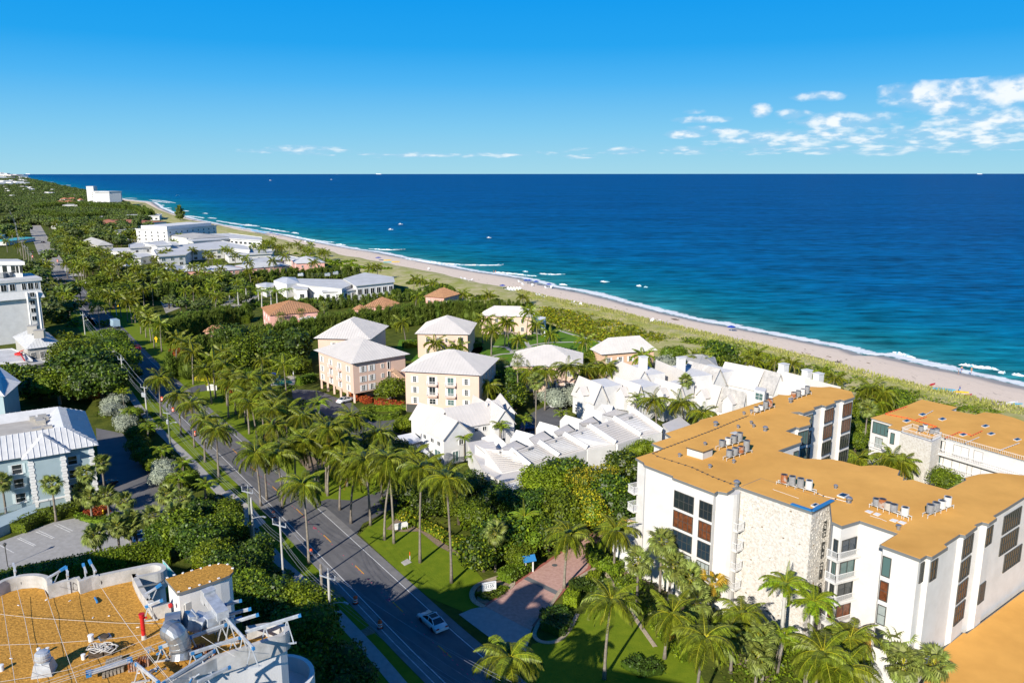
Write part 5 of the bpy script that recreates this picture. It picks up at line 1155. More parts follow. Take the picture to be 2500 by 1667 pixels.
flat_house('low_building', 'low flat white roof with stepped edges at the left border, beneath the tower', 'building', [at(*p,4.2) for p in [(-60,900),(0,888),(80,880),(62,865),(30,852),(-60,860)]], 4.2, over=.4, parap=.3)
flat_house('low_building', 'low flat grey roof in front of the red boom lift', 'building', [at(*p,3.6) for p in [(-60,925),(0,905),(118,885),(100,877),(-60,892)]], 3.6, rm='grey_roof', wm='grey_stucco', over=.3, parap=.2)
p = at(46,868,4.3); b = MB(); b.box((p.x,p.y,4.8), (1.8,1.1,.6)); b.beam((p.x+.3,p.y,5.2), tuple(at(60,880,4.6)), .28, .28); b.beam((p.x-.6,p.y,5.0), (p.x+1.2,p.y+.6,5.8), .25, .25)
tag(b.build('boom_lift', 'red_paint', loc=(p.x,p.y,4.3)), 'red boom lift standing on the low roof beside the grey house', 'boom lift')
zt = 20.6
A_, B_ = at(-70,697,zt), at(98,684,zt); dd_ = (B_-A_).normalized(); nn_ = Vector((-dd_.y, dd_.x, 0))
q = [A_, B_, B_+nn_*16, A_+nn_*16]; c_ = cen(q)
rt = thing('condominium_tower', 'white eight storey tower with slotted window strip and flared top, left edge', 'tower block', (c_.x, c_.y, 0))
def quad_off(d0_, d1_, e0=0, e1=0): return [A_+nn_*d0_, B_+dd_*e1+nn_*d0_, B_+dd_*e1+nn_*d1_, A_+nn_*d1_]
b = MB(); b.prism(inset(q, .5), 0, 14.8, top=False); b.build('wall', 'white_stucco', rt)
b = MB(); lo = inset(q, -.7); hi = q; n_ = 4
b.prism(q, 17.2, zt-.1, top=False)
for i in range(4): j = (i+1)%4; b.face([(lo[i].x,lo[i].y,14.8),(lo[j].x,lo[j].y,14.8),(hi[j].x,hi[j].y,17.2),(hi[i].x,hi[i].y,17.2)])
b.face([(p.x,p.y,14.8) for p in reversed(lo)]); b.build('flared_crown', 'white_stucco', rt)
b = MB(); b.prism(inset(q,-.5), zt-.1, zt+.9, bottom=True); b.build('roof', 'white_membrane', rt)
Wt_ = Wall(q[0], q[1]); Wt_ = Wt_ if Wt_.n.y < 0 else Wall(q[1], q[0])
for u0, u1 in ((1,16),(23,37),(53,64),(68,82),(85,94)): xa, _ = Wt_.hit(u0, 700); xb, _ = Wt_.hit(u1, 700); Wt_.win(rt, xa, 17.7, xb-xa, 2.3, nx=2, nz=1, frame='white_paint', glass='glass')
xa, _ = Wt_.hit(70, 715); xb, _ = Wt_.hit(84, 715)
b = MB()
for x in (xa-.7, xb+.7): b.beam(Wt_.pt(x, 0, .75), Wt_.pt(x, 17, .75), .5, .4)
b.build('pilasters', 'white_stucco', rt)
for k in range(6): Wt_.win(rt, xa+.1, 15.3-2.75*k+(0), xb-xa-.2, 1.5, nx=2, nz=1, glass='glass' if k < 4 else 'glass_teal').location += Vector(Wt_.n)*(.75 if k == 0 else -.42)
b = MB(); q6 = [at(-60,640,zt+6), at(60,640,zt+6), at(42,631,zt+6), at(-60,630,zt+6)]; q6 = [q6[0], q6[1], q6[1]+nn_*11, q6[0]+nn_*11]; b.prism(inset(q6,.8), zt+.9, zt+5, top=False); b.build('penthouse', 'white_stucco', rt); b = MB(); b.prism(q6, zt+5, zt+6.2, bottom=True); b.build('penthouse_roof', 'white_membrane', rt)
q7 = [Vector((p.x,p.y,0)) for p in inset(q6,.8)]; W7 = Wall(q7[0], q7[1]); W7 = W7 if W7.n.y < 0 else Wall(q7[1], q7[0])
for u0, u1 in ((6,17),(27,37),(39,45),(48,55)): xa, _ = W7.hit(u0, 655); xb, _ = W7.hit(u1, 655); W7.win(rt, xa, zt+2.2, xb-xa, 2.4, nx=2, nz=1, frame='frame_dark', glass='glass')
for i,(u,v) in enumerate(((5,672),(12,670),(20,676),(4,678))):
 p = at(u, v, zt+1); b = MB(); b.box((p.x,p.y,zt+1.8),(2.4,1.8,1.6)); tag(b.build('rooftop_unit','ac_grey',loc=(p.x,p.y,zt+.9)), 'grey condenser on the white tower roof, %s of the cluster at the left edge' % ['back left','back middle','right','front'][i], 'rooftop unit')
villa((0,578),(22,570),(-10,556),6,8.5,'house with bright blue tiled roof at the left border', rm='blue_tarp', wm='white_stucco', nm='house', cat='house', ribs=None, rows=(2,), cols=(.5,))
villa((-30,590),(14,590),(10,580),3,4.2,'low turquoise roof below the blue tiled one at the left border', rm='turquoise', wm='white_stucco', nm='house', cat='house', ribs=None, rows=(1,), cols=(.5,))
# ================================================================ NEAR ROOF (lower left)
ZR = 26.4; KR = .27234
def rp_(x, y, z=ZR): return at(x*KR, 1240+y*KR, z)
base_px = [(-400,930),(-150,850),(0,790),(90,748),(200,720),(320,712),(400,730),(442,812),(580,775),(700,742),(722,772),(830,735),(1060,680),(1250,640),(1400,612),(1455,640),(1420,665),(1240,705),(1190,690),(1240,800),(1300,900),(1385,1003),(1540,965),(1560,985),(2000,1050),(2240,1170),(2380,1152),(2480,1148),(2535,1165),(2550,1195),(2500,1228),(2350,1280),(2210,1325),(1930,1420),(1500,1650),(1400,1800)]
rp0 = [rp_(x, y) for x, y in base_px]+[Vector((-3,34,ZR)), Vector((-3,0,ZR)), Vector((-70,0,ZR)), Vector((-85,66,ZR))]
c_ = cen(rp0); rt = thing('foreground_building', 'white building with curved parapets and a gravelled orange roof in the lower left corner', 'building', (c_.x, c_.y, 0)); NEAR = rt
b = MB(); b.prism(inset(rp0, -.12), 0, ZR-.05, top=False); b.build('wall', 'white_stucco', rt)
b = MB(); b.face([(p.x,p.y,ZR) for p in rp0]); rf = b.build('roof', 'orange_gravel', rt)
if rf.data.polygons[0].normal.z < 0: rf.data.flip_normals()
def parapet(px, h, th=.35, m='parapet_concrete', sm=True, lab=None, z=ZR, close=False):
 P = [rp_(x, y, z) for x, y in px]; P = smooth(P, 5) if sm else P; n = len(P); b = MB(); o = []; i_ = []
 for k, p in enumerate(P):
  d_ = (P[min(k+1,n-1)]-P[max(k-1,0)]).normalized(); nn = Vector((-d_.y, d_.x, 0)); o.append(p+nn*th); i_.append(p)
 up = Vector((0,0,h)); dn = Vector((0,0,-.4))
 for k in range(n-1):
  b.face([i_[k]+dn, i_[k+1]+dn, i_[k+1]+up, i_[k]+up]); b.face([o[k+1]+dn, o[k]+dn, o[k]+up, o[k+1]+up]); b.face([i_[k]+up, i_[k+1]+up, o[k+1]+up, o[k]+up])
 b.face([i_[0]+dn, i_[0]+up, o[0]+up, o[0]+dn]); b.face([i_[-1]+up, i_[-1]+dn, o[-1]+dn, o[-1]+up])
 c = b.build('parapet', m, rt); return c
parapet([(-400,930),(-150,850),(0,790),(60,758),(130,735),(220,716),(320,712),(400,728),(430,760)], .95)
parapet([(430,735),(442,812),(580,775),(700,742),(722,772),(830,735),(900,716)], 1.0, sm=False)
parapet([(890,718),(1060,680),(1250,640),(1370,615),(1430,618),(1458,640),(1430,668),(1330,690),(1240,708)], .95)
parapet([(1240,708),(1190,690),(1215,750),(1250,820),(1300,900),(1345,960),(1385,1003),(1540,965)], .9, sm=False)
parapet([(2215,1180),(2300,1165),(2380,1152),(2480,1148),(2535,1165),(2550,1195),(2500,1228),(2350,1280),(2210,1330)], .8)
parapet([(2210,1330),(1930,1422),(1700,1540),(1500,1655)], .8, sm=False)
b = MB(); P = smooth([rp_(x, y, ZR+.97) for x, y in [(1240,708),(1330,690),(1430,668),(1458,640)]], 5)
for k in range(len(P)-1): b.beam(P[k], P[k+1], .12, .08)
b.build('coping', 'fascia_grey', rt)
cE = at(672, 1650, 22.5); b = MB(); b.lathe([(2.6,-22),(2.6,0),(2.3,0),(2.3,-1.2),(0.01,-1.25)], tuple(cE), 28); b.build('curved_balcony', 'white_stucco', rt)
ZP = 28.7
pp = [(1480,632),(1590,762),(1700,728),(1880,668),(1980,632),(2060,598),(2092,565),(2085,530),(2050,507),(1990,498),(1920,502),(1860,514),(1700,565),(1560,610)]
pq = [rp_(x, y, ZP) for x, y in pp]
pen = MB(); pen.prism(inset(pq, .12), 14, ZP-.12, top=False); pen.build('penthouse', 'white_stucco', rt)
b = MB(); b.prism(pq, ZP-.2, ZP, bottom=True, mtop=1); b.build('penthouse_roof', ['fascia_grey','orange_gravel'], rt)
b = MB()
for (x, y) in [(1500,625),(1560,600),(1640,583),(1720,560),(1800,540),(1880,515),(1960,500),(2040,505),(2085,540),(1600,752),(1700,718),(1790,690),(1880,660),(1960,630)]:
 p = rp_(x, y, ZP); b.box((p.x, p.y, ZP+.03), (.16,.12,.05), R.uniform(0,3))
b.build('roof_anchor', 'white_paint', rt, kind='stuff')
t1 = thing('exhaust_duct', 'large galvanised exhaust duct with round elbow and scroll fan beside the penthouse', 'ventilation duct', tuple(rp_(1700,1200)));
def W3(x, y, z): return rp_(x, y, z)
el_ = [W3(1625,1350,ZR+.35), W3(1622,1260,ZR+.9), W3(1600,1180,ZR+1.5), W3(1570,1120,ZR+1.95), W3(1520,1090,ZR+2.0)]
b = MB(); P = smooth(el_, 3); b.tube(P, .62, 16);
for k in range(0, len(P), 2):
 d_ = (P[min(k+1,len(P)-1)]-P[max(k-1,0)]).normalized(); b.tube([P[k]-d_*.03, P[k]+d_*.03], .655, 16)
b.build('elbow', 'galvanised', t1, smooth=False)
b = MB(); c0 = W3(1560,1075,ZR+1.5); ax = (W3(1700,1050,ZR+1.5)-c0).normalized();
b.tube([c0-ax*.45, c0+ax*.45], 1.0, 22); b.build('scroll_fan', 'galvanised', t1)
b = MB(); b.tube([c0-ax*.6, c0-ax*.44], [.5,.62], 16); b.build('fan_inlet', 'ac_grey', t1)
segs = [(1660,1010,1.75,1.0),(1730,1005,1.6,.85),(1830,1040,1.35,1.0),(1940,1000,1.3,1.1),(2010,960,1.4,1.1)]
for k in range(len(segs)-1):
 a_ = segs[k]; d_ = segs[k+1]; b = MB(); pa = W3(a_[0], a_[1], ZR+a_[2]); pb = W3(d_[0], d_[1], ZR+d_[2]); b.beam(pa, pb, 1.0, (a_[3]+d_[3])/2); dd = (pb-pa).normalized(); b.beam(pb-dd*.05, pb+dd*.05, 1.12, (a_[3]+d_[3])/2+.12); b.build('duct_section', 'steel_white', t1)
b = MB(); b.beam(W3(2000,965,ZR+1.9), W3(1870,790,ZR+1.9), .75, .6); b.build('duct_section', 'steel_white', t1)
b = MB(); b.beam(W3(1880,800,ZR+1.9), W3(1850,765,ZR+2.0), .8, 1.0); b.build('duct_hood', 'steel_white', t1)
b = MB()
for (x, y) in ((1500,1240),(1560,1300),(1690,1230),(1930,1130),(1960,1180)): b.beam(W3(x,y,ZR), W3(x,y,ZR)+Vector((0,0,1.0)), .08, .08)
b.build('duct_legs', 'steel_white', t1)
b = MB(); p = rp_(1700, 905, ZR+.7); b.box((p.x,p.y,p.z), (.75,.45,1.3), .9); b.box((p.x-.05,p.y-.28,p.z), (.5,.05,1.1), .9); tag(b.build('electric_cabinet', 'ac_white', loc=p), 'white electrical cabinet with rust marks against the penthouse wall', 'electrical cabinet')
b = MB(); p = rp_(1537, 868, ZR+1.2); b.tube([p, p+Vector((-.1,-.12,0))], .16, 12); tag(b.build('alarm_bell', 'red_paint', loc=p), 'small round red bell on the penthouse wall', 'bell')
p = rp_(400, 1470); t1 = thing('roof_fan', 'square based mushroom exhaust fan of pale metal at the bottom left of the gravel roof', 'exhaust fan', tuple(p), .25)
b = MB(); s=.58
b.v += [(-s,-s,0),(s,-s,0),(s,s,0),(-s,s,0),(-.42,-.42,.75),(.42,-.42,.75),(.42,.42,.75),(-.42,.42,.75)]
for f in ((0,1,5,4),(1,2,6,5),(2,3,7,6),(3,0,4,7),(4,5,6,7)): b.f.append(f); b.m.append(0)
inst('curb', b.mesh('curb', 'steel_white'), t1)
b = MB(); b.lathe([(.36,.75),(.36,.85),(.45,.9),(.45,1.02),(.4,1.05),(.4,1.1),(.44,1.12),(.42,1.3),(.34,1.36),(.33,1.4),(.1,1.45)], (0,0,0), 20); inst('fan_head', b.mesh('fan_head', 'steel_white'), t1)
p = rp_(1292,1172); t1 = thing('standpipe', 'red fire standpipe with flanged top standing on the gravel roof', 'standpipe', tuple(p))
b = MB(); b.lathe([(.13,.3),(.13,1.55),(.17,1.56),(.17,1.63),(.12,1.64),(.12,1.72),(.19,1.73),(.19,1.82)], n=14); b.beam((0,0,1.5),(.3,.1,1.5),.1,.1); inst('pipe', b.mesh('pipe', 'red_paint'), t1)
b = MB(); b.lathe([(.16,0),(.14,.3)], n=12); inst('pipe_foot', b.mesh('pipe_foot', 'parapet_concrete'), t1)
q = [rp_(*p, ZR+.12) for p in [(875,1152),(978,1113),(1003,1148),(900,1188)]]; b = MB(); b.prism(q, ZR, ZR+.12); c9 = cen(q); b.lathe([(.28,.12),(.28,.2),(.05,.22)], (c9.x,c9.y,ZR), 10, m=1); tag(b.build('roof_drain_plate', ['galvanised','bark'], loc=(c9.x,c9.y,ZR)), 'square metal plate with rusty round drain in the middle of the gravel roof', 'drain plate')
for (x, y, s_, l_) in ((818,1190,.16,'pale round vent pipe left of the rusty drain plate'),(750,1352,.12,'short white vent pipe below the rope pile'),(14,1455,.14,'short white vent pipe at the far left of the roof'),(348,1290,.1,'tiny vent pipe above the exhaust fan, left one'),(428,1285,.1,'tiny vent pipe above the exhaust fan, right one')):
 p = rp_(x, y); b = MB(); b.lathe([(s_,0),(s_,s_*2.2),(s_*1.15,s_*2.3),(s_*1.15,s_*2.8),(s_*.4,s_*2.9)], tuple(p), 12); tag(b.build('vent_pipe', 'white_paint', loc=p), l_, 'vent pipe')
p = rp_(910,1310); t1 = thing('rope_pile', 'heap of white rope over a brown weight box on the gravel roof', 'rope pile', tuple(p))
b = MB(); b.box((-.25,-.1,.2),(.8,.6,.4),.3); b.box((.4,.1,.18),(.6,.5,.35),.1); inst('weight_box', b.mesh('weight_box', 'bark'), t1)
b = MB()
for k in range(16):
 P = []; r0 = R.uniform(.25,.6); cx, cy = R.uniform(-.3,.5), R.uniform(-.2,.3)
 for j in range(10): a_ = j*.7+k; P.append((cx+r0*math.cos(a_)*R.uniform(.8,1.2), cy+r0*.6*math.sin(a_)*R.uniform(.8,1.2), .45+R.uniform(-.1,.22)))
 b.tube(P, .028, 5)
inst('rope', b.mesh('rope', 'rope_white'), t1)
t1 = thing('stage_plank', 'aluminium work platform with blue taped ends lying on wooden pallets', 'work platform', tuple(rp_(980,1430)))
b = MB(); b.beam(rp_(790,1480,ZR+.45), rp_(1170,1362,ZR+.45), .42, .12); b.beam(rp_(790,1474,ZR+.55), rp_(1170,1356,ZR+.55), .06, .1); b.beam(rp_(795,1490,ZR+.55), rp_(1172,1372,ZR+.55), .06, .1); b.build('plank', 'steel_white', t1)
for (x, y, l_) in ((795,1481,0),(1165,1366,0)): b = MB(); p = rp_(x, y, ZR+.48); b.box(tuple(p), (.3,.5,.22), .5); b.build('tape', 'blue_tarp', t1)
for (x0, y0, x1, y1) in ((935,1480,1100,1425),(960,1395,1080,1358)):
 for k in range(6): b = MB(); p = rp_(x0+(x1-x0)*k/5, y0+(y1-y0)*k/5, ZR+.15); b.box(tuple(p), (.16,.7,.24), .35); b.build('pallet_board', 'wood_pole', t1)
def outrigger(x0, y0, z0, x1, y1, z1, label, legs=(), w_=.14):
 t_ = thing('outrigger_beam', label, 'outrigger beam', tuple(rp_(x0, y0)), 0, 'steel outrigger beams on the gravel roof')
 a_, c = rp_(x0, y0, ZR+z0), rp_(x1, y1, ZR+z1); b = MB(); b.beam(a_, c, w_, w_*1.25); b.beam(a_.lerp(c,.02)+Vector((0,0,w_*.75)), a_.lerp(c,.98)+Vector((0,0,w_*.75)), w_*.4, .05); b.build('beam', 'steel_white', t_)
 for e_ in ((0, 1) if len(label) % 2 else (1,)): b = MB(); pe = a_.lerp(c, .02+.94*e_); b.beam(pe, pe+(c-a_).normalized()*.2, w_*1.1, w_*1.3); b.build('tape', 'blue_tarp', t_)
 for f_ in legs:
  p = a_.lerp(c, f_); b = MB(); z9 = p.z
  for sx_ in (-.35, .35): b.beam(p, (p.x+sx_, p.y+.25*sx_, ZR), .07, .07)
  b.beam((p.x-.5,p.y-.1,ZR+.05),(p.x+.5,p.y+.15,ZR+.05),.09,.09); b.build('leg', 'steel_white', t_)
 return t_
outrigger(1700,1305,1.1,2150,1160,1.1,'long grey beam running right from the elbow duct to the far parapet', (.05,.5,.85))
outrigger(1440,1580,.9,1920,1280,1.1,'long beam rising from the bottom edge to the middle of the frames', (.2,.75))
outrigger(1680,1165,1.2,2020,1045,1.2,'beam under the rectangular duct', (.1,.9))
outrigger(2030,990,1.6,2275,1260,1.5,'beam dropping from the duct end to the front parapet', (.1,.6,.9))
outrigger(1215,1390,1.1,1420,1560,1.0,'short beam at the bottom centre pointing to the lower right', (.15,.8))
outrigger(1420,1250,1.0,1560,1205,1.1,'short beam left of the elbow duct', (.2,.9))
outrigger(2000,870,1.6,2145,832,1.6,'beam poking out behind the penthouse, topmost', ()); outrigger(2040,955,1.3,2232,905,1.5,'beam poking out past the penthouse, middle one', ()); outrigger(2100,1020,1.3,2300,958,1.5,'beam poking out past the penthouse, lowest one', ())
outrigger(2200,1110,1.4,2690,960,1.9,'longest beam reaching out over the rounded right end', (.35,.75))
outrigger(1770,1560,.9,2050,1430,.9,'low beam lying along the front parapet', (.3,))
outrigger(1300,885,1.1,1440,830,1.4,'small beam over the light well with blue tape', (.2,))
for (x, y, l_) in ((1210,1450,'rusty stack of iron weights left of the bottom centre beam'),(1290,1410,'rusty iron weights behind the bottom centre beam'),(1790,1300,'rusty iron weights under the long right beam, left stack'),(1880,1330,'rusty iron weights under the long right beam, right stack')):
 p = rp_(x, y); b = MB()
 for k in range(5): b.box((p.x-.3+.14*k, p.y+.03*k, ZR+.25), (.09,.45,.5), .2)
 tag(b.build('ballast_weights', 'ac_rust', loc=p), l_, 'ballast weights')
b = MB()
for _ in range(26):   # hoist hardware near the frames
 x, y = R.choice([(1380,1270),(1400,1450),(2090,1010),(1830,1340),(1720,1540),(2180,1090)]); p = rp_(x+R.uniform(-60,60), y+R.uniform(-35,35), ZR+R.uniform(.1,1.0)); b.beam(p, p+Vector((R.uniform(-.4,.4),R.uniform(-.4,.4),R.uniform(-.3,.3))), R.uniform(.05,.13), m=R.choice((0,0,1)))
tag(b.build('hoist_hardware', ['steel_white','blue_tarp'], kind='stuff', loc=rp_(1400,1300)), 'scattered hoist clamps and blue taped straps on the right half of the gravel roof', 'hoist hardware')
def davit(x, y, label, ang, L=1.0, blue=True):
 p = rp_(x, y, ZR); t_ = thing('roof_davit', label, 'davit', tuple(p), ang, 'davits clamped on the street parapet')
 b = MB(); b.box((0,0,.45),(.35,.3,.9)); b.beam((0,0,.8),(0,0,1.5),.1,.1); b.beam((-.2,-.1,1.35),(L,.1,1.75),.12,.14); b.beam((0,0,.5),(.5,0,1.5),.06,.06); inst('frame', b.mesh('frame', 'steel_white'), t_)
 b = MB()
 P = [(.25*math.cos(a_*.6), -.35, .45+.3*math.sin(a_*.6)) for a_ in range(11)]; b.tube(P, .025, 5); inst('cable_coil', b.mesh('cable_coil', 'wire_dark'), t_)
 if blue: b = MB(); b.beam((L*.6,.06,1.62),(L*1.05,.11,1.8),.17,.18); inst('tape', b.mesh('tape', 'blue_tarp'), t_)
davit(150,715,'davit with wooden base on the left curved parapet',2.0,.5,False); davit(475,770,'davit in the stepped niche beside the left curve',.6,1.0); davit(620,755,'davit with blue post in the middle of the stepped parapet',1.9,.5); davit(780,725,'davit with coiled cable right of the blue post',2.0,.5); davit(860,715,'davit with a long blue arm at the start of the rounded tongue',2.2,1.0); davit(1350,920,'davit on the parapet of the light well',.4,.8)
def line(pts, label, r=.014, m='rope_white', sag=.25, name='rope_line'):
 P = []
 for k in range(len(pts)-1):
  a_, c = Vector(pts[k]), Vector(pts[k+1]); n = max(2, int((c-a_).length/2.5))
  for j in range(n): t_ = j/n; q = a_.lerp(c, t_); q.z -= sag*4*t_*(1-t_)*min(1,(c-a_).length/20); P.append(q)
 P.append(Vector(pts[-1])); b = MB(); b.tube(P, r, 4); o = b.build(name, m, loc=P[0]); tag(o, label, 'rope'); o['group'] = 'ropes strung over the gravel roof'; return o
h1 = ZR+1.1
def lp(x, y, z=1.0): return tuple(rp_(x, y, ZR+z))
line([lp(15,790,1.0), lp(135,1560,1.0), lp(150,1750,1)], 'pale rope running down the far left of the roof')
line([lp(150,700,1.3), lp(215,960,1.2), lp(345,1568,1.0), lp(380,1750,1)], 'pale rope from the left davit down past the exhaust fan')
line([lp(390,700,1.3), lp(690,1568,1.0), lp(760,1750,1)], 'pale rope from the niche davit down to the bottom edge')
line([lp(895,690,1.5), lp(1290,1250,1.1), lp(1550,1568,1.1)], 'pale rope from the blue arm down across the roof to the right')
line([lp(0,950,.6), lp(600,1000,.6), lp(1500,1035,.6)], 'long horizontal rope across the middle of the roof')
line([lp(360,1568,.8), lp(1480,1185,.9)], 'upper of the paired ropes slanting to the elbow duct')
line([lp(440,1568,.8), lp(1380,1250,.9)], 'lower of the paired ropes slanting to the elbow duct')
line([lp(450,1585,.8), lp(1390,1262,.9)], 'third rope just beneath the paired slanting ropes')
line([lp(0,1555,.3), lp(600,1450,.3), lp(1480,1100,.6)], 'slack rope from the lower left corner up to the duct')
line([lp(1740,1100,1.2), lp(2110,1330,1.3)], 'rope under the duct running down right to the front parapet')
line([lp(0,1225,.1), lp(800,1185,.1), lp(1300,1130,.1)], 'faint rope lying near the drain plate')
line([lp(1310,1300,.9), lp(1500,1530,.8)], 'short rope by the bottom centre frames')
b = MB()
for k in range(30):
 x, y = R.uniform(0,1400), R.uniform(820,1568); p = rp_(x, y, ZR+.02)
 if R.random() < .5: b.box((p.x,p.y,ZR+.02), (R.uniform(.08,.22),R.uniform(.04,.1),.03), R.uniform(0,3))
tag(b.build('roof_litter', 'white_paint', kind='stuff', loc=rp_(600,1200)), 'white scraps scattered on the gravel roof', 'litter')
b = MB(); b.tube([lp(850,800,.05), lp(868,830,.15), lp(872,850,.05)], .07, 6); tag(b.build('blue_rag', 'blue_tarp', loc=rp_(860,825)), 'small blue rag on the gravel near the parapet', 'rag')
# ================================================================ VEGETATION
def frond_mesh(name, L, droop, nleaf, ll, mats=('palm_green','palm_rachis'), lift=.5, wid=.11, tri=False, b=None, az=0.0, el0=0.6, hang=.5, side=0.0, origin=(0,0,0)):
 """one feather frond: arching rachis with two combs of drooping leaflets; local +x is outward"""
 own = b is None; b = b or MB(); P = []; x = 0; z = 0; a = el0; n = 9; ds = L/n; ca, sa = math.cos(az), math.sin(az); ox, oy, oz = origin
 for k in range(n+1):
  P.append((x, z)); x += math.cos(a)*ds; z += math.sin(a)*ds; a -= droop*(1+.6*k/n)/n
 T = lambda px, py, pz: (ox+px*ca-py*sa, oy+px*sa+py*ca, oz+pz)
 def cur(t):
  f = t*n; i = min(n-1, int(f)); r = f-i; return (P[i][0]+(P[i+1][0]-P[i][0])*r, P[i][1]+(P[i+1][1]-P[i][1])*r)
 w = .05*L/4.5
 for k in range(n):
  x0, z0 = P[k]; x1, z1 = P[k+1]; w0 = w*(1-k/n*.8); w1 = w*(1-(k+1)/n*.8)
  b.face([T(x0,-w0,z0),T(x1,-w1,z1),T(x1,w1,z1),T(x0,w0,z0)], 1)
  if own: b.face([T(x0,0,z0-w0),T(x1,0,z1-w1),T(x1,0,z1+w1),T(x0,0,z0+w0)], 1)
 for s_ in (-1, 1):
  for k in range(nleaf):
   t = .12+.88*(k+R.uniform(-.3,.3)*.6)/nleaf; t = min(max(t, .1), 1.0); x0, z0 = cur(t)
   l_ = ll*(math.sin(math.pi*min(1, .18+.85*t))**.6)*R.uniform(.85, 1.1); fw = .45+.5*t; hg = hang*R.uniform(.7,1.3)
   dx, dy, dz = l_*fw*.6, s_*l_*.75, l_*(.15-hg)*.9
   mx_, my_, mz_ = x0+dx*.5, dy*.55, z0+l_*lift*.12+dz*.25
   ex, ey, ez = x0+dx, dy*.9, z0+dz
   hw = wid*.5
   b.face([T(x0-hw,0,z0),T(mx_-hw,my_,mz_),T(ex,ey,ez),T(mx_+hw,my_+.02,mz_),T(x0+hw,0,z0)] if own else [T(x0-hw,0,z0),T(ex,ey,ez),T(mx_+hw*1.3,my_,mz_)], 0)
 if own: return b.mesh(name, list(mats))
def fan_mesh(name, mats=('fan_green','palm_rachis'), r=.85, pet=.9, n=16, b=None, T=None, droop=.5):
 own = b is None; b = b or MB(); T = T or (lambda x, y, z: (x, y, z))
 b.face([T(0,-.03,0),T(pet,-.02,0),T(pet,.02,0),T(0,.03,0)], 1)
 for k in range(n):
  a = -2.1+4.2*k/(n-1); l_ = r*(1-.25*abs(a)/2.1)*R.uniform(.9,1.08); ca, sa = math.cos(a), math.sin(a); hw = .075
  m_ = .62; b.face([T(pet,0,0),T(pet+ca*l_*m_+sa*hw,sa*l_*m_-ca*hw,.03*l_),T(pet+ca*l_,sa*l_,-droop*l_*.55),T(pet+ca*l_*m_-sa*hw,sa*l_*m_+ca*hw,.03*l_)], 0)
 if own: return b.mesh(name, list(mats))
FR_UP = [frond_mesh('frond', 4.2, .9, 40, 1.1, el0=1.05, hang=.45), frond_mesh('frond', 4.4, 1.3, 40, 1.2, el0=.8, hang=.6)]
FR_MID = [frond_mesh('frond', 4.7, 1.75, 40, 1.3, el0=.55, hang=.8), frond_mesh('frond', 4.6, 1.5, 40, 1.3, el0=.3, hang=.9)]
FR_LOW = [frond_mesh('frond', 4.4, 1.25, 36, 1.2, el0=-.25, hang=1.1), frond_mesh('frond', 4.2, .9, 34, 1.1, el0=-.55, hang=1.1)]
FR_OLD = [frond_mesh('frond', 3.8, .7, 22, .8, mats=('palm_yellow','palm_rachis'), el0=-.8, hang=1.1, wid=.1)]
FR_ROY = [frond_mesh('frond', 3.6, 1.5, 34, .8, mats=('royal_green','palm_rachis'), el0=.75, hang=.35, wid=.13), frond_mesh('frond', 3.5, 1.2, 34, .85, mats=('royal_green','palm_rachis'), el0=.25, hang=.5, wid=.13)]
FR_ROYU = frond_mesh('spear', 3.0, .3, 30, .45, mats=('royal_green','palm_rachis'), el0=1.4, hang=.2, wid=.12)
FR_ARE = [frond_mesh('frond', 2.4, 1.4, 18, .6, mats=('royal_green','palm_rachis'), el0=.9, hang=.5, wid=.1), frond_mesh('frond', 2.2, 1.5, 18, .6, mats=('royal_green','palm_rachis'), el0=.5, hang=.6, wid=.1)]
FANM = [fan_mesh('frond'), fan_mesh('frond', droop=.9), fan_mesh('frond', r=.95, droop=1.2)]
FANY = [fan_mesh('frond', mats=('palm_gold','palm_rachis')), fan_mesh('frond', mats=('palm_gold','palm_rachis'), droop=1.2)]
def trunk_mesh(h, lean, r0=.2, r1=.12, name='trunk', m='palm_trunk', base=1.5, ring=True):
 b = MB(); n = 9; P = []; rr = []
 for k in range(n+1):
  t = k/n; P.append((lean[0]*t*t, lean[1]*t*t, h*t)); rr.append(r0*(base-(base-1)*min(1, t*7)) *(1-t)+r1*t+(.008 if k % 2 else -.008))
 b.tube(P, rr, 7); return b.mesh(name, m, smooth=True)
TR = {}
def trunk_for(h, lean, kind):
 hk = round(h*2)/2; lk = (round(lean[0]*2)/2, round(lean[1]*2)/2)
 k = (hk, lk, kind)
 if k not in TR:
  TR[k] = trunk_mesh(hk, lk, *{'c':(.2,.12),'r':(.27,.2),'f':(.19,.16),'a':(.08,.06),'w':(.2,.11)}[kind], m='concrete_pole' if kind == 'r' else 'palm_trunk')
 return TR[k], hk, lk
nut = MB()
for k in range(7): a_ = k*.9; nut.lathe([(.04,-.16),(.14,-.08),(.15,.02),(.08,.13),(.01,.15)], (.28*math.cos(a_), .28*math.sin(a_), -.35-.1*(k%2)), 6)
NUT = nut.mesh('coconuts', 'palm_gold')
WIND = 0.0
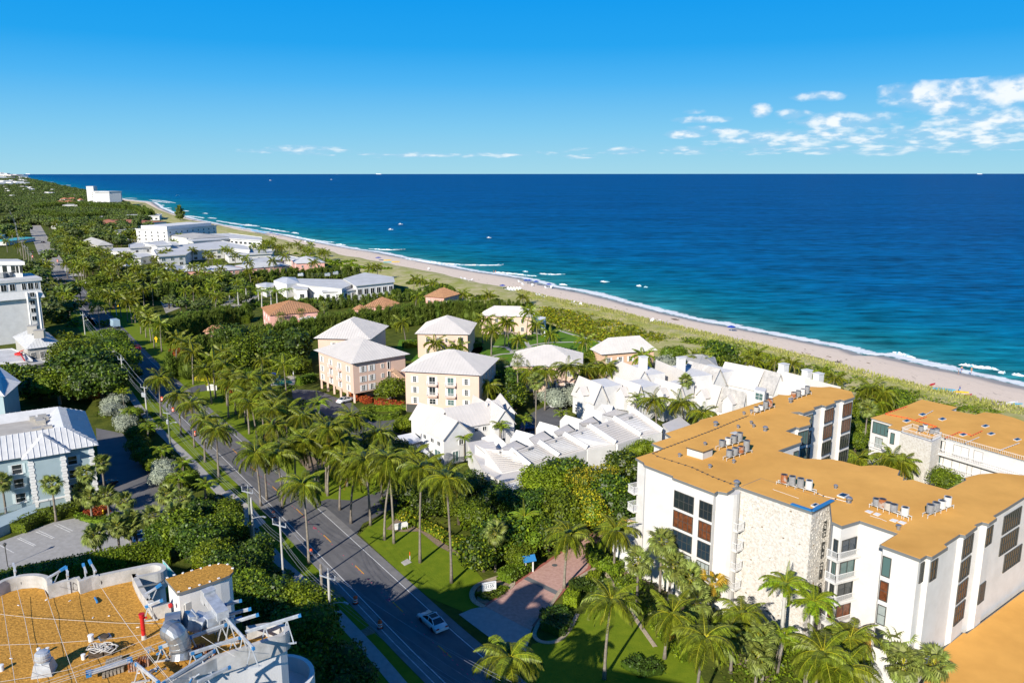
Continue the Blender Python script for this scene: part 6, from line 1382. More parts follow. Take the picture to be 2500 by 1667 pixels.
def palm(kind, x, y, h, label, cat='palm tree', group=None, full=True, nf=None, lean=None, s=1.0, name=None, z=0.0, back=0):
 d_ = math.hypot(x, y); lean = lean if lean is not None else (R.uniform(-1.3,1.3), R.uniform(-1.1,1.1)) if kind in 'cw' else (R.uniform(-.3,.3), R.uniform(-.3,.3))
 tm, h, lean = trunk_for(h, lean, kind)
 nm = name or {'c':'coconut_palm','r':'royal_palm','f':'cabbage_palm','a':'areca_palm','w':'washington_palm'}[kind]
 t_ = thing(nm, label, cat, (x-back*lean[0], y-back*lean[1], z), 0, group); inst('trunk', tm, t_)
 top_ = (lean[0], lean[1], h)
 if not full:
  me = CROWN[kind][R.randrange(len(CROWN[kind]))]; inst('crown', me, t_, top_, (0,0,R.uniform(0,6.28)), s*R.uniform(.9,1.08)); return t_
 a0 = R.uniform(0, 6.28)
 if kind == 'c':
  n = nf or 26
  for k in range(n):
   f = k/n; me = R.choice(FR_UP if f < .22 else FR_MID if f < .62 else FR_LOW if f < .86 else FR_OLD+FR_LOW[1:])
   inst('frond', me, t_, top_, (R.uniform(-.25,.25), R.uniform(-.12,.12), a0+k*2.39996), s*R.uniform(.85,1.05))
  inst('coconuts', NUT, t_, top_)
 elif kind == 'r':
  b_ = MB(); b_.lathe([(.2,0),(.24,.3),(.2,1.2),(.1,1.7)], n=8); key = 'shaft'
  if key not in TR: TR[key] = b_.mesh('crownshaft', 'crownshaft', True)
  inst('crownshaft', TR[key], t_, top_)
  for k in range(nf or 15): inst('frond', FR_ROY[0 if k < 8 else 1], t_, (lean[0],lean[1],h+1.6), (R.uniform(-.2,.2), R.uniform(-.1,.1), a0+k*2.39996), s*R.uniform(.9,1.05))
  inst('frond', FR_ROYU, t_, (lean[0],lean[1],h+1.5), (0,0,a0), s)
 elif kind == 'a':
  for q in range(3):
   tx, ty, th = R.uniform(-.5,.5), R.uniform(-.5,.5), h*R.uniform(.75,1)
   for k in range(7): inst('frond', FR_ARE[k % 2], t_, (tx+lean[0],ty+lean[1],th), (R.uniform(-.2,.2),0,a0+q+k*.9), s)
   if q: inst('trunk', tm, t_, (tx*.8, ty*.8, 0), (0,0,0), (1,1,th/h))
 else:
  ms = FANY if kind == 'y' else FANM
  for k in range(nf or 30):
   el = -1.15+2.5*(k+.5)/(nf or 30); inst('frond', ms[0] if el > .3 else R.choice(ms), t_, top_, (R.uniform(-.5,.5), -el, a0+k*2.39996), s*R.uniform(.85,1.1))
 return t_
TR_y = None
CROWN = {'c':[], 'f':[], 'r':[], 'w':[], 'a':[]}
for v in range(5):
 b = MB()
 for k in range(20):
  f = k/20; frond_mesh('', 4.3*R.uniform(.85,1.1), [.9,1.6,1.1][0 if f < .25 else 1 if f < .65 else 2], 13, 1.0, b=b, az=k*2.39996+R.uniform(-.2,.2), el0=[.95,.45,-.45][0 if f < .25 else 1 if f < .65 else 2]+R.uniform(-.15,.15), hang=.8, wid=.3)
 CROWN['c'].append(b.mesh('crown', ['palm_green','palm_rachis']))
for v in range(3):
 b = MB()
 for k in range(24):
  el = -1.1+2.4*(k+.5)/24; az = k*2.39996; ce, se, ca, sa = math.cos(el), math.sin(el), math.cos(az), math.sin(az)
  T = lambda x, y, z, ce=ce, se=se, ca=ca, sa=sa: ((x*ce-z*se)*ca-y*sa, (x*ce-z*se)*sa+y*ca, x*se+z*ce)
  fan_mesh('', b=b, T=T, n=9, r=.95, droop=R.uniform(.4,1))
 me = b.mesh('crown', ['fan_green','palm_rachis']); CROWN['f'].append(me); CROWN['w'].append(me)
for v in range(2):
 b = MB()
 for k in range(13): frond_mesh('', 3.4, 1.4, 14, .85, b=b, az=k*2.39996, el0=.7 if k < 7 else .2, hang=.4, wid=.3)
 CROWN['r'].append(b.mesh('crown', ['royal_green','palm_rachis']))
 b = MB()
 for q in range(3):
  for k in range(6): frond_mesh('', 2.2, 1.4, 8, .6, b=b, az=k*1.05+q, el0=.7, hang=.5, wid=.25, origin=(.5*math.cos(q*2.1),.5*math.sin(q*2.1),-q*.4))
 CROWN['a'].append(b.mesh('crown', ['royal_green','palm_rachis']))
FANG = {}
def fanpalm(x, y, h, label, group=None, yellow=False, full=True, s=1.0):
 t_ = palm('f', x, y, h, label, group=group, full=full, s=s)
 if yellow:
  for c in t_.children:
   if c.name.startswith('frond') and R.random() < .45: c.data = R.choice(FANY)
 return t_
def leaf_crown(name, mats, rad, n, size, lumps=9, flat=.75, core=True, trunk=True, seed=0, two=None):
 rr = random.Random(seed); b = MB(); L_ = []
 for k in range(lumps):
  a = rr.uniform(0, 6.28); d_ = rad*math.sqrt(rr.uniform(0.02,.42)); L_.append((d_*math.cos(a), d_*math.sin(a), rr.uniform(-.25,.45)*rad*flat, rad*rr.uniform(.38,.6)))
 L_.append((0,0,.15*rad,rad*.62))
 if core:
  for cx, cy, cz, r_ in L_: b.lathe([(.01,-r_*.62),(r_*.5,-r_*.5),(r_*.72,0),(r_*.5,r_*.5),(.01,r_*.62)], (cx,cy,cz), 7, m=0)
 tot = sum(l[3]**2 for l in L_)
 for cx, cy, cz, r_ in L_:
  for _ in range(int(n*r_*r_/tot)):
   u = rr.uniform(-.55,1); t_ = rr.uniform(0, 6.28); q = math.sqrt(max(0,1-u*u)); nn = Vector((q*math.cos(t_), q*math.sin(t_), u))
   bump = 1+.16*math.sin(5*nn.x+cx*3)*math.sin(6*nn.y+cy*2)+rr.uniform(-.16,.13); p = Vector((cx,cy,cz))+Vector((nn.x*r_, nn.y*r_, nn.z*r_*.85))*bump
   a = Vector((rr.gauss(0,1), rr.gauss(0,1), rr.gauss(0,.7))).normalized(); c = (nn+Vector((rr.gauss(0,.7), rr.gauss(0,.7), rr.gauss(.2,.6)))).cross(a)
   if c.length < 1e-3: continue
   c.normalize(); s = size*rr.uniform(.6,1.35); m = 0 if two is None or rr.random() > two else 1
   b.face([p-a*s*.55, p+c*s*.38-a*s*.05, p+a*s*.55, p-c*s*.38+a*s*.05], m)
 return b.mesh(name, list(mats))
def tree_trunk(rad, h, m='bark'):
 b = MB(); b.tube([(0,0,0),(.1,.05,h*.5),(0,.1,h*.9)], [.06*rad+.08,.05*rad+.06,.04*rad], 7)
 for k in range(6):
  a = k*1.05; b.tube([(0,0,h*.6),(rad*.25*math.cos(a), rad*.25*math.sin(a), h*.85),(rad*.55*math.cos(a), rad*.55*math.sin(a), h+rad*.15)], [.04*rad,.03*rad,.012*rad], 5)
 return b.mesh('trunk', m)
KINDS = {
'mid': [leaf_crown('crown', ['leaf_mid','leaf_bright'], 5, 5200, .42, seed=s_, two=.25) for s_ in (1,2,3)],
'dark': [leaf_crown('crown', ['leaf_dark','leaf_mid'], 5, 5200, .45, seed=s_, two=.3) for s_ in (4,5,6)],
'grape': [leaf_crown('crown', ['leaf_dark','leaf_bright'], 5, 4600, .55, seed=s_, two=.3, lumps=12) for s_ in (7,8)],
'bright': [leaf_crown('crown', ['leaf_bright','leaf_mid'], 5, 5200, .36, seed=s_, two=.3) for s_ in (9,10)],
'yellow': [leaf_crown('crown', ['leaf_mid','leaf_yellow'], 5, 5600, .36, seed=11, two=.6)],
'silver': [leaf_crown('crown', ['leaf_silver','leaf_silver'], 5, 4200, .36, seed=12)],
'red': [leaf_crown('crown', ['leaf_red','leaf_orange'], 5, 2600, .5, seed=13, two=.5)],
'hedge': [leaf_crown('crown', ['leaf_mid','leaf_bright'], 5, 3200, .45, seed=14, two=.4)],
'lod': [leaf_crown('crown', ['far_green','leaf_mid'], 5, 420, 1.25, seed=s_, two=.3, lumps=7) for s_ in (20,21,22,23)],
}
TT = {}
def tree(kind, u, v, zc, rad, label, cat='tree', name='broadleaf_tree', group=None, zs=1.0, m='bark', xy=None):
 p = Vector((xy[0], xy[1], zc)) if xy else at(u, v, zc); t_ = thing(name, label, cat, (p.x, p.y, 0), R.uniform(0, 6.28), group)
 s = rad/5; inst('crown', R.choice(KINDS[kind]), t_, (0,0,zc-rad*.1), (0,0,0), (s, s, s*zs))
 k = (round(rad), round(zc), m)
 if k not in TT: TT[k] = tree_trunk(rad, max(.4, zc), m)
 inst('trunk', TT[k], t_); return t_
def pine_crown(seed, n=70, blades=16, wid=.12):
 rr = random.Random(seed); b = MB()
 for k in range(n):
  h = rr.random(); r_ = (1-h)**.7*2.3*rr.uniform(.5,1); a = rr.uniform(0, 6.28); o = Vector((r_*math.cos(a), r_*math.sin(a), .6+h*5.6)); d0_ = Vector((math.cos(a)*.55, math.sin(a)*.55, 1.0+h)).normalized()
  for j in range(blades):
   d_ = (d0_+Vector((rr.gauss(0,.32), rr.gauss(0,.32), rr.gauss(0,.2)))).normalized(); q = o+Vector((rr.gauss(0,.3), rr.gauss(0,.3), rr.gauss(0,.4))); l_ = rr.uniform(.6,1.4); sd_ = d_.cross(Vector((rr.gauss(0,1), rr.gauss(0,1), .2))).normalized()*wid*rr.uniform(.5,1)
   b.face([q-sd_, q+d_*l_, q+sd_], 0)
 b.lathe([(1.2,.2),(1.5,1.5),(1.1,3.5),(.4,5.3),(.02,6)], n=7); return b.mesh('crown', ['pine_green'])
PCOUNT = [0]; PSTUFF = []
PINE = [pine_crown(s_) for s_ in (1,2,3,4)]; PINEL = [pine_crown(s_, 40, 8, .3) for s_ in (5,6)]
b = MB(); b.tube([(0,0,0),(0,0,3)], [.2,.12], 6); PT = b.mesh('trunk', 'bark')
def pines(pxs, h, gap, label, group, jit=.6, rows=1):
 P = [at(u, v, h*.8) for u, v in pxs]; tot = 0
 for i in range(len(P)-1):
  a_, c = P[i], P[i+1]; L = (c-a_).length; n = max(1, int(L/gap)); nn = Vector((-(c-a_).y, (c-a_).x, 0)).normalized()
  for r_ in range(rows):
   for k in range(n):
    q = a_.lerp(c, (k+.5*(r_ % 2))/n)+nn*(r_*gap*.9)+Vector((R.uniform(-jit,jit), R.uniform(-jit,jit), 0))
    PCOUNT[0] += 1
    if PCOUNT[0] > 290: PSTUFF.append((q.x, q.y, 0, h/6.8*R.uniform(.95,1.2))); continue
    t_ = thing('hedge_pine', label, 'pine tree', (q.x, q.y, 0), R.uniform(0,6.28), group)
    s = h/6.8*R.uniform(.88,1.1); far_ = q.length > 330; inst('crown', R.choice(PINEL if far_ else PINE), t_, (0,0,0), (0,0,0), (s*1.15, s*1.15, s));
    if not far_: inst('trunk', PT, t_)
def hedge(pxs, wd, h, m, label, sz=.28, dens=26, name='hedge', z0=0, world=None, mats=None, group=None):
 P = world or [at(u, v, 0) for u, v in pxs]; P = smooth(P, 4) if len(P) > 2 else P; b = MB();
 for i in range(len(P)-1):
  a_, c = P[i], P[i+1]; d_ = c-a_; L = d_.length
  if L < .05: continue
  d_ = d_/L; nn = Vector((-d_.y, d_.x, 0)); q = [a_-nn*wd*.42-d_*.1, c-nn*wd*.42+d_*.1, c+nn*wd*.42+d_*.1, a_+nn*wd*.42-d_*.1]; b.prism([(p.x, p.y) for p in q], z0, z0+h*.93)
  for e0, sg in ((a_,-1),(c,1)):
   if (e0 is a_ and i) or (e0 is c and i < len(P)-2): continue
   for _ in range(int(wd*h*dens)):
    p = e0+d_*sg*R.uniform(.05,.2)+nn*R.uniform(-wd/2,wd/2)+Vector((0,0,z0+R.uniform(0,h))); a1 = Vector((R.gauss(0,.3),R.gauss(0,1),R.gauss(0,1))).normalized(); c1_ = (d_*sg).cross(a1); s = sz*R.uniform(.7,1.4); b.face([p-a1*s*.5, p+c1_*s*.4, p+a1*s*.5, p-c1_*s*.4])
  area = L*(wd+2*h)
  for _ in range(int(area*dens*min(1, (90/max(60, a_.length))**.8))):
   k = R.uniform(0, wd+2*h); x = R.uniform(-.05, L+.05)
   if k < h: p, n0 = a_+d_*x-nn*wd/2+Vector((0,0,k)), -nn
   elif k < h+wd: p, n0 = a_+d_*x+nn*(k-h-wd/2)+Vector((0,0,h)), Vector((0,0,1))
   else: p, n0 = a_+d_*x+nn*wd/2+Vector((0,0,k-h-wd)), nn
   p = p+n0*R.uniform(-.08,.14)+Vector((0,0,z0)); a1 = Vector((R.gauss(0,1),R.gauss(0,1),R.gauss(0,1))).normalized(); c1_ = (n0+Vector((R.gauss(0,.5),R.gauss(0,.5),R.gauss(.2,.5)))).cross(a1)
   if c1_.length < 1e-3: continue
   c1_.normalize(); s = sz*R.uniform(.6,1.4)*max(1, a_.length/150); b.face([p-a1*s*.5, p+c1_*s*.36, p+a1*s*.5, p-c1_*s*.36], 1 if mats and R.random() < .3 else 0)
 return tag(b.build(name, mats or m, loc=P[0]), label, 'hedge', group)
def place(kind, lst, h, label, group, full=True, **k):
 for e in lst:
  u, v = e[:2]; hh = e[2] if len(e) > 2 else h; z = hh if k.get('crown', True) else 0
  p = at(u, v, z)
  hh2 = hh*1.0
  palm(kind, p.x, p.y, hh2, label if len(e) < 4 else e[3], group=group if len(e) < 4 else None, full=full and p.length < 205, s=k.get('s', 1.0), back=1)
def based(kind, lst, label, group, s=1.0, full=True):
 """(u, v of the foot, height[, own label])"""
 for e in lst:
  p = at(e[0], e[1], 0); ln = e[4] if len(e) > 4 else (R.uniform(-.9,.9), R.uniform(-.8,.8)); palm(kind, p.x, p.y, e[2], e[3] if len(e) > 3 and e[3] else label, group=None if len(e) > 3 and e[3] else group, full=full and p.length < 205, s=s, lean=ln)
GAV = 'coconut palms lining the avenue'
based('c', [
(1102.5,1422.5,15.3,'tall coconut palm nearest the numbered sign on the front lawn'),(1026,1373,14.5,'coconut palm in the middle of the front lawn by the white post'),(962,1326,13.7,'coconut palm beside the white name board on the front lawn'),(905,1282,11.5,'coconut palm at the corner where the side street meets the lawn'),
(755,1377,12.2,'tall coconut palm standing at the road edge beside the second barrel'),(690,1240,9.6,'coconut palm with yellow skirts at the road edge, left of the barrel palm'),(637,1235,9.8,'coconut palm behind the twin utility poles at the kerb'),
(534.6,1165,9.3,'coconut palm with broad crown left of the road opposite the blue building'),(501,1128,9.0,'coconut palm on the verge next to the wide crowned one'),(475,1092,9.4,'coconut palm on the verge above the transformer pole'),(442.5,1062,9.2,'coconut palm on the verge near the pink-marked lamp'),(393.5,1019,9.5,'coconut palm on the verge beside the double pole'),
(676,1095,10.2,'leaning coconut palm right of the road by the orange flowers'),(645,1071,10.5,'coconut palm right of the road, second from the stone sign'),(606,1035.5,10.4,'coconut palm right of the road with mulch ring'),(576,1012,10.2,'coconut palm right of the road with long shadow'),(555,990.5,10.4,'coconut palm right of the white stone sign'),(527,972.7,10.2,'coconut palm in front of the white stone sign'),
(752.5,1143,10.3,'coconut palm over the garden wall by the silver sign hut'),(797,1203,12.0,'coconut palm at the tip of the island lawn'),
],'coconut palm on the avenue', GAV)
based('c', [(431.6,896.7,9.2),(445,907.6,9.2),(463,921,9.5),(377,849,9),(369,837,8.6),(395,858.5,8.8),(357,824.5,8.6),(344.5,815,8.6),(322.7,789.4,8.5),(331,789,8.5),(243.7,802,9,'wide coconut palm on the left verge near the blue truck'),(199,740,8.5),(194,684,9),(206,693,9),(200,688,9),(296,776,8.4),(312,786,8.4),(270,770,8.4),(180,700,8.5),(165,682,8.5)],
'coconut palm among the row along the far stretch of the avenue', 'coconut palms along the far avenue')
place('c', [(858.7,1018,9),(924,1058,8.5),(692,890,8.2),(638,917,9),(641,1096,9.5),(894,1118,10.5,'coconut palm over the dark side street left of the big white house'),(957,1148,11.5,'coconut palm in front of the white courtyard wall'),(868,1148,9),(810,1090,9),(720,1090,9),(668,1040,9.5),(612,985,9.5),(700,1000,9),(655,960,9),(590,940,9),(640,880,8.5),(560,930,9),(500,900,9),(520,880,9),(470,860,9),(540,860,8.5),(930,1110,8),(770,1060,9.5),(820,1040,8),(1010,1110,6),(745,1075,10),(835,1075,9),(665,1000,10),(600,960,9),(840,1120,9)], 9, 'coconut palm in the dense grove right of the avenue', 'coconut palms in the grove right of the avenue')
place('c', [(1389.7,1306,8.4,'coconut palm over the paved entrance drive'),(1504,1292,7.2,'coconut palm between entrance drive and white base wall'),(1493,1470,9.8,'large coconut palm in the garden lawn, bottom centre'),(1245,1605,11,'coconut palm cut by the bottom edge beside the shaded road'),(1722,1556,10,'big coconut palm at the foot of the stone tower, left'),(1640,1500,6,'small coconut palm behind the big one at the tower foot'),(2010,1592,9,'dense coconut palm at the bottom right of the stone tower'),(2062,1632,8,'coconut palm at the bottom edge left of the fan palms'),(1810,1500,6.5,'short coconut palm against the base of the stone tower'),(2075,1560,6.5,'coconut palm in front of the low ochre podium')], 13, '', None, s=.92)
place('r', [(1915.8,1452,8.2,'royal palm with a bright crown in front of the stone tower'),(1280.7,1285,3.6,'slim royal palm rising out of the hedge left of the drive'),(1983,1500,7,'leaning royal palm right of the bright royal palm'),(700,708,9,'royal palm left of the white club building'),(778,1000,7,'royal palm beside the stone fountain in the parking court')], 12, '', None)
place('r', [(660,706,7),(630,706,7),(600,703,7),(640,712,7),(675,712,7),(560,720,7),(580,712,7)], 7, 'royal palm in the row along the club drive', 'royal palms along the club drive', s=1.05)
place('a', [(1133.8,1061,5.5,'areca palm clump against the white house wall, lower left'),(1221,1028.8,6.5,'areca palm clump against the white house wall, upper right'),(1162,1108,3.5,'low palm clump at the foot of the white house'),(1915.8,1540,5.6,'palm clump beneath the bright royal palm'),(1971,1570,5.5,'palm clump right of the bright royal palm'),(1554,967,7,'slender palm pair in front of the grey gable wall'),(1280,1020,4.5,'small palm in front of the parked pickup'),(436,1162,4.2),(318,1001,4.5),(299,953,5),(397,1094,5),(446,1127,4.8),(362,1037,4.8),(1376,1005,4),(500,1180,4)], 5, 'small feather palm in the shrubs left of the sidewalk', 'small feather palms by the sidewalk')
for u, v, h, l_, yl in [(1615.7,1322,8.5,'tallest cabbage palm in front of the base wall, under the first window column',0),(1558.5,1370,6.5,'cabbage palm at the left end of the base wall',0),(1634.8,1378,6.2,'cabbage palm between the two window columns',0),(1683.8,1414,4.8,'cabbage palm right of the second window column',0),(1738,1420,4.6,'yellowing cabbage palm at the foot of the rounded bay',1),(2189.5,1565,6.4,'upper cabbage palm at the right bottom corner',0),(2205.9,1618,5.6,'lower cabbage palm at the right bottom corner',0),(2279.4,1618,5.6,'rightmost cabbage palm beside the ochre podium roof',0),
(126,1182,6.5,'cabbage palm in front of the quoined wing of the blue building',0),(219,1156,6.5,'cabbage palm at the corner of the blue building, left of the pair',0),(248,1130,6.5,'cabbage palm at the corner of the blue building, right of the pair',0),(196,1200,3.5,'short cabbage palm in shade by the blue building',0),(219,1215,3.8,'bright young palm on the planted island',0),(261,1207,4,'bright young palm right end of the planted island',0),(4,1175,6,'palm cut by the left border by the blue building',0),
(228,1308,4.5,'left cabbage palm of the pair by the parking lot hedge',0),(243,1303,4.6,'right cabbage palm of the pair by the parking lot hedge',0),(286,1288,4.8,'cabbage palm between the pair and the street end of the lot',0),(316,1284,4.5,'cabbage palm by the parked white van end of the lot',0),(330,1270,4.8,'cabbage palm behind the lot island',0),(378,1262,6.0,'tall cabbage palm right of the parking lot',0),(422,1250,6.5,'cabbage palm at the edge of the tree cluster by the lot',0),(406,1206,5,'bushy palm left of the concrete apron',0),(449,1212,5.2,'bushy palm right of the yellow plant',0),(308,1222,4.8,'bushy palm at the bottom of the shaded lot',0),
(1209,1300,6,'small fan palm hidden in the hedge by the sign',0),(1850,1590,4.6,'fan palm at the foot of the stone tower, lower',0),(1868,1560,5.4,'fan palm at the foot of the stone tower, upper',0),(1790,1545,5,'fan palm between the big coconut palm and the tower base',0),(1700,1470,4,'low fan palm under the yellowing one',0)]:
 p = at(u, v, h); fanpalm(p.x, p.y, h, l_, None, bool(yl), s=1.35 if v > 1300 and u > 1500 else 1.15)
for u, v, h, l_ in [(1264,880,11,'tall thin fan palm with round head left of the peach block'),(1309,932,14.5,'tallest thin fan palm standing in the dark driveway'),(1217.7,889,7,'fan palm on the court lawn beside the block gap'),(1673.9,930,9,'fan palm rising between the gable rows'),(2118.7,997,9,'fan palm with pale skirt between the two condominiums'),(790.6,747,6,'round fan palm right of the pink villa'),(733.4,764,6,'fan palm before the pink villa, right'),(685.8,772,6,'fan palm before the pink villa, left'),(1218,889,8,'fan palm left of the paths on the court lawn')]:
 p = at(u, v, h); palm('w', p.x, p.y, h, l_, full=p.length < 190, s=1.25, lean=(0,0))
GB = 'coconut palms around the court'
place('c', [(1239.5,788),(1292.6,762,10),(1309,792,8),(1344,816),(1265.4,828),(1428.7,833),(1202.7,808),(1063,837,6),(1117.5,848,6),(1218,888,7),(1193.7,940,6.5),(1336,907,9.5),(1385,896,9.5),(1431.5,899,8),(1456,896,8),(1480.5,894,8.5),(1295,907,8.5),(1570,868,8),(1537.7,807,3),(1277.6,725,4),(981,788,8),(1185.5,780),(1196,804),(1234.5,788),(1700,868,5),(1715,870,5)], 8, 'coconut palm standing around the peach blocks and court lawn', GB)
place('c', [(1596,976,7.5,'coconut palm in front of the garage of the third gabled house'),(1663,983,7.5,'full coconut palm between gabled houses with hanging yellow fronds'),(1717.5,1008,7,'coconut palm touching the ochre roof edge by the gables'),(1709,884,5,'coconut palm behind the seaward gables')], 8, '', None)
place('c', [(1830,869,4.5),(1892,883,4.5),(1934,886,4.5),(2008.5,905,4),(2038,924,4),(1848,862,5),(1840,880,4.5)], 4.5, 'wind-swept coconut palm at the dune edge behind the townhouses', 'dune edge palms')
place('c', [(2128,946,9,'large coconut palm crowd between the two condominiums, front'),(2157,955,8.5,'wind-swept coconut palm right of the palm crowd'),(2105,958,7,'coconut palm left in the crowd between the condominiums'),(2145,985,6,'low coconut palm under the palm crowd'),(2098,1120,5,'bright coconut palm in the courtyard, left'),(2178,1120,5,'bright coconut palm in the courtyard, middle'),(2200,1130,4.5,'bright coconut palm in the courtyard by the stone wall')], 8, '', None)
GS = 'coconut palms by the distant villas'
place('c', [(646,590),(660,592),(706,598),(673,602),(786.6,617),(695,625),(665,636),(608,642),(766,640),(905,652),(921,650),(1014,680,6),(1027.5,685,6),(1057.5,690,6),(946,731,7),(1019,723,6),(1131,718,5),(1193.7,720,5),(620,600),(640,606),(688,604),(430,560,9),(437,575,8),(425,590,6),(395,617,7),(410,612,7),(378,632,6),(505,617,7),(515,625,7),(530,640,7),(540,655,7),(495,650,7),(470,650,7),(485,668,6),(300,640,7),(285,635,7),(275,645,7),(560,612,7),(548,608,7),(470,610,7),(575,622,6),(598,630,6)], 8, 'coconut palm near the distant white villas and inn', GS)
def inpoly(x, y, P):
 c_ = False; n = len(P)
 for i in range(n):
  a_, d_ = P[i], P[(i+1)%n]
  if (a_.y > y) != (d_.y > y) and x < (d_.x-a_.x)*(y-a_.y)/(d_.y-a_.y)+a_.x: c_ = not c_
 return c_
BLD = [Vector(o.location) for o in C.objects if o.parent is None and o.get('category') in ('villa','house','inn','apartment block','club house','high-rise','tower block','cottage','apartment block')]
def scatter(px, n, fn, sep=3.0, bl=9.0, road=True):
 P = [at(u, v, 0) for u, v in px]; xs = [p.x for p in P]; ys = [p.y for p in P]; out = []; tries = 0
 while len(out) < n and tries < n*40:
  tries += 1; x, y = R.uniform(min(xs), max(xs)), R.uniform(min(ys), max(ys))
  if not inpoly(x, y, P) or any((x-a_)**2+(y-b_)**2 < sep*sep for a_, b_ in out) or any((x-q.x)**2+(y-q.y)**2 < bl*bl for q in BLD): continue
  if road and any((x-q.x)**2+(y-q.y)**2 < 81 for q in RS): continue
  out.append((x, y)); fn(x, y)
 return out
TREE_L = {'mid':'leafy green tree','dark':'dark leafy tree','bright':'bright green leafy tree'}
def sc_tree(kinds, r0, r1, tail, grp, lod=False):
 def f(x, y):
  k = R.choice(kinds); r_ = R.uniform(r0, r1); far_ = lod or math.hypot(x, y) > 330
  t_ = tree('lod' if far_ else k, 0, 0, r_*1.0, r_, '%s %s' % (TREE_L.get(k, 'leafy green tree'), tail), group=grp+' '+k, zs=.85, xy=(x, y))
 return f
def sc_palm(tail, grp, h0=6, h1=10, kind='c'):
 return lambda x, y: palm(kind, x, y, R.uniform(h0, h1), 'coconut palm '+tail if kind == 'c' else 'fan palm '+tail, group=grp, full=math.hypot(x, y) < 205)
scatter([(420,700),(640,680),(640,720),(560,760),(470,775),(400,770)], 26, sc_tree(['mid','bright','dark'], 2.5, 4.5, 'around the club drive', 'trees around the club drive'), 5, 10)
scatter([(390,700),(640,690),(640,730),(520,770),(400,770)], 16, sc_palm('around the club drive', 'palms around the club drive', 5, 8), 5, 10)
scatter([(-40,900),(110,870),(260,850),(300,830),(240,780),(160,700),(120,640),(-60,700)], 26, sc_tree(['mid','dark','bright'], 4, 7, 'left of the avenue behind the grey house', 'trees left of the avenue'), 6, 26)
scatter([(-60,640),(95,610),(60,560),(40,530),(-20,510),(-80,560)], 34, sc_tree(['mid','dark'], 5, 8, 'left of the far avenue', 'trees left of the far avenue', True), 8, 12)
scatter([(-60,640),(100,640),(92,610),(60,560),(-60,600)], 16, sc_palm('left of the far avenue', 'palms left of the far avenue'), 6, 12)
scatter([(100,660),(160,700),(240,780),(300,830),(255,850),(150,760)], 18, sc_palm('between the tower and the avenue', 'palms between tower and avenue', 6, 8.5), 5, 20)
scatter([(120,600),(160,640),(225,700),(340,770),(440,720),(480,690),(360,670),(250,640),(180,600),(150,575)], 85, sc_palm('in the thick grove between the far avenue and the inn', 'palms between avenue and inn', 6, 9.5), 4.5, 14)
scatter([(120,600),(160,640),(225,700),(330,760),(400,730),(440,700),(360,670),(250,640),(180,600),(150,575)], 46, sc_tree(['mid','bright'], 3.5, 6, 'between the far avenue and the inn', 'trees between avenue and inn'), 6, 14)
scatter([(110,560),(150,575),(180,600),(300,610),(400,575),(330,560),(220,560),(150,545)], 60, sc_tree(['mid','dark'], 4.5, 8, 'inland of the five storey white block', 'trees inland of the white block', True), 7, 16)
scatter([(110,560),(160,590),(300,612),(400,585),(300,580),(150,560)], 45, sc_palm('among trees inland of the white villas', 'palms inland of the villas', 6, 10), 6, 14)
scatter([(640,600),(705,608),(760,622),(850,640),(780,640),(700,632),(640,625)], 14, sc_palm('in the gardens by the dunes beyond the inn', 'palms by the dunes beyond the inn', 5, 7), 5, 10)
scatter([(265,880),(300,870),(330,905),(350,960),(320,975),(270,930),(240,900)], 8, sc_tree(['dark','mid'], 4.5, 6.5, 'in the shade left of the utility poles', 'trees left of the utility poles'), 5, 10)
tree('dark', 190, 905, 7, 9, 'huge dark spreading tree above the blue building', m='pale_bark'); tree('dark', 245, 930, 6.5, 7, 'dark rounded tree right of the huge spreading tree'); tree('mid', 170, 860, 7, 7, 'bright topped tree above the huge spreading tree', zs=.8); tree('mid', 140, 930, 6, 5.5, 'green tree left front of the huge spreading tree', m='pale_bark')
tree('grape', 60, 930, 3.5, 6, 'sea grape thicket at the left below the white roofs'); tree('grape', 20, 925, 3.5, 6, 'sea grape thicket touching the left border'); tree('grape', 95, 945, 3.5, 5, 'sea grape thicket beside the huge spreading tree')
tree('bright', 210, 850, 5, 5.5, 'yellow green tree beside the grey house'); tree('mid', 290, 845, 4, 6.5, 'rounded green tree at the left edge of the avenue bend', zs=.8); tree('mid', 262, 822, 4, 5.5, 'rounded green tree before the blue truck', zs=.8); tree('bright', 235, 880, 5, 4.5, 'yellow green shrub tree among the poles')
tree('mid', 275, 715, 7, 10, 'wide round ficus beside the club drive', zs=.7); tree('mid', 240, 690, 6, 7, 'round ficus left of the wide one', zs=.8)
for u, v, r_, l_ in ((283,977,3.2,'silver shrub at the top of the sidewalk row'),(275,1000,3.0,'silver shrub second in the sidewalk row'),(308,1028,3.2,'silver shrub third in the sidewalk row'),(401,1140,2.8,'silver shrub near the bottom of the lot, upper'),(395,1162,2.6,'silver shrub near the bottom of the lot, lower')): tree('silver', u, v, 2, r_, l_, 'shrub', 'silver_shrub')
for u, v, r_ in ((330,1060,2.6),(345,1085,2.8),(362,1110,2.8),(375,1130,2.4),(345,1050,2.2),(322,1010,2.4),(430,1180,2.4),(455,1165,2.2)): tree('mid', u, v, 1.8, r_, 'rounded shrub in shade between the lot and the sidewalk', 'shrub', 'shrub', 'rounded shrubs beside the sidewalk')
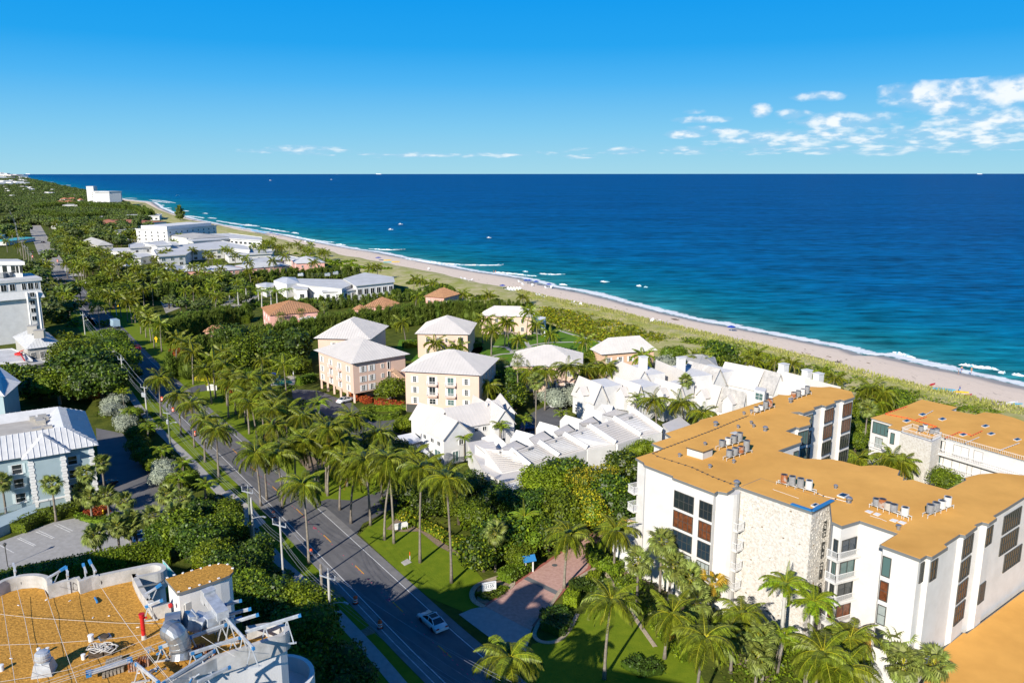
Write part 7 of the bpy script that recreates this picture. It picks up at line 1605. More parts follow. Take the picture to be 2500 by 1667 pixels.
for k_, u, v, z, r_, l_ in (('mid',450,1275,5,4.6,'leafy tree behind the light well, left'),('dark',500,1300,5,4.6,'dark tree behind the penthouse top'),('mid',540,1275,5,4.2,'leafy tree left of the single pole'),('bright',520,1345,5,4.0,'lime green tree just behind the penthouse'),('dark',560,1370,5,4.0,'lime green tree right of the penthouse'),('mid',590,1420,5.5,3.6,'leafy tree against the penthouse right side'),('mid',605,1450,6,4.2,'leafy tree between penthouse and poles, upper'),('bright',740,1460,6,4.4,'leafy tree left of the twin poles, upper'),('mid',735,1520,6,4.6,'leafy tree left of the twin poles, lower'),('dark',655,1460,6,4.2,'leafy tree behind the rounded roof end'),('dark',620,1340,4,3.6,'dark palm-like shrub tree left of the pole'),('mid',560,1240,4,3.6,'leafy tree beside the concrete apron'),('dark',480,1240,4,3.6,'dark tree by the lot exit'),('dark',400,1290,4,3.2,'dark tree at the lot hedge end')):
 tree(k_, u, v+12, z, r_*.88, l_)
tree('mid', 700, 1610, 4, 4.5, 'shaded tree at the bottom beside the round balcony'); tree('dark', 800, 1620, 3, 3.5, 'dark shaded tree under the twin poles'); tree('dark', 860, 1655, 2.4, 3.0, 'dark shaded shrub at the bottom edge by the sidewalk')
for k_, u, v, z, r_, l_ in (('grape',1385,1135,6,5.6,'broad tree in the centre mass, upper left'),('bright',1320,1150,6,5.2,'bushy tree in the centre mass beside the white roofs'),('yellow',1450,1150,6.5,5.0,'bougainvillea tree with yellow leaves in the centre mass'),('yellow',1435,1215,5.5,5.0,'yellow leaved tree in the centre mass, lower'),('grape',1500,1175,6.5,4.8,'sea grape tree right of the yellow one'),('grape',1530,1110,7,4.6,'sea grape tree at the corner of the ochre roof'),('bright',1570,1075,6.5,3.8,'bright crown against the stepped roofs by the ochre edge'),('dark',1520,1230,5,4.6,'dark tree at the lower right of the centre mass'),('mid',1365,1215,5.5,5.2,'leafy tree in the middle of the centre mass'),('dark',1290,1215,5,5.0,'dark tree in the lower left of the centre mass'),('dark',1215,1200,4.5,4.5,'dark tree below the white garden wall'),('dark',1150,1170,4.5,4.4,'dark tree before the big white house'),('dark',1080,1150,4.0,3.8,'dark shrub tree before the white courtyard'),('grape',1225,1300,4.5,5.0,'sea grape bush behind the numbered sign'),('grape',1180,1340,3.5,4.2,'sea grape bush left of the numbered sign'),('mid',1290,1290,4.0,4.2,'green bush left of the entrance gatehouse'),('grape',1340,1290,4.0,4.0,'sea grape bush above the entrance drive'),('mid',1400,1260,4.0,4.0,'green bush above the entrance drive, right'),('mid',1460,1250,4.0,3.6,'green bush near the white shed roof'),('mid',1120,1230,3.5,3.6,'bush right of the side street'),('mid',1170,1250,4,4.0,'bush behind the row of lawn palms'),('mid',1260,1340,2.6,2.8,'low bush beside the blue roofed gatehouse'),('mid',1500,1262,3.5,3.0,'bush at the low ochre canopy')):
 tree(k_, u, v+(22 if v < 1230 else 8), z*.85, r_*.84, l_)
for u, v, z, r_, l_ in ((1010,1150,3.2,3.2,'shaded bush left of the white courtyard'),(980,1095,3,3.0,'dark bush at the carport'),(905,1100,3,3.4,'dark bush by the parking court'),(840,1110,3,3.2,'dark bush among grove palms'),(1000,1185,3,3.4,'dark bush right of the grove palms'),(1060,1220,3,3.6,'dark bush behind the white name board')): tree('dark', u, v, z, r_, l_, 'shrub', 'shrub')
for k_, u, v, z, r_, l_ in (('bright',945,885,6,3.6,'bright green tree at the stair of the avenue block'),('mid',958,948,3.2,4.6,'round green tree between the two front peach blocks'),('bright',990,1035,2,3.2,'bright shrub at the garage of the second block'),('mid',640,840,5,8,'dark green tree mass left of the avenue block'),('dark',700,850,5,8,'tree mass touching the avenue block'),('mid',590,860,4.5,7,'tree mass behind the pool'),('dark',560,830,5,7,'tree mass left of the pool'),('mid',715,890,3,5,'tree behind the pool terrace'),('grape',1260,965,3.5,4.4,'sea grape bush behind the dark driveway'),('silver',1400,960,3,4,'silver bush below the peach block, left'),('silver',1440,965,3,4,'silver bush below the peach block, right'),('silver',1350,968,3,3.6,'silver bush by the driveway kerb'),('grape',1755,860,3.5,5.5,'round sea grape tree beside the pavilion'),('silver',1625,890,3,4.5,'silver bush behind the chimney'),('mid',1650,865,3,4,'green casuarina bush beside the pavilion'),('grape',1790,890,3,4,'sea grape shrubs seaward of the gables'),('mid',1445,875,4,4,'green tree between the peach blocks'),('dark',1240,930,4,5,'shaded trees left of the tall fan palm'),('dark',1215,955,3,4,'shaded trees by the white house end')):
 tree(k_, u, v, z, r_, l_)
tree('hedge', 2310, 1168, 4, 2.7, 'round clipped green tree in the condominium courtyard', zs=1.1)
for u, v, r_ in ((2105,1000,3.5),(2130,1020,3.5),(2150,1000,4),(2175,985,4),(2200,975,4),(2110,1050,3),(2090,1075,2.6)): tree('mid', u, v, 3, r_, 'green undergrowth tree in the gap between the condominiums', group='undergrowth trees between the condominiums')
GP = 'feathery pine windbreaks'
pines([(520,840),(600,820),(680,805),(760,790),(900,770),(1000,760),(1100,748),(1180,750)], 7.0, 2.8, 'feathery pine in the windbreak behind the peach blocks', 'pines behind the peach blocks', rows=3)
pines([(690,740),(800,730),(900,722),(960,715),(1100,705),(1110,720)], 5.5, 3.0, 'feathery pine between the club building and the terracotta villas', 'pines behind the terracotta villas')
pines([(450,880),(520,860),(580,850)], 6.5, 3, 'feathery pine in the corner thicket by the avenue palms', 'pines by the avenue palms', rows=3)
pines([(1180,740),(1270,742)], 4, 3, 'feathery pine bush at the dune edge above the court', 'pine bushes at the dune edge', rows=2)
pines([(400,800),(470,780),(560,760),(620,750)], 6.5, 3.0, 'feathery pine in the windbreak below the club drive', 'pines in the windbreak below the club drive', rows=2)
pines([(265,700),(300,708),(420,700),(560,675),(720,662),(880,655)], 6.5, 3.0, 'feathery pine in the long windbreak in front of the pink inn', 'pines in the windbreak by the inn', rows=2)
pines([(95,505),(160,498),(250,505),(330,510),(350,520)], 11, 5.5, 'tall feathery pine in the grove before the beachfront high-rise', 'tall pines by the high-rise', 2, rows=3)
pines([(85,520),(140,530),(200,530),(260,520)], 10, 6, 'tall feathery pine in the lower grove left of the beach estate', 'tall pines left of the beach estate', 2, rows=3)
p = at(440, 540, 0); t_ = thing('pine_tree', 'lone wispy pine standing on the dune by the sea', 'pine tree', (p.x, p.y, 0)); inst('crown', PINEL[0], t_, (0,0,2.5), (0,0,0), (3.0,3.0,2.4)); inst('trunk', PT, t_, (0,0,0), (0,0,0), (2,2,2))
hedge([(-40,1462),(60,1440),(160,1419),(240,1401),(330,1383),(415,1368)], 3.2, 3.0, 'leaf_mid', 'tall clipped green hedge between parking lot and gravelled roof', mats=['leaf_mid','leaf_bright'], dens=34)
hedge([(45,1300),(90,1275),(140,1262),(185,1250)], 3.0, 1.6, 'leaf_mid', 'clipped hedge along the foot of the blue building')
hedge([(188,1262),(225,1274),(262,1272),(285,1258)], 1.0, .7, 'leaf_mid', 'low clipped ring hedge around the planted island')
hedge([(210,1258),(240,1250),(262,1244)], 3, .5, 'leaf_red', 'bed of red foliage on the planted island', name='flower_bed', mats=['leaf_red','leaf_orange'])
hedge([(1232,1420),(1262,1400),(1285,1385)], 2.6, 1.4, 'leaf_mid', 'clipped green hedge between the numbered sign and the gatehouse', dens=40)
hedge([(1172,1448),(1190,1458),(1215,1450),(1230,1435)], 1.6, .35, 'leaf_mid', 'low groundcover around the numbered sign', name='groundcover')
hedge([(1450,1350),(1455,1375),(1490,1392),(1515,1400)], 2.4, 1.6, 'leaf_mid', 'clipped hedge at the turn of the entrance drive', dens=34, mats=['leaf_mid','leaf_bright'])
hedge([(1435,1418),(1462,1422)], 2.6, 1.1, 'leaf_bright', 'bright shrub bed beside the entrance drive', dens=34)
hedge([(1400,1440),(1440,1432),(1475,1440)], 2.8, 1.0, 'leaf_dark', 'dark shrub bed beside the entrance drive')
hedge([(1345,1500),(1365,1525),(1345,1545)], 3.4, 1.2, 'leaf_dark', 'dark shaded shrub bed at the end of the entrance drive')
hedge([(1380,1470),(1410,1475)], 2.2, 1.5, 'leaf_bright', 'bright ferny plants between the two shrub beds')
hedge([(1520,1430),(1570,1460),(1600,1500),(1640,1560),(1690,1610)], 3.0, 1.4, 'leaf_mid', 'flowering shrubs along the curved garden edge', mats=['leaf_mid','leaf_bright'], dens=30)
hedge([(1540,1640),(1570,1625),(1590,1650)], 3, .8, 'leaf_dark', 'round dark planting in the garden lawn')
hedge([(975,1262),(1020,1280),(1060,1300),(1100,1325),(1130,1335)], 1.8, .9, 'leaf_bright', 'yellow green border plants behind the lawn palms', mats=['leaf_mid','leaf_yellow'], dens=34)
hedge([(980,1290),(1000,1284)], 1.5, .4, 'leaf_mid', 'small planting under the white name board', name='groundcover')
hedge([(1000,990),(992,1000),(898,1005),(900,1020),(935,1025),(968,1020),(972,1008)], 1.6, 1.2, 'leaf_mid', 'round clipped hedge before the avenue block stair', mats=['leaf_mid','leaf_bright'])
hedge([(864,966),(880,975),(900,985)], 2.2, 1.3, 'leaf_red', 'red croton hedge at the corner of the avenue block', name='flower_bed', mats=['leaf_red','leaf_orange'])
hedge([(920,985),(960,992),(990,995)], 2.0, 1.3, 'leaf_red', 'red croton hedge between the front peach blocks', name='flower_bed', mats=['leaf_red','leaf_mid'])
hedge([(600,915),(680,900),(760,893)], 2.4, 1.8, 'leaf_mid', 'straight clipped hedge behind the swimming pool')
hedge([(728,940),(768,930)], 2.4, 2.2, 'leaf_mid', 'clipped hedge beside the avenue block columns')
hedge([(985,850),(1030,845)], 2, 2.2, 'leaf_mid', 'square clipped hedge left of the court block'); hedge([(1130,855),(1170,845)], 2, 1.5, 'leaf_mid', 'square clipped hedge on the court lawn')
hedge([(480,927),(530,930)], 2.0, 1.0, 'leaf_yellow', 'bright yellow flowering hedge behind the stone sign', mats=['leaf_yellow','leaf_bright']); hedge([(508,942),(545,946),(560,952)], 2.0, 1.1, 'leaf_bright', 'lime hedge around the stone sign', mats=['leaf_bright','leaf_yellow'])
hedge([(560,975),(590,985)], 3, 1.4, 'leaf_bright', 'lime shrub right of the stone sign'); hedge([(555,950),(575,960),(585,975)], 1.8, 1.4, 'leaf_red', 'orange red croton behind the avenue palms', name='flower_bed', mats=['leaf_red','leaf_orange'])
hedge([(660,1035),(690,1050)], 1.6, .9, 'leaf_orange', 'orange flowers by the leaning avenue palm', name='flower_bed', mats=['leaf_orange','leaf_red'])
hedge([(725,1105),(755,1100)], 3, 1.4, 'leaf_bright', 'lime shrub beside the silver sign hut'); hedge([(780,1155),(815,1165)], 2, .8, 'leaf_yellow', 'yellow flower bed below the grove palms', mats=['leaf_yellow','leaf_bright']); hedge([(875,1180),(900,1178)], 1.8, .8, 'leaf_yellow', 'yellow plants on the island lawn', mats=['leaf_yellow','leaf_bright'])
hedge([(180,975),(205,972),(240,970)], 3, 1.2, 'leaf_orange', 'bed of red and yellow crotons under the dark tree', name='flower_bed', mats=['leaf_orange','leaf_yellow']); hedge([(425,862),(440,868)], 3, 1.5, 'leaf_red', 'dark red shrub beside the brick mailbox', name='flower_bed', mats=['leaf_red','leaf_mid'])
hedge([(1330,985),(1360,975)], 1.6, 1.2, 'leaf_mid', 'clipped hedge behind the white pickup'); hedge([(600,722),(690,716),(760,712)], 1.6, 1.4, 'leaf_bright', 'low lime hedge behind the terracotta villa'); hedge([(565,770),(600,790)], 3, 2.5, 'leaf_mid', 'tall clipped hedge right of the cabana')
def cover(name, px, n, sz, mats, h, label_kind='stuff', fade=True, ext=None):
 P = ext or [at(u, v, 0) for u, v in px]; xs = [p.x for p in P]; ys = [p.y for p in P]; b = MB(); k = 0; cl = [(R.uniform(min(xs),max(xs)), R.uniform(min(ys),max(ys)), R.uniform(1.5,5)) for _ in range(int(n/25))]
 cl = [c for c in cl if inpoly(c[0], c[1], P)]
 while k < n and cl:
  cx, cy, r_ = R.choice(cl); a = R.uniform(0,6.28); q = r_*math.sqrt(R.random()); x, y = cx+q*math.cos(a), cy+q*math.sin(a); z = h*(1-(q/r_)**2)*R.uniform(.5,1.1)+.1; s = sz*R.uniform(.6,1.4); k += 1
  a1 = Vector((R.gauss(0,1),R.gauss(0,1),R.gauss(0,.5))).normalized(); c1_ = Vector((R.gauss(0,.6),R.gauss(0,.6),1)).cross(a1).normalized(); p = Vector((x,y,z)); b.face([p-a1*s*.5,p+c1_*s*.4,p+a1*s*.5,p-c1_*s*.4], R.randrange(len(mats)))
 return b.build(name, mats, kind='stuff')
cover('sea_grape_thicket', [(1310,755),(1400,765),(1500,790),(1640,830),(1600,838),(1480,835),(1400,810),(1330,790)], 15000, .75, ['leaf_bright','leaf_bright','leaf_yellow','leaf_bright'], 1.6)
cover('sea_grape_thicket', [(700,618),(880,640),(900,655),(960,660),(900,668),(780,640)], 3500, 1.3, ['leaf_bright','leaf_mid'], 1.4)
cover('sea_grape_thicket', [(960,668),(1000,680),(1180,725),(1300,745),(1310,760),(1200,742),(1100,715),(1000,695)], 6500, 1.0, ['leaf_bright','leaf_mid','leaf_dark'], 1.5)
cover('sea_grape_thicket', [(1640,830),(1760,835),(1880,875),(2000,905),(2100,925),(2240,965),(2200,985),(2100,945),(1960,925),(1860,905),(1760,860)], 11000, .7, ['leaf_bright','leaf_mid','leaf_mid'], 1.2)
cover('sea_grape_thicket', [(2150,950),(2330,990),(2500,1010),(2400,1020),(2250,985)], 4000, .6, ['leaf_bright','leaf_mid'], .8)
def tufts(px, n, h):
 P = [at(u, v, 0) for u, v in px]; xs = [p.x for p in P]; ys = [p.y for p in P]; b = MB(); k = 0
 while k < n:
  x, y = R.uniform(min(xs),max(xs)), R.uniform(min(ys),max(ys))
  if not inpoly(x, y, P): continue
  k += 1
  for j in range(3):
   a = R.uniform(0,6.28); w_ = .13; hh = h*R.uniform(.5,1.2); dx, dy = math.cos(a)*w_, math.sin(a)*w_; lx, ly = R.uniform(-.3,.3), R.uniform(-.3,.3); b.face([(x-dx,y-dy,.3),(x+dx,y+dy,.3),(x+lx,y+ly,.45+hh)], R.randrange(3))
 b.build('dune_grass', ['dune_leaf','dune_leaf','dune_ground'], kind='stuff')
tufts([(1240,702),(1363,731),(1472,752),(1581,780),(1731,815),(1868,845),(2047,891),(2196,930),(2366,970),(2500,997),(2500,1022),(2300,985),(2100,930),(1900,880),(1700,840),(1500,790),(1300,735)], 9000, .7)
def under(px, n, sz, mats, h):
 return cover('undergrowth', px, n, sz, mats, h)
under([(1490,1395),(1600,1470),(1700,1530),(1790,1600),(1860,1690),(2200,1690),(2290,1620),(2180,1620),(2000,1600),(1850,1530),(1700,1475),(1560,1412)], 9000, .3, ['leaf_mid','leaf_bright','leaf_mid'], .9)
under([(560,900),(700,1000),(800,1090),(900,1180),(1000,1260),(1130,1340),(1250,1380),(1400,1300),(1250,1200),(1050,1120),(950,1060),(820,1030),(700,940),(620,900)], 12000, .45, ['leaf_dark','leaf_mid','leaf_bright'], 1.4)
under([(240,960),(330,1000),(450,1130),(560,1230),(650,1380),(720,1500),(800,1640),(700,1660),(600,1450),(470,1300),(420,1200),(330,1070)], 9000, .4, ['leaf_dark','leaf_mid'], 1.3)
under([(150,640),(350,720),(440,800),(620,800),(900,770),(1180,760),(1150,720),(900,690),(500,690),(300,640)], 9000, 1.0, ['leaf_dark','leaf_mid'], 2.0)
under([(-60,900),(250,960),(330,880),(250,780),(130,660),(-80,640)], 7000, 1.0, ['leaf_dark','leaf_mid','leaf_bright'], 2.2)
def far_wood(name, pts, srcs):
 me = bpy.data.meshes.new(name); me.from_pydata([p[:3] for p in pts], [], []); at1 = me.attributes.new('sc', 'FLOAT', 'POINT'); at1.data.foreach_set('value', [p[3] for p in pts])
 o = bpy.data.objects.new(name, me); C.objects.link(o); o['kind'] = 'stuff'
 ng = bpy.data.node_groups.new(name, 'GeometryNodeTree'); ng.interface.new_socket('Geometry', in_out='INPUT', socket_type='NodeSocketGeometry'); ng.interface.new_socket('Geometry', in_out='OUTPUT', socket_type='NodeSocketGeometry')
 nn = ng.nodes; ll = ng.links; i_ = nn.new('NodeGroupInput'); o_ = nn.new('NodeGroupOutput'); iop = nn.new('GeometryNodeInstanceOnPoints'); join = nn.new('GeometryNodeJoinGeometry')
 for m_ in srcs:
  so = bpy.data.objects.new('crown_source', m_); oi = nn.new('GeometryNodeObjectInfo'); oi.inputs['Object'].default_value = so; oi.inputs['As Instance'].default_value = True; ll.new(oi.outputs['Geometry'], join.inputs[0])
 g2i = nn.new('GeometryNodeGeometryToInstance')
 ll.new(i_.outputs[0], iop.inputs['Points']); ll.new(join.outputs[0], iop.inputs['Instance']); iop.inputs['Pick Instance'].default_value = True
 rv = nn.new('FunctionNodeRandomValue'); rv.data_type = 'FLOAT_VECTOR'; rv.inputs[1].default_value = (0,0,6.28); rv.inputs[0].default_value = (0,0,0); ll.new(rv.outputs[0], iop.inputs['Rotation'])
 na = nn.new('GeometryNodeInputNamedAttribute'); na.data_type = 'FLOAT'; na.inputs['Name'].default_value = 'sc'; ll.new(na.outputs['Attribute'], iop.inputs['Scale']); ll.new(iop.outputs[0], o_.inputs[0])
 md = o.modifiers.new('scatter', 'NODES'); md.node_group = ng; return o
far_wood('distant_windbreak', PSTUFF, PINEL)
pts = []; LANDN = Vector((-SEADIR.x, -SEADIR.y, 0))
def clear_road(x, y, r=12):
 return all((x-q.x)**2+(y-q.y)**2 > r*r for q in RS)
FB = [(Vector(o.location), 30 if o['category'] == 'high-rise' else 17) for o in C.objects if o.parent is None and o.get('category') in ('villa','house','building','inn','high-rise','apartment block','cottage')]
P_ = [at(u, v, 0) for u, v in [(-200,520),(30,515),(60,545),(75,560),(110,560),(160,556),(240,556),(360,545),(340,520),(300,500),(240,478),(175,465),(135,455),(95,446),(60,438),(35,433.5),(20,429),(-20,428),(-300,430)]]
tries = 0
while len(pts) < 9000 and tries < 200000:
 tries += 1; v = 428+R.random()**1.3*125; u = R.uniform(-60, 380); p = at(u, v, 0)
 if not inpoly(p.x, p.y, P_): continue
 d_ = p.length; s = R.uniform(.9,1.7)*max(1, (d_/1400)**.55)
 if p.length < 1800 and not clear_road(p.x, p.y, 14): continue
 if any(abs((p.x-q.x)*q.y-(p.y-q.y)*q.x) < q.length*r_*.8*max(1,d_/2500) and -55*max(1,d_/1800) < p.length-q.length < 18 for q, r_ in FB): continue
 s *= .8; pts.append((p.x, p.y, 3.2*s*.8, s))
far_wood('far_woodland', pts, KINDS['lod'])
pts = []
for _ in range(2200):   # horizon ridge of trees, very far
 d_ = R.uniform(7000, 16000); a = math.radians(R.uniform(-46,-32.4)); x, y = d_*math.sin(a), d_*math.cos(a); s = R.uniform(3,6); pts.append((x, y, 8, s))
far_wood('far_woodland', pts, KINDS['lod'])
# ================================================================ STREET FURNITURE, CARS, PEOPLE, BEACH THINGS, BOATS
GPOLE = 'utility poles along the sidewalk'
WIRE_PTS = []
def util_pole(u, v, h, label, mat_='concrete_pole', arm=True, r=.19, yaw=None, lamp=False, trans=0, base=None, taper=.75, group=None):
 p = Vector(base) if base else at(u, v, 0); yaw = math.radians(-35) if yaw is None else yaw
 t_ = thing('utility_pole', label, 'utility pole', (p.x, p.y, 0), yaw, group)
 b = MB(); b.tube([(0,0,0),(0,0,h)], [r, r*taper], 8); inst('pole', b.mesh('pole', mat_), t_)
 if arm:
  za = h-.5; b = MB(); b.beam((-1.35,-.12,za-.15),(1.35,-.12,za+.05), .13, .13);
  inst('crossarm', b.mesh('crossarm', 'steel_white'), t_)
  for x in (-1.3, 0, 1.3):
   z0 = h if x == 0 else za; b = MB(); b.lathe([(.05,0),(.05,.45),(.07,.46),(.07,.6),(.03,.62)], (x, -.12 if x else 0, z0), 8); inst('insulator', b.mesh('insulator', 'steel_white'), t_)
 if lamp:
  z0 = h*.62; b = MB(); b.tube([(.1,0,z0),(1.4,.1,z0+.55),(2.3,.15,z0+.8)], .05, 6); b.box((2.6,.17,z0+.82), (.7,.24,.14)); inst('street_light', b.mesh('street_light', 'steel_white'), t_)
 for k in range(trans):
  b = MB(); a = [0, 1.2, -1.2][k] if trans > 1 else 0; x = [0,.55,-.55][k] if trans > 1 else .3; b.lathe([(.05,-.5),(.24,-.48),(.26,-.3),(.26,.35),(.22,.42),(.05,.5)], (x, -.3, h-2.3), 12); b.lathe([(.04,0),(.03,.25)], (x,-.3,h-1.8), 6); inst('transformer', b.mesh('transformer', 'steel_white'), t_)
 R_ = Matrix.Rotation(yaw, 3, 'Z')
 return [p+R_ @ Vector((x, -.12 if x else 0, (h+.6) if x == 0 else h-.0)) for x in (-1.3, 0, 1.3)]
def H(u0, v0, vtop):
 Y = at(u0, v0, 0).y; return CAMH-Y*((vtop-833.5)*cP+FPX*sP)/(FPX*cP-(vtop-833.5)*sP)
poles = []
poles.append(util_pole(811,1590,H(811,1590,1398),'pale concrete pole with crossarm and street light, right of the pair by the barrels', lamp=True))
util_pole(793,1565,H(793,1565,1376),'stained wooden pole leaning beside the pale concrete one, by the barrels','wood_pole', arm=False, r=.2)
poles.append(util_pole(696,1470,H(696,1470,1272),'concrete pole with white crossarm left of the palm trunk at the sidewalk', r=.16))
poles.append(util_pole(615,1330,H(615,1330,1192),'greenish wooden pole with white crossarm, left one of the pair by the concrete apron','wood_green', r=.19))
util_pole(622,1345,H(622,1345,1214),'grey concrete pole with a street light, right one of the pair by the apron','concrete_pole', arm=False, lamp=True)
poles.append(util_pole(416,1088,H(416,1088,1002),'wooden pole with small white transformer and street light left of the road','wood_green', lamp=True, trans=1))
poles.append(util_pole(360,1021,H(360,1021,940),'concrete pole carrying three transformers on a rack','concrete_pole', trans=3))
poles.append(util_pole(307,982,H(307,982,872),'tall concrete pole with street light beside the silver shrubs','concrete_pole', lamp=True, r=.2))
poles.append(util_pole(246,852,H(246,852,814),'concrete pole behind the yellow green tree','concrete_pole', lamp=True))
util_pole(276,890,H(276,890,852),'short pole with crossarm between the concrete ones','wood_pole')
poles.append(util_pole(208,817,H(208,817,765),'concrete pole with street light left of the blue truck','concrete_pole', lamp=True))
poles.append(util_pole(172,755,H(172,755,730),'concrete pole in the trees above the grey house','concrete_pole'))
poles.append(util_pole(103,690,H(103,690,660),'weathered pole beside the tower roof corner','wood_pole'))
for i, (u, v, vt) in enumerate([(80,655,622),(72,645,604),(66,646,600),(59,637,586),(52,625,552),(48,615,535),(44,598,523),(42,580,520),(28,525,512),(22,520,508),(18,515,505)]):
 q = util_pole(u, v, max(9, min(13, H(u, v, vt))), 'weathered pole of the far avenue line, %s from the near end' % ['first','second','third','fourth','fifth','sixth','seventh','eighth','ninth','tenth','last'][i], 'wood_pole', r=.25, group='poles of the line along the far avenue')
 if i in (0, 3, 5, 7, 9): poles.append(q)
util_pole(285,771,H(285,771,708),'plain white pole standing alone right of the blue truck','concrete_pole', arm=False, r=.22, taper=.6)
q0 = [Vector((-2, 62, 11.5)), Vector((-1, 62.5, 12.2)), Vector((0, 63, 11.7))]
lines_ = [q0]+poles; WG = 'overhead wires along the avenue'
for k in range(3):
 for i in range(len(lines_)-1):
  a_, c = lines_[i][k], lines_[i+1][k]; n = 10; P = []
  for j in range(n+1): t_ = j/n; q = a_.lerp(c, t_); q.z -= 4*t_*(1-t_)*min(.9, (c-a_).length*.02); P.append(q)
  b = MB(); b.tube(P, .011 if i < 5 else .018, 4, cap=False); tag(b.build('power_line', 'wire', loc=P[0]), '%s thin power line in span %s of the avenue from the camera' % (['left','middle','right'][k], ['one','two','three','four','five','six','seven','eight','nine','ten','eleven','twelve','thirteen','fourteen','fifteen','sixteen','seventeen'][i]), 'power line', WG)
for dz, dx, w9 in ((-2.6,0,'upper'),(-3.2,.15,'middle'),(-3.5,-.1,'lowest')):
 for i in range(len(lines_)-1):
  a_, c = lines_[i][1]+Vector((dx,0,dz)), lines_[i+1][1]+Vector((dx,0,dz)); P = []
  for j in range(9): t_ = j/8; q = a_.lerp(c, t_); q.z -= 4*t_*(1-t_)*.7; P.append(q)
  b = MB(); b.tube(P, .015 if i < 5 else .02, 4, cap=False); tag(b.build('cable', 'wire', loc=P[0]), '%s sagging telephone cable in span %s of the avenue' % (w9, ['one','two','three','four','five','six','seven','eight','nine','ten','eleven','twelve','thirteen','fourteen','fifteen','sixteen','seventeen'][i]), 'cable', 'lower cables along the avenue')
bm1 = MB(); bm1.lathe([(.34,0),(.34,.08),(.29,.09),(.28,.95),(.2,1.0),(.2,1.03)], n=14); BAR = bm1.mesh('drum', 'barrel_orange', True)
bm2 = MB()
for z in (.25,.55): bm2.lathe([(.293,z),(.291,z+.13)], n=14)
STR = bm2.mesh('reflective_band', 'white_paint'); bm3 = MB(); bm3.lathe([(.42,0),(.42,.06),(.3,.09)], n=12); BAS = bm3.mesh('rubber_base', 'tyre')
for i, (u, v, l_) in enumerate([(868,1472,'orange white barrel in the shade right of the twin poles'),(928,1532,'orange white barrel on the lit wedge between two shadows'),(759,1354,'orange white barrel touching the palm trunk at the kerb'),(667.8,1262,'orange white barrel opposite the concrete apron'),(396,978,'orange barrel on the verge below the transformer rack, upper right'),(423,1004,'orange barrel at the kerb between palms'),(381,966,'thin orange barrel at the kerb above the transformer rack'),(478,1063,'orange barrel half hidden behind the wide palm'),(214,790,'orange barrel left of the blue truck'),(168,730,'orange barrel by the shaded street mouth'),(141,640,'orange barrel at the far bend'),(80,629,'orange barrel at the left kerb of the far avenue'),(170,668,'orange barrel beside the far pale lawn strips'),(80,617,'farthest orange barrel on the avenue')]):
 p = at(u, v, .06); t_ = thing('traffic_barrel', l_, 'traffic barrel', tuple(p), 0); t_['group'] = 'orange traffic barrels'; s = 1 if v > 700 else 1.5
 for n_, m_ in (('drum', BAR), ('reflective_band', STR), ('rubber_base', BAS)): inst(n_, m_, t_, (0,0,0), (0,0,0), s)
CARM = {}
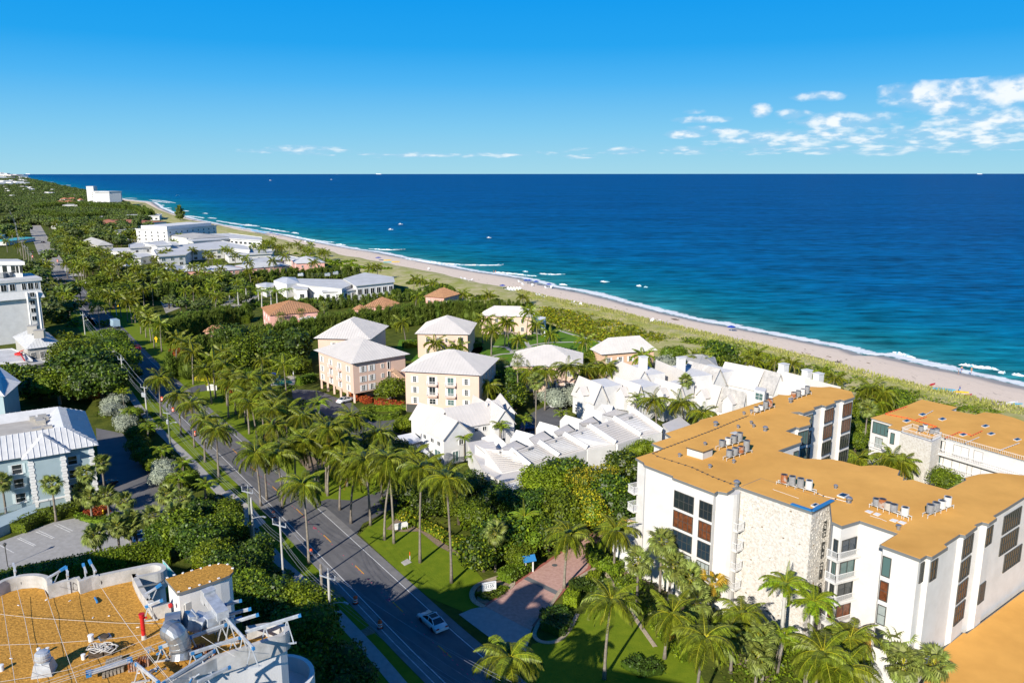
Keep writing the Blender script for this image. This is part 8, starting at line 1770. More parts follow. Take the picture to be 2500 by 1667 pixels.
def car(u, v, yaw, paint, label, kind='sedan', group=None, z=.06, cat='car', xy=None, s=1.0):
 p = at(u, v, z) if xy is None else Vector((*xy, z)); nm = {'sedan':'parked_car','pickup':'pickup_truck','truck':'box_truck'}[kind] if kind != 'sedan' else 'car'
 t_ = thing(nm, label, cat, tuple(p), yaw, group); k = (kind, paint)
 if k not in CARM:
  out = []
  def add(n, b, m, sm=False): out.append((n, b.mesh(n, m, sm)))
  if kind in ('sedan', 'pickup'):
   W, L = .93, 2.42
   prof = [(-L,.32),(-L,.62),(-L+.08,.86),(-L+.7,.98),(-.4,.98),(1.0,.94),(2.1,.78),(L-.06,.6),(L,.32)]
   b = MB(); xs = len(prof)
   sec = [(-1.0,0),( -.97,.55),(-.86,1)]
   ring = []
   for (x, z_) in prof:
    ring.append([(x*(1-.0), -W, .3 if z_ > .3 else .3),(x, -W, .3+(z_-.3)*.72),(x*.99, -W*.88, z_),(x*.99, W*.88, z_),(x, W, .3+(z_-.3)*.72),(x, W, .3)])
   i0 = 0
   for r_ in ring: b.v += r_
   for i in range(len(ring)-1):
    for j in range(5): a = i*6+j; b.f.append((a, a+1, a+7, a+6)); b.m.append(0)
    b.f.append((i*6+5, i*6, i*6+6, i*6+11)); b.m.append(0)
   b.f.append(tuple(range(5,-1,-1))); b.m.append(0); e_ = (len(ring)-1)*6; b.f.append(tuple(range(e_, e_+6))); b.m.append(0)
   me = b.mesh('body', paint, True)
   out.append(('body', me))
   if kind == 'sedan': cab = [(-1.75,.96),(-1.0,1.36),(-.2,1.43),(.35,1.38),(1.25,.95)]
   else: cab = [(-.55,.98),(-.4,1.6),(.2,1.66),(.7,1.6),(1.35,.96)]
   g = MB(); rf = MB()
   pts = [[(x, -W*(.86 if z_ < 1.1 else .66), z_),(x, W*(.86 if z_ < 1.1 else .66), z_)] for x, z_ in cab]
   for i in range(4):
    a, c = pts[i], pts[i+1]; tgt = rf if i in (1, 2) else g
    tgt.face([a[0], c[0], c[1], a[1]][::-1])
   for sgn in (0, 1): g.face([q[sgn] for q in pts] if sgn == 0 else [q[sgn] for q in pts][::-1])
   add('windows', g, 'glass');
   rb2 = MB(); rb2.v, rb2.f, rb2.m = rf.v, rf.f, rf.m; rb2.v = [(x, y, z_+.012) for x, y, z_ in rb2.v]; add('roof_panel', rb2, paint)
   if kind == 'sedan': g = MB(); g.face([(-.75,-.5,1.415),(.1,-.5,1.44),(.1,.5,1.44),(-.75,.5,1.415)]); g.v = [(x,y,z_+.03) for x,y,z_ in g.v]; add('sunroof', g, 'ac_top')
   pil = MB()
   for y in (-1, 1):
    for x in (-.25, ): pil.beam((x, y*W*.87, .97), (x, y*W*.67, 1.43 if kind == 'sedan' else 1.64), .09, .03)
    for i in (0, 3): a, c = pts[i][0 if y < 0 else 1], pts[i+1][0 if y < 0 else 1]; pil.beam(a, c, .09, .05)
   add('pillars', pil, paint)
   if kind == 'pickup': b = MB(); b.box((-1.5,0,.985), (1.5,1.5,.02)); add('truck_bed', b, 'frame_dark'); b = MB(); [b.box((-1.5, y*.86, 1.08), (1.8,.1,.25)) for y in (-1,1)]; b.box((-2.36,0,1.05),(.1,1.8,.3)); add('bed_side', b, paint)
   for x in (-1.42, 1.42):
    for y in (-1, 1):
     b = MB(); b.tube([(x, y*.72, .33), (x, y*.95, .33)], .33, 16); add('wheel', b, 'tyre')
   for y in (-1, 1):
    b = MB(); b.box((-L+.02, y*.66, .74), (.1,.4,.14)); add('tail_light', b, 'lamp_red'); b = MB(); b.box((L-.1, y*.66, .62), (.14,.36,.12)); add('headlight', b, 'white_metal'); b = MB(); b.box((.75, y*1.0, .98), (.2,.16,.13)); add('mirror', b, paint)
   b = MB(); b.box((-L-.012,0,.6), (.02,.5,.14)); add('licence_plate', b, 'white_paint')
  else:
   b = MB(); b.box((-.6,0,2.0), (4.6,2.3,2.5)); add('cargo_box', b, 'van_blue'); b = MB(); b.box((2.5,0,1.25), (1.7,2.0,1.5)); b.box((3.3,0,.85),(.9,1.9,.7)); add('cab', b, 'white_paint'); b = MB(); b.box((3.2,0,1.65), (.3,1.7,.55)); b.box((2.6,0,1.65),(.9,2.04,.5)); add('windscreen', b, 'glass')
   for x in (-1.8, 2.9):
    for y in (-1, 1): b = MB(); b.tube([(x, y*.8, .42), (x, y*1.08, .42)], .42, 14); add('wheel', b, 'tyre')
   b = MB(); b.box((-2.93,0,.75), (.1,2.2,.2)); add('rear_bumper', b, 'frame_dark')
  CARM[k] = out
 for n_, m_ in CARM[k]: inst(n_, m_, t_, (0,0,0), (0,0,0), s)
 return t_
RY = math.radians(90+35)
car(1056,1524,RY+.02,'car_white','white sedan with dark sunroof driving away in the shaded lane')
car(1364,992,math.radians(215),'car_white','white pickup truck parked by the first gabled townhouse','pickup',cat='pickup truck')
car(281,800,RY+.1,'van_blue','pale blue box truck driving on the avenue bend','truck',cat='truck')
car(333,852,RY+.05,'car_red','dark red car in the shade of the avenue bend')
car(1297,1048,math.radians(20),'car_blue','dark blue car parked at the end of the dark driveway')
car(105,593,RY+.3,'car_black','black car on the pale far avenue'); car(100,615,RY+.3,'car_silver','silver car on the pale far avenue just before the bend'); car(60,531,RY+.3,'car_black','dark car far up the avenue',s=1.3)
car(12,499,RY+.3,'car_silver','tiny pale car at the very start of the far avenue',s=1.6)
car(845,981,math.radians(50),'car_white','white car parked in the open garage under the avenue block',z=.06)
car(210,774,math.radians(100),'car_silver','white car parked at the far palm driveway')
car(338,1318,math.radians(120),'car_white','white van shaped car parked beneath the fan palms of the lot')
car(255,1190,math.radians(70),'car_black','dark car hidden in the shade beside the blue building')
car(216,692,math.radians(100),'car_white','white car parked under palms by the far drive');
p = at(1194,1446,0); yaw = math.radians(20); t_ = thing('address_sign', 'white and blue address sign reading 2155 inside the stone ring', 'sign', (p.x, p.y, 0), yaw)
b = MB(); b.box((0,0,.95), (2.0,.22,1.25)); inst('sign_panel', b.mesh('sign_panel', 'white_paint'), t_)
def text(s, parent, loc, size, m, rz=0.0, name='lettering', depth=.01, rx=math.pi/2):
 cu = bpy.data.curves.new(name, 'FONT'); cu.body = s; cu.size = size; cu.align_x = 'CENTER'; cu.align_y = 'CENTER'; cu.extrude = depth; tmp = bpy.data.objects.new('t', cu); dg = bpy.context.evaluated_depsgraph_get()
 C.objects.link(tmp); bpy.context.view_layer.update(); me = bpy.data.meshes.new_from_object(tmp.evaluated_get(bpy.context.evaluated_depsgraph_get())); bpy.data.objects.remove(tmp); me.name = name
 me.materials.clear(); me.materials.append(M(m)); o = inst(name, me, parent, loc, (rx, 0, rz)); return o
text('2155', t_, (.05,-.125,1.0), .62, 'sign_text')
b = MB()
for z, w_ in ((1.42,1.5),(.62,1.0),(.5,.7)): b.box((.05,-.118,z), (w_,.015,.035 if z < 1 else .06))
inst('small_print', b.mesh('small_print', 'sign_text'), t_)
p = at(977,1292,0); t_ = thing('name_board', 'white slab name board in the planting behind the lawn palms', 'sign', (p.x, p.y, 0), math.radians(18))
b = MB(); b.v += [(-1.2,-.12,.1),(1.2,-.12,.1),(1.25,-.12,1.0),(1.1,-.12,1.2),(.2,-.12,1.12),(-1.2,-.12,1.05),(-1.2,.12,.1),(1.2,.12,.1),(1.25,.12,1.0),(1.1,.12,1.2),(.2,.12,1.12),(-1.2,.12,1.05)]
b.f += [(0,1,2,3,4,5),(11,10,9,8,7,6),(0,6,7,1),(1,7,8,2),(2,8,9,3),(3,9,10,4),(4,10,11,5),(5,11,6,0)]; b.m += [0]*8; inst('slab', b.mesh('slab', 'white_stucco'), t_)
b = MB(); b.box((-.3,-.13,.85), (1.2,.012,.07)); b.box((-.25,-.13,.68), (.7,.012,.04)); inst('carved_line', b.mesh('carved_line', 'concrete'), t_)
for u, v, l_, w_ in ((518,953,'arched white stone sign on the lawn before the lime hedge',2.0),(448,893,'square white stone sign on the lawn between palm trunks',1.7)):
 p = at(u, v, 0); t_ = thing('stone_sign', l_, 'sign', (p.x, p.y, 0), math.radians(8)); b = MB(); n = 8; pr = [(-w_*.62,0),(w_*.62,0),(w_*.62,1.3)]+[(w_*.5*math.cos(math.pi*k/n), 1.3+.35*math.sin(math.pi*k/n)) for k in range(n+1)]+[(-w_*.62,1.3)]
 m_ = len(pr); b.v += [(x,-.15,z) for x, z in pr]+[(x,.15,z) for x, z in pr]; b.f.append(tuple(range(m_))); b.f.append(tuple(reversed(range(m_, 2*m_)))); b.m += [0,0]
 for k in range(m_): j = (k+1)%m_; b.f.append((j, k, m_+k, m_+j)); b.m.append(0)
 inst('slab', b.mesh('slab', 'white_stucco'), t_);
 b = MB(); [b.box((-.36+.24*k,-.16,1.15), (.09,.012,.26)) for k in range(4)]; b.box((0,-.16,.75),(.9,.01,.05)); inst('carved_line', b.mesh('carved_line', 'sign_black' if u == 518 else 'concrete'), t_)
p = at(383,849,0); t_ = thing('warning_sign', 'yellow diamond warning sign on the right verge of the bend', 'road sign', (p.x, p.y, 0), math.radians(-20)); b = MB(); b.tube([(0,0,0),(0,0,2.6)], .05, 6); inst('post', b.mesh('post', 'frame_alu'), t_)
b = MB(); b.v += [(-.75,-.06,3.1),(0,-.06,2.35),(.75,-.06,3.1),(0,-.06,3.85),(-.75,-.03,3.1),(0,-.03,2.35),(.75,-.03,3.1),(0,-.03,3.85)]; b.f += [(0,1,2,3),(7,6,5,4)]; b.m += [0,0]; b.box((0,-.05,2.1),(.5,.03,.4)); inst('panel', b.mesh('panel', 'yellow_sign'), t_); b = MB(); b.box((0,-.075,3.1),(.12,.01,.6)); b.box((0,-.075,3.2),(.4,.01,.12)); inst('symbol', b.mesh('symbol', 'sign_black'), t_)
p = at(291,768,0); t_ = thing('warning_sign', 'far yellow diamond sign beside the lone white pole', 'road sign', (p.x, p.y, 0), math.radians(-20)); b = MB(); b.tube([(0,0,0),(0,0,2.3)], .06, 6); inst('post', b.mesh('post', 'frame_alu'), t_); b = MB(); b.v += [(-.9,-.06,3.1),(0,-.06,2.2),(.9,-.06,3.1),(0,-.06,4.0),(-.9,-.03,3.1),(0,-.03,2.2),(.9,-.03,3.1),(0,-.03,4.0)]; b.f += [(0,1,2,3),(7,6,5,4)]; b.m += [0,0]; inst('panel', b.mesh('panel', 'yellow_sign'), t_)
p = at(1290,1395,0); t_ = thing('gatehouse_box', 'small white call box with a blue gabled roof beside the entrance drive', 'call box', (p.x, p.y, 0), math.radians(20));
b = MB()
for x in (-.55,.55):
 for y in (-.35,.35): b.box((x,y,1.05), (.16,.16,2.1))
b.box((0,.25,1.15), (.9,.25,1.3)); inst('posts', b.mesh('posts', 'white_paint'), t_)
b = MB();
for s_ in (-1, 1): b.face([(-.95, s_*.75, 1.95), (.95, s_*.75, 1.95), (.95, 0, 2.6), (-.95, 0, 2.6)]); b.face([(-.95, s_*.75, 1.88), (.95, s_*.75, 1.88), (.95, 0, 2.52), (-.95, 0, 2.52)])
b.face([(-.95,-.75,1.95),(-.95,.75,1.95),(-.95,0,2.6)]); b.face([(.95,-.75,1.95),(.95,.75,1.95),(.95,0,2.6)]); inst('roof', b.mesh('roof', 'blue_tarp'), t_)
p = at(478,868,0); b = MB(); b.box((p.x,p.y,.9), (1.1,1.0,1.8), .2); b.box((p.x,p.y,1.86), (1.3,1.2,.12), .2); tag(b.build('brick_pillar', 'brick_red', loc=(p.x,p.y,0)), 'orange brick pillar at the court entrance by the far palms', 'pillar')
p = at(1001,1367,0); b = MB(); b.tube([p, p+Vector((0,0,.75))], .05, 8); b.tube([p+Vector((0,0,.75)), p+Vector((0,0,1.35))], .055, 8, m=1); tag(b.build('marker_post', ['white_paint','barrel_orange'], loc=p), 'thin white marker post with orange top on the front lawn', 'marker post')
q = [at(*c_, .07) for c_ in [(979,1372),(995,1363),(1005,1372),(988,1380)]]; b = MB(); b.prism(q, 0, .09); tag(b.build('utility_cover', 'concrete_light', loc=q[0]), 'square pale concrete utility cover set in the front lawn', 'utility cover')
p = at(1354,1379,.08); b = MB(); b.lathe([(.42,0),(.42,.012),(.05,.014)], tuple(p), 18); tag(b.build('manhole_cover', 'galvanised', loc=p), 'round manhole cover in the pink paved drive', 'manhole cover')
p = at(712,1106,0); t_ = thing('sign_hut', 'small white sign board under a blue hood beside the lime shrub', 'sign', (p.x, p.y, 0), .3); b = MB(); b.box((0,0,.8),(1.7,.3,1.3)); inst('board', b.mesh('board', 'white_stucco'), t_); b = MB(); b.box((0,-.1,1.5),(1.9,.7,.14)); inst('hood', b.mesh('hood', 'blue_tarp'), t_)
p = at(253,1254,0); b = MB(); b.lathe([(.16,0),(.13,.1),(.13,.6),(.17,.62),(.1,.75),(.02,.8)], tuple(p), 10); b.tube([p+Vector((-.22,0,.45)), p+Vector((.22,0,.45))], .06, 8); tag(b.build('fire_hydrant', 'yellow_sign', loc=p), 'small yellow fire hydrant on the planted island', 'fire hydrant')
p = at(19,1383,0); t_ = thing('lamp_post', 'short black lamp showing above the tall clipped hedge', 'lamp post', (p.x, p.y, 0)); b = MB(); b.tube([(0,0,0),(0,0,3.2)], .06, 8); inst('post', b.mesh('post', 'frame_dark'), t_); b = MB(); b.lathe([(.1,3.2),(.22,3.5),(.3,3.55),(.05,3.8)], n=8); inst('lantern', b.mesh('lantern', 'frame_dark'), t_)
A_, B_ = at(398,1370,3), at(435,1412,3); b = MB(); b.face([(A_.x,A_.y,0),(B_.x,B_.y,0),(B_.x,B_.y,3.2),(A_.x,A_.y,3.2)]);
for k in range(4): q = A_.lerp(B_, k/3); b.beam((q.x,q.y,0),(q.x,q.y,3.3),.08,.08,m=1)
b.beam((A_.x,A_.y,3.2),(B_.x,B_.y,3.2),.06,.06,m=1); tag(b.build('court_fence', ['turquoise','white_metal'], loc=(A_.x,A_.y,0)), 'green windscreen fence of the court behind the gravelled roof', 'fence')
sheet('play_court', [(330,1385),(400,1368),(440,1420),(395,1460),(330,1420)], 'royal_green', .07)
sheet('pool_terrace', [(652,935),(668,926),(692,920),(712,917),(729,921),(731,932),(716,940),(664,943)], 'concrete_light', .06); sheet('pool_water', [(664,938),(678,930),(695,927),(710,930),(716,935),(700,938),(680,940)], 'pool_water', .075)
def parasol(u, v, m, label, h=2.6, r=1.5, group=None, closed=False, cat='parasol'):
 p = at(u, v, 0); t_ = thing('parasol', label, cat, (p.x, p.y, .03 if p.y > 250 else 0), 0, group); b = MB(); b.tube([(0,0,0),(0,0,h)], .04, 6); inst('pole', b.mesh('pole', 'white_paint'), t_); b = MB()
 b.lathe([(r,h-.55),(r*.55,h-.2),(.02,h+.05)] if not closed else [(.05,h-1.4),(.14,h-1.2),(.03,h+.05)], n=8); inst('canopy', b.mesh('canopy', m), t_)
parasol(667,932,'blue_cloth','open blue parasol beside the small pool'); parasol(717,925,'white_paint','closed white parasol beside the small pool',closed=True)
def lounger(u, v, m, label, yaw, group=None, s=1.0):
 p = at(u, v, .05); t_ = thing('lounger', label, 'lounger', tuple(p), yaw, group); b = MB(); b.box((0,0,.3), (1.3,.6,.08)); b.beam((.6,0,.32),(1.05,0,.8),.6,.06); inst('seat', b.mesh('seat', m), t_, sc_=s); b = MB(); [b.box((x,y,.14),(.06,.06,.28)) for x in (-.55,.55) for y in (-.25,.25)]; inst('legs', b.mesh('legs', 'white_paint'), t_, sc_=s)
lounger(671,929,'light_blue_cloth','blue lounger under the open parasol by the small pool',.4); lounger(682,925,'light_blue_cloth','blue backed lounger at the pool edge',1.8)
for u, v, l_ in ((1285,693,'dark blue beach umbrella, left of the pair on the open sand'),(1292,693,'dark blue beach umbrella, right of the touching pair'),(1309,696,'dark blue beach umbrella standing alone nearer the water'),(1340,703,'dark blue beach umbrella farthest right on the open sand'),(1227,706,'dark blue umbrella by the dune edge beside the red boat'),(924,636,'dark beach umbrella in the middle distance'),(662,573,'blue beach umbrella at the left, near the surf'),(678,578,'light blue beach umbrella right of its neighbour'),(1785,810,'small blue beach umbrella alone on the wide sand')):
 parasol(u, v, 'blue_cloth', l_, r=1.6 if v > 640 else 2.2, h=2.3)
bu = [(617,568),(621,569),(626,570),(632,571),(638,572),(643,573),(648,574),(589,556),(593,561)]
for u, v in bu: parasol(u, v, 'light_blue_cloth', 'light blue umbrella in the close row on the distant beach', group='row of light blue umbrellas on the distant beach', r=2.4)
for k in range(14): lounger(1236+k*2.4, 707+(k%3)*2.0, 'white_paint', 'white beach lounger stacked among others at the dune edge', .9, 'white loungers stacked at the dune edge', 1.4)
for u, v in ((1270,690),(1278,697),(1300,699),(1335,705),(1345,704),(1322,724),(1328,727),(1315,723),(1395,742),(1404,744),(1412,746),(1420,747),(1590,788),(1596,786),(1602,787),(745,592),(1046,659),(1130,682),(1138,684),(1147,686)): lounger(u, v, 'white_paint', 'white lounger lying loose on the beach', R.uniform(0,3), 'loose white loungers on the beach', 1.5)
def kayak(u, v, m, l_, yaw, s=1.0):
 p = at(u, v, .08); b = MB(); n = 10;
 for k in range(n+1):
  t_ = k/n; w_ = .38*math.sin(math.pi*min(.98,max(.02,t_)))**.6; x = -1.8+3.6*t_; b.v += [(x,-w_,.3),(x,-w_*.5,.02),(x,w_*.5,.02),(x,w_,.3),(x,0,.34 if k not in (4,5,6) else .15)]
 for k in range(n):
  a = k*5
  for j in range(4): b.f.append((a+j, a+j+1, a+j+6, a+j+5)); b.m.append(0)
  b.f.append((a+4, a, a+5, a+9)); b.m.append(0)
 o = bpy.data.objects.new('kayak', b.mesh('kayak', m)); C.objects.link(o); o.location = p; o.rotation_euler = (0,0,yaw); o.scale = (s,)*3; tag(o, l_, 'kayak')
kayak(1235,711,'red_paint','red and white boat drawn up beside the dark blue umbrella',.5,1.2); kayak(2276,940,'red_paint','red kayak at the dune edge, left of the blue one',.7); kayak(2300,953,'light_blue_cloth','long pale blue catamaran hull lying by the dune grass',-.35,1.7); kayak(2362,966,'red_paint','small red kayak right of the beach rental stand',.5); kayak(2346,958,'yellow_sign','yellow kayak beside the beach rental stand',-.3); kayak(946,636,'yellow_sign','yellow kayak in the middle distance',.2,1.4); kayak(966,640,'yellow_sign','yellow kayak right of its neighbour in the middle distance',.2,1.4); kayak(946,641,'turquoise','turquoise kayak in the middle distance',.1,1.4); kayak(2483,987,'light_blue_cloth','pale blue gear heap at the right edge of the beach',.1,.8); kayak(2470,985,'white_paint','white boards stacked at the right edge of the beach',.4,1.2); kayak(2442,982,'bark','brown driftwood log on the sand near the right edge',.3,.6)
def person(u, v, pose, skin_m, shirt, shorts, label, yaw=0.0, hair='bark', s=1.0):
 p = at(u, v, -.2 if pose != 'stand_sand' else .05); t_ = thing('person', label, 'person', tuple(p), yaw)
 J = {'pel':(0,0,.95),'sp':(0,.02,1.15),'ch':(0,0,1.38),'nk':(0,.01,1.52),'hd':(0,.03,1.63),'tp':(0,.02,1.76)}
 st = .32 if pose == 'walk' else .05; lean = .35 if pose == 'bend' else 0
 J.update({'hl':(-.1,0,.92),'kl':(-.11,st*.6,.5),'al':(-.11,st*.7-.1,.09),'tl':(-.11,st*.7+.1,.03),'hr':(.1,0,.92),'kr':(.11,-st*.2+.06,.5),'ar':(.11,-st*.9,.1),'tr':(.11,-st*.9+.17,.03)})
 J.update({'sl':(-.19,0,1.42),'el':(-.27,-.08-st*.2,1.15),'wl':(-.27,.08-st*.3,.92),'fl':(-.27,.13-st*.3,.82),'sr':(.19,0,1.42),'er':(.27,-.04+st*.3,1.15),'wr':(.26,.14+st*.4,.95),'fr':(.26,.19+st*.4,.86)})
 if lean:
  for k in J:
   x, y, z = J[k]
   if z > .96: zz_ = z-.95; J[k] = (x, y+zz_*math.sin(.8), .95+zz_*math.cos(.8))
 rad = dict(pel=.135,sp=.12,ch=.145,nk=.06,hd=.095,tp=.06,hl=.09,kl=.06,al=.04,tl=.035,hr=.09,kr=.06,ar=.04,tr=.035,sl=.06,el=.042,wl=.03,fl=.035,sr=.06,er=.042,wr=.03,fr=.035)
 E_ = [('pel','sp'),('sp','ch'),('ch','nk'),('nk','hd'),('hd','tp'),('pel','hl'),('hl','kl'),('kl','al'),('al','tl'),('pel','hr'),('hr','kr'),('kr','ar'),('ar','tr'),('ch','sl'),('sl','el'),('el','wl'),('wl','fl'),('ch','sr'),('sr','er'),('er','wr'),('wr','fr')]
 ks = list(J); me = bpy.data.meshes.new('body'); me.from_pydata([J[k] for k in ks], [(ks.index(a), ks.index(c)) for a, c in E_], []); o = bpy.data.objects.new('body', me); C.objects.link(o)
 md = o.modifiers.new('skin', 'SKIN'); me.skin_vertices[0].data[0].use_root = True
 for i, k in enumerate(ks): me.skin_vertices[0].data[i].radius = (rad[k], rad[k])
 sb = o.modifiers.new('sub', 'SUBSURF'); sb.levels = 1; sb.render_levels = 1
 bpy.context.view_layer.update(); m2 = bpy.data.meshes.new_from_object(o.evaluated_get(bpy.context.evaluated_depsgraph_get())); bpy.data.objects.remove(o)
 m2.name = 'body'; m2.materials.clear(); [m2.materials.append(M(x)) for x in (skin_m, shirt, shorts)]
 for pl in m2.polygons:
  c = pl.center; z = c.z
  pl.material_index = 2 if .62 < z < 1.02 and abs(c.x) < .22 else 1 if shirt != skin_m and 1.0 < z < 1.5 and abs(c.x) < .26 else 0
 inst('body', m2, t_, sc_=s); b = MB(); hx, hy, hz = J['hd']; b.lathe([(.104,-.02),(.108,.05),(.085,.12),(.02,.15)], (hx, hy-.015, hz), 10); inst('hair', b.mesh('hair', hair), t_, sc_=s)
person(2347,908,'walk','skin','skin','blue_cloth','person in blue swimming trunks walking at the water edge',2.4); person(2340,913,'bend','skin','concrete','sign_black','stooping person in dark shorts beside the one in blue trunks',1.2); person(2371,911,'walk','skin','skin','skin','pale bather walking alone right of the pair',2.0,'palm_gold'); person(2342,958,'stand_sand','skin','blue_cloth','light_blue_cloth','person in blue standing by the kayak rental stand at the dune edge',.4)
person(1205,667,'walk','skin','skin','lamp_red','bather wading at the left end of the breaking waves',1.0,s=1.1); person(1210,668,'walk','skin','barrel_orange','skin','second bather wading beside the first at the breaking waves',2.0,s=1.1)
def breaker(pxs, w_, label_=None):
 P = smooth([at(u, v, SEA) for u, v in pxs], 8); b = MB(); n = len(P)
 for i, p in enumerate(P):
  t_ = i/(n-1); e_ = math.sin(math.pi*min(.97,max(.03,t_)))**.5*R.uniform(.75,1.15);
  for o_, z_ in ((-1.0*w_*e_*R.uniform(.7,1.4), .02),(-.45*w_*e_, .25*e_),(0,.7*e_*R.uniform(.7,1.2)),(.25*w_*e_,.1),(.4*w_*e_,.01)):
   q = p+SEADIR*o_; b.v.append((q.x, q.y, SEA+.03+z_))
 for i in range(n-1):
  for j in range(4): a = i*5+j; b.f.append((a, a+1, a+6, a+5)); b.m.append(0)
 o = b.build('breaking_wave', 'foam_white', kind='structure', smooth=False); return o
def bk(*a): return breaker(list(a[0]), a[1]*.62)
K3 = .27234
bk([(845,608),(930,624),(1008,636),(1090,645),(1160,648),(1228,648)], 6); bk([(900,608),(950,611),(990,609)], 1.5); bk([(1200,648),(1215,648),(1230,646)], 3); bk([(1277,663),(1289,664)], 2); bk([(1318,668),(1345,671),(1380,670)], 3.2); bk([(1200,665),(1240,668),(1285,673),(1312,675)], 2.8); bk([(1467,687),(1478,689),(1488,689)], 2.5); bk([(1554,698),(1566,700)], 1.6); bk([(1572,702),(1582,702)], 1.4); bk([(1365,695),(1385,697)], 1.5)
bk([(600,548),(618,551),(635,553)], 5); bk([(637,556),(660,560),(685,564),(708,567)], 5); bk([(714,568),(730,571)], 4); bk([(690,573),(720,578),(760,586),(800,591),(818,592)], 5); bk([(820,597),(845,599)], 3);
bk([(455,527),(480,530),(500,533)], 6); bk([(530,539),(560,544),(600,550),(632,553)], 8); bk([(510,532),(530,534)], 6); bk([(365,488),(400,491),(430,496)], 8); bk([(305,484),(335,485)], 8); bk([(372,490),(390,493),(415,496)], 6); bk([(395,501),(402,502)], 5); bk([(400,508),(420,509)], 6); bk([(448,515),(462,516)], 6); bk([(497,521),(508,522)], 5); bk([(378,505),(395,508),(420,514)], 6)
bk([(98,444),(115,445),(132,444)], 20); bk([(125,450),(145,452),(158,453)], 16); bk([(162,452),(174,453)], 14); bk([(75,437),(85,438)], 14)
bk([(2341,891),(2360,892),(2385,897),(2420,900),(2440,905)], 2.4); bk([(2437,909),(2455,912)], 1.8); bk([(2470,914),(2500,919)], 1.6)
bk([(2180,860),(2210,868),(2235,875)], 2.0)
def kite(u, v, d_, m, l_):
 x, y, dz = ray(u, v); t_ = d_/y; c_ = Vector((x*t_, d_, CAMH+dz*t_)); b = MB(); n = 8
 for k in range(n+1): a = math.pi*(k/n); b.v += [(c_.x-3.4*math.cos(a), c_.y, c_.z+2.0*math.sin(a)), (c_.x-3.1*math.cos(a), c_.y+1.1, c_.z+1.6*math.sin(a))]
 for k in range(n): b.f.append((2*k,2*k+1,2*k+3,2*k+2)); b.m.append(0)
 o = tag(b.build('surf_kite', m, loc=c_), l_, 'kite')
kite(434,479,1300,'white_paint','white and red surf kite flying over the sea near the high-rise'); kite(581,465,1300,'light_blue_cloth','pale surf kite flying over the open sea')
def boat(u, v, L, label, nm='boat', h=.35):
 p = at(u, v, SEA); d_ = p.length; t_ = thing(nm, label, nm.replace('_',' '), tuple(p), math.radians(R.uniform(-15,15)))
 b = MB(); n = 8
 for k in range(n+1):
  q = k/n; w_ = .16*L*math.sin(math.pi*min(.95,.12+q*.88))**.5; x = L*(q-.5); b.v += [(x,-w_,L*.09),(x,-w_*.6,0),(x,w_*.6,0),(x,w_,L*.09)]
 for k in range(n):
  for j in range(3): a = k*4+j; b.f.append((a,a+1,a+5,a+4)); b.m.append(0)
  b.f.append((k*4+3,k*4,k*4+4,k*4+7)); b.m.append(0)
 inst('hull', b.mesh('hull', 'white_paint'), t_); b = MB(); b.box((-.1*L,0,L*.15), (.35*L,.2*L,L*.12)); b.box((-.1*L,0,L*.23),(.2*L,.15*L,L*.05)); inst('cabin', b.mesh('cabin', 'white_stucco'), t_)
boat(660,441,18,'small white boat far out at left under the horizon'); boat(823,427,30,'white boat near the horizon, upper one'); boat(809,439,18,'white boat near the horizon, lower one'); boat(978,548,5,'tiny white boat in mid sea, right of the pair'); boat(954,561,5,'tiny white boat in mid sea, left of the pair'); boat(200,425.6,50,'pale boat close to the horizon left of centre')
boat(2355,425.2,60,'tiny white boat on the horizon at right'); boat(1194,581,4,'tiny white craft off the centre of the beach')
for u, L, l_ in ((925,340,'long white cargo ship on the horizon near the centre'),(2392,330,'grey cargo ship on the horizon at the far right'),(69,300,'white cruise ship on the horizon at the far left')):
 p = at(u, 425.8, SEA); t_ = thing('ship', l_, 'ship', tuple(p), 0); b = MB(); b.prism([(-L/2,-L*.07),(L*.45,-L*.07),(L/2,0),(L*.45,L*.07),(-L/2,L*.07)], 0, L*.06, bottom=True); inst('hull', b.mesh('hull', 'white_stucco'), t_)
 b = MB(); [b.box((L*(-.38+.16*k),0,L*.09), (L*.13,L*.11,L*.06)) for k in range(5)]; b.box((-L*.42,0,L*.14),(L*.09,L*.1,L*.08)); inst('superstructure', b.mesh('superstructure', 'white_paint'), t_)
b = MB()
for _ in range(420):
 i = R.randrange(len(Dd)-1); p = Dd[i].lerp(Dd[i+1], R.random())
 if p.length > 420: continue
 q = p+SEADIR*R.choice((R.uniform(.5,3), R.uniform(.5,3), R.uniform(3,14))); d_ = (Dd[i+1]-Dd[i]).normalized(); a = math.atan2(d_.y, d_.x)+R.gauss(0,.25); b.box((q.x,q.y,.1), (R.uniform(.3,2.2),R.uniform(.12,.4),.08), a)
b.build('seaweed_wrack', 'wrack', kind='stuff')
p = at(2047,885,.1); b = MB();
for k in range(7): a = R.uniform(0,3); b.beam(p+Vector((R.uniform(-1,1),R.uniform(-1,1),.1)), p+Vector((R.uniform(-1.5,1.5),R.uniform(-1,1),R.uniform(.3,.9))), .12)
tag(b.build('driftwood', 'bark', loc=p), 'tangled driftwood heap where the dune meets the sand', 'driftwood')
b = MB(); q = [at(*c_, .12) for c_ in [(1637,777),(1650,778),(1660,782),(1645,781)]]; b.prism(q, .05, .14); tag(b.build('sand_mat', 'wrack', loc=q[0]), 'dark flat seaweed mat lying on the wide open sand', 'seaweed mat')
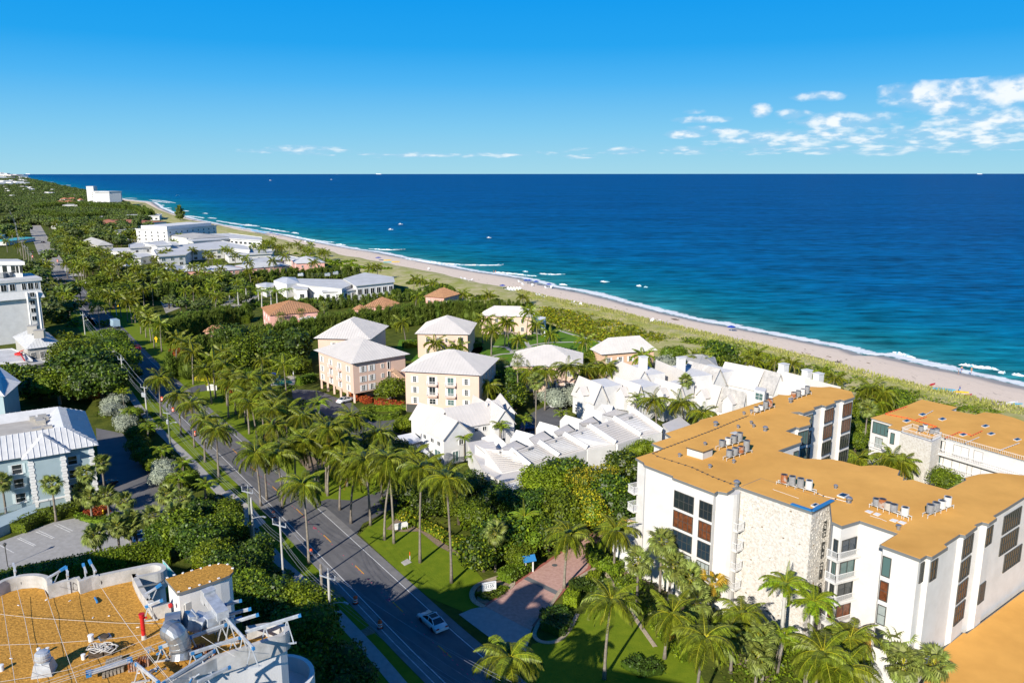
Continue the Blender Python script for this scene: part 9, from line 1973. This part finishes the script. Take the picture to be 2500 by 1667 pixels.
# ================================================================ labels for the many plants: by the nearest landmark
LM = [('condominium','ochre roofed condominium',(30,100)),('','red paved entrance drive',at(1360,1380)),('','numbered address sign',at(1194,1446)),('','dark side street',at(900,1250)),('','big white gabled house',at(1150,1050,4)),('','stepped townhouse row',at(1400,1060,5)),('','gabled chimney houses',at(1640,940,7)),('','seaside condominium',at(2250,1040,9)),('','avenue peach block',at(870,900,8)),('','second peach block',at(1080,960,6)),('','court lawn',at(1300,840)),('','small swimming pool',at(690,930)),('','arched stone sign',at(518,953)),('','terracotta villa',at(700,760,5)),('','brown tiled villa',at(915,745,5)),('','dune side tiled villa',at(1070,715,5)),('','white club building',at(850,690,4)),('','pink inn',at(600,655,3)),('','modern white villas',at(520,605,5)),('','five storey white block',at(465,560,8)),('','beach estate',at(300,540,4)),('','beachfront high-rise',at(250,500)),('','white tower',at(60,760,4)),('','grey house',at(105,840,4)),('','blue building',at(130,1060,9)),('','parking lot hedge',at(200,1370)),('','blue box truck',at(281,800)),('','transformer pole',at(360,1021)),('','grey hipped house',at(258,592)),('','warning sign',at(383,849)),('','concrete apron',at(570,1230)),('','far avenue',at(120,610)),('','bare distant avenue',at(60,530))]
ORD = ['nearest','second nearest','third nearest','fourth nearest','fifth nearest','sixth nearest','seventh nearest','eighth nearest','ninth nearest','tenth nearest','eleventh nearest','twelfth nearest','thirteenth nearest','fourteenth nearest','fifteenth nearest','sixteenth nearest','seventeenth nearest','eighteenth nearest','nineteenth nearest','twentieth nearest']
buck = {}
for o in C.objects:
 if o.parent is None and 'group' in o and o.get('category') in ('palm tree','tree','pine tree','shrub'):
  best = min(LM, key=lambda l: (l[2][0]-o.location.x)**2+(l[2][1]-o.location.y)**2); dx, dy = o.location.x-best[2][0], o.location.y-best[2][1]
  rel = ('right of' if dx > 0 else 'left of') if abs(dx) > abs(dy) else ('behind' if dy > 0 else 'in front of')
  buck.setdefault((o.name.split('.')[0], best[1], rel), []).append((dx*dx+dy*dy, o))
for (nm, lm, rel), L_ in buck.items():
 L_.sort(key=lambda q: q[0])
 for i, (_, o) in enumerate(L_):
  o['label'] = '%s %s the %s, %s of them to it' % (nm.replace('_', ' '), rel, lm, ORD[i]) if i < len(ORD) else '%s %s the %s, among the farther ones' % (nm.replace('_', ' '), rel, lm)
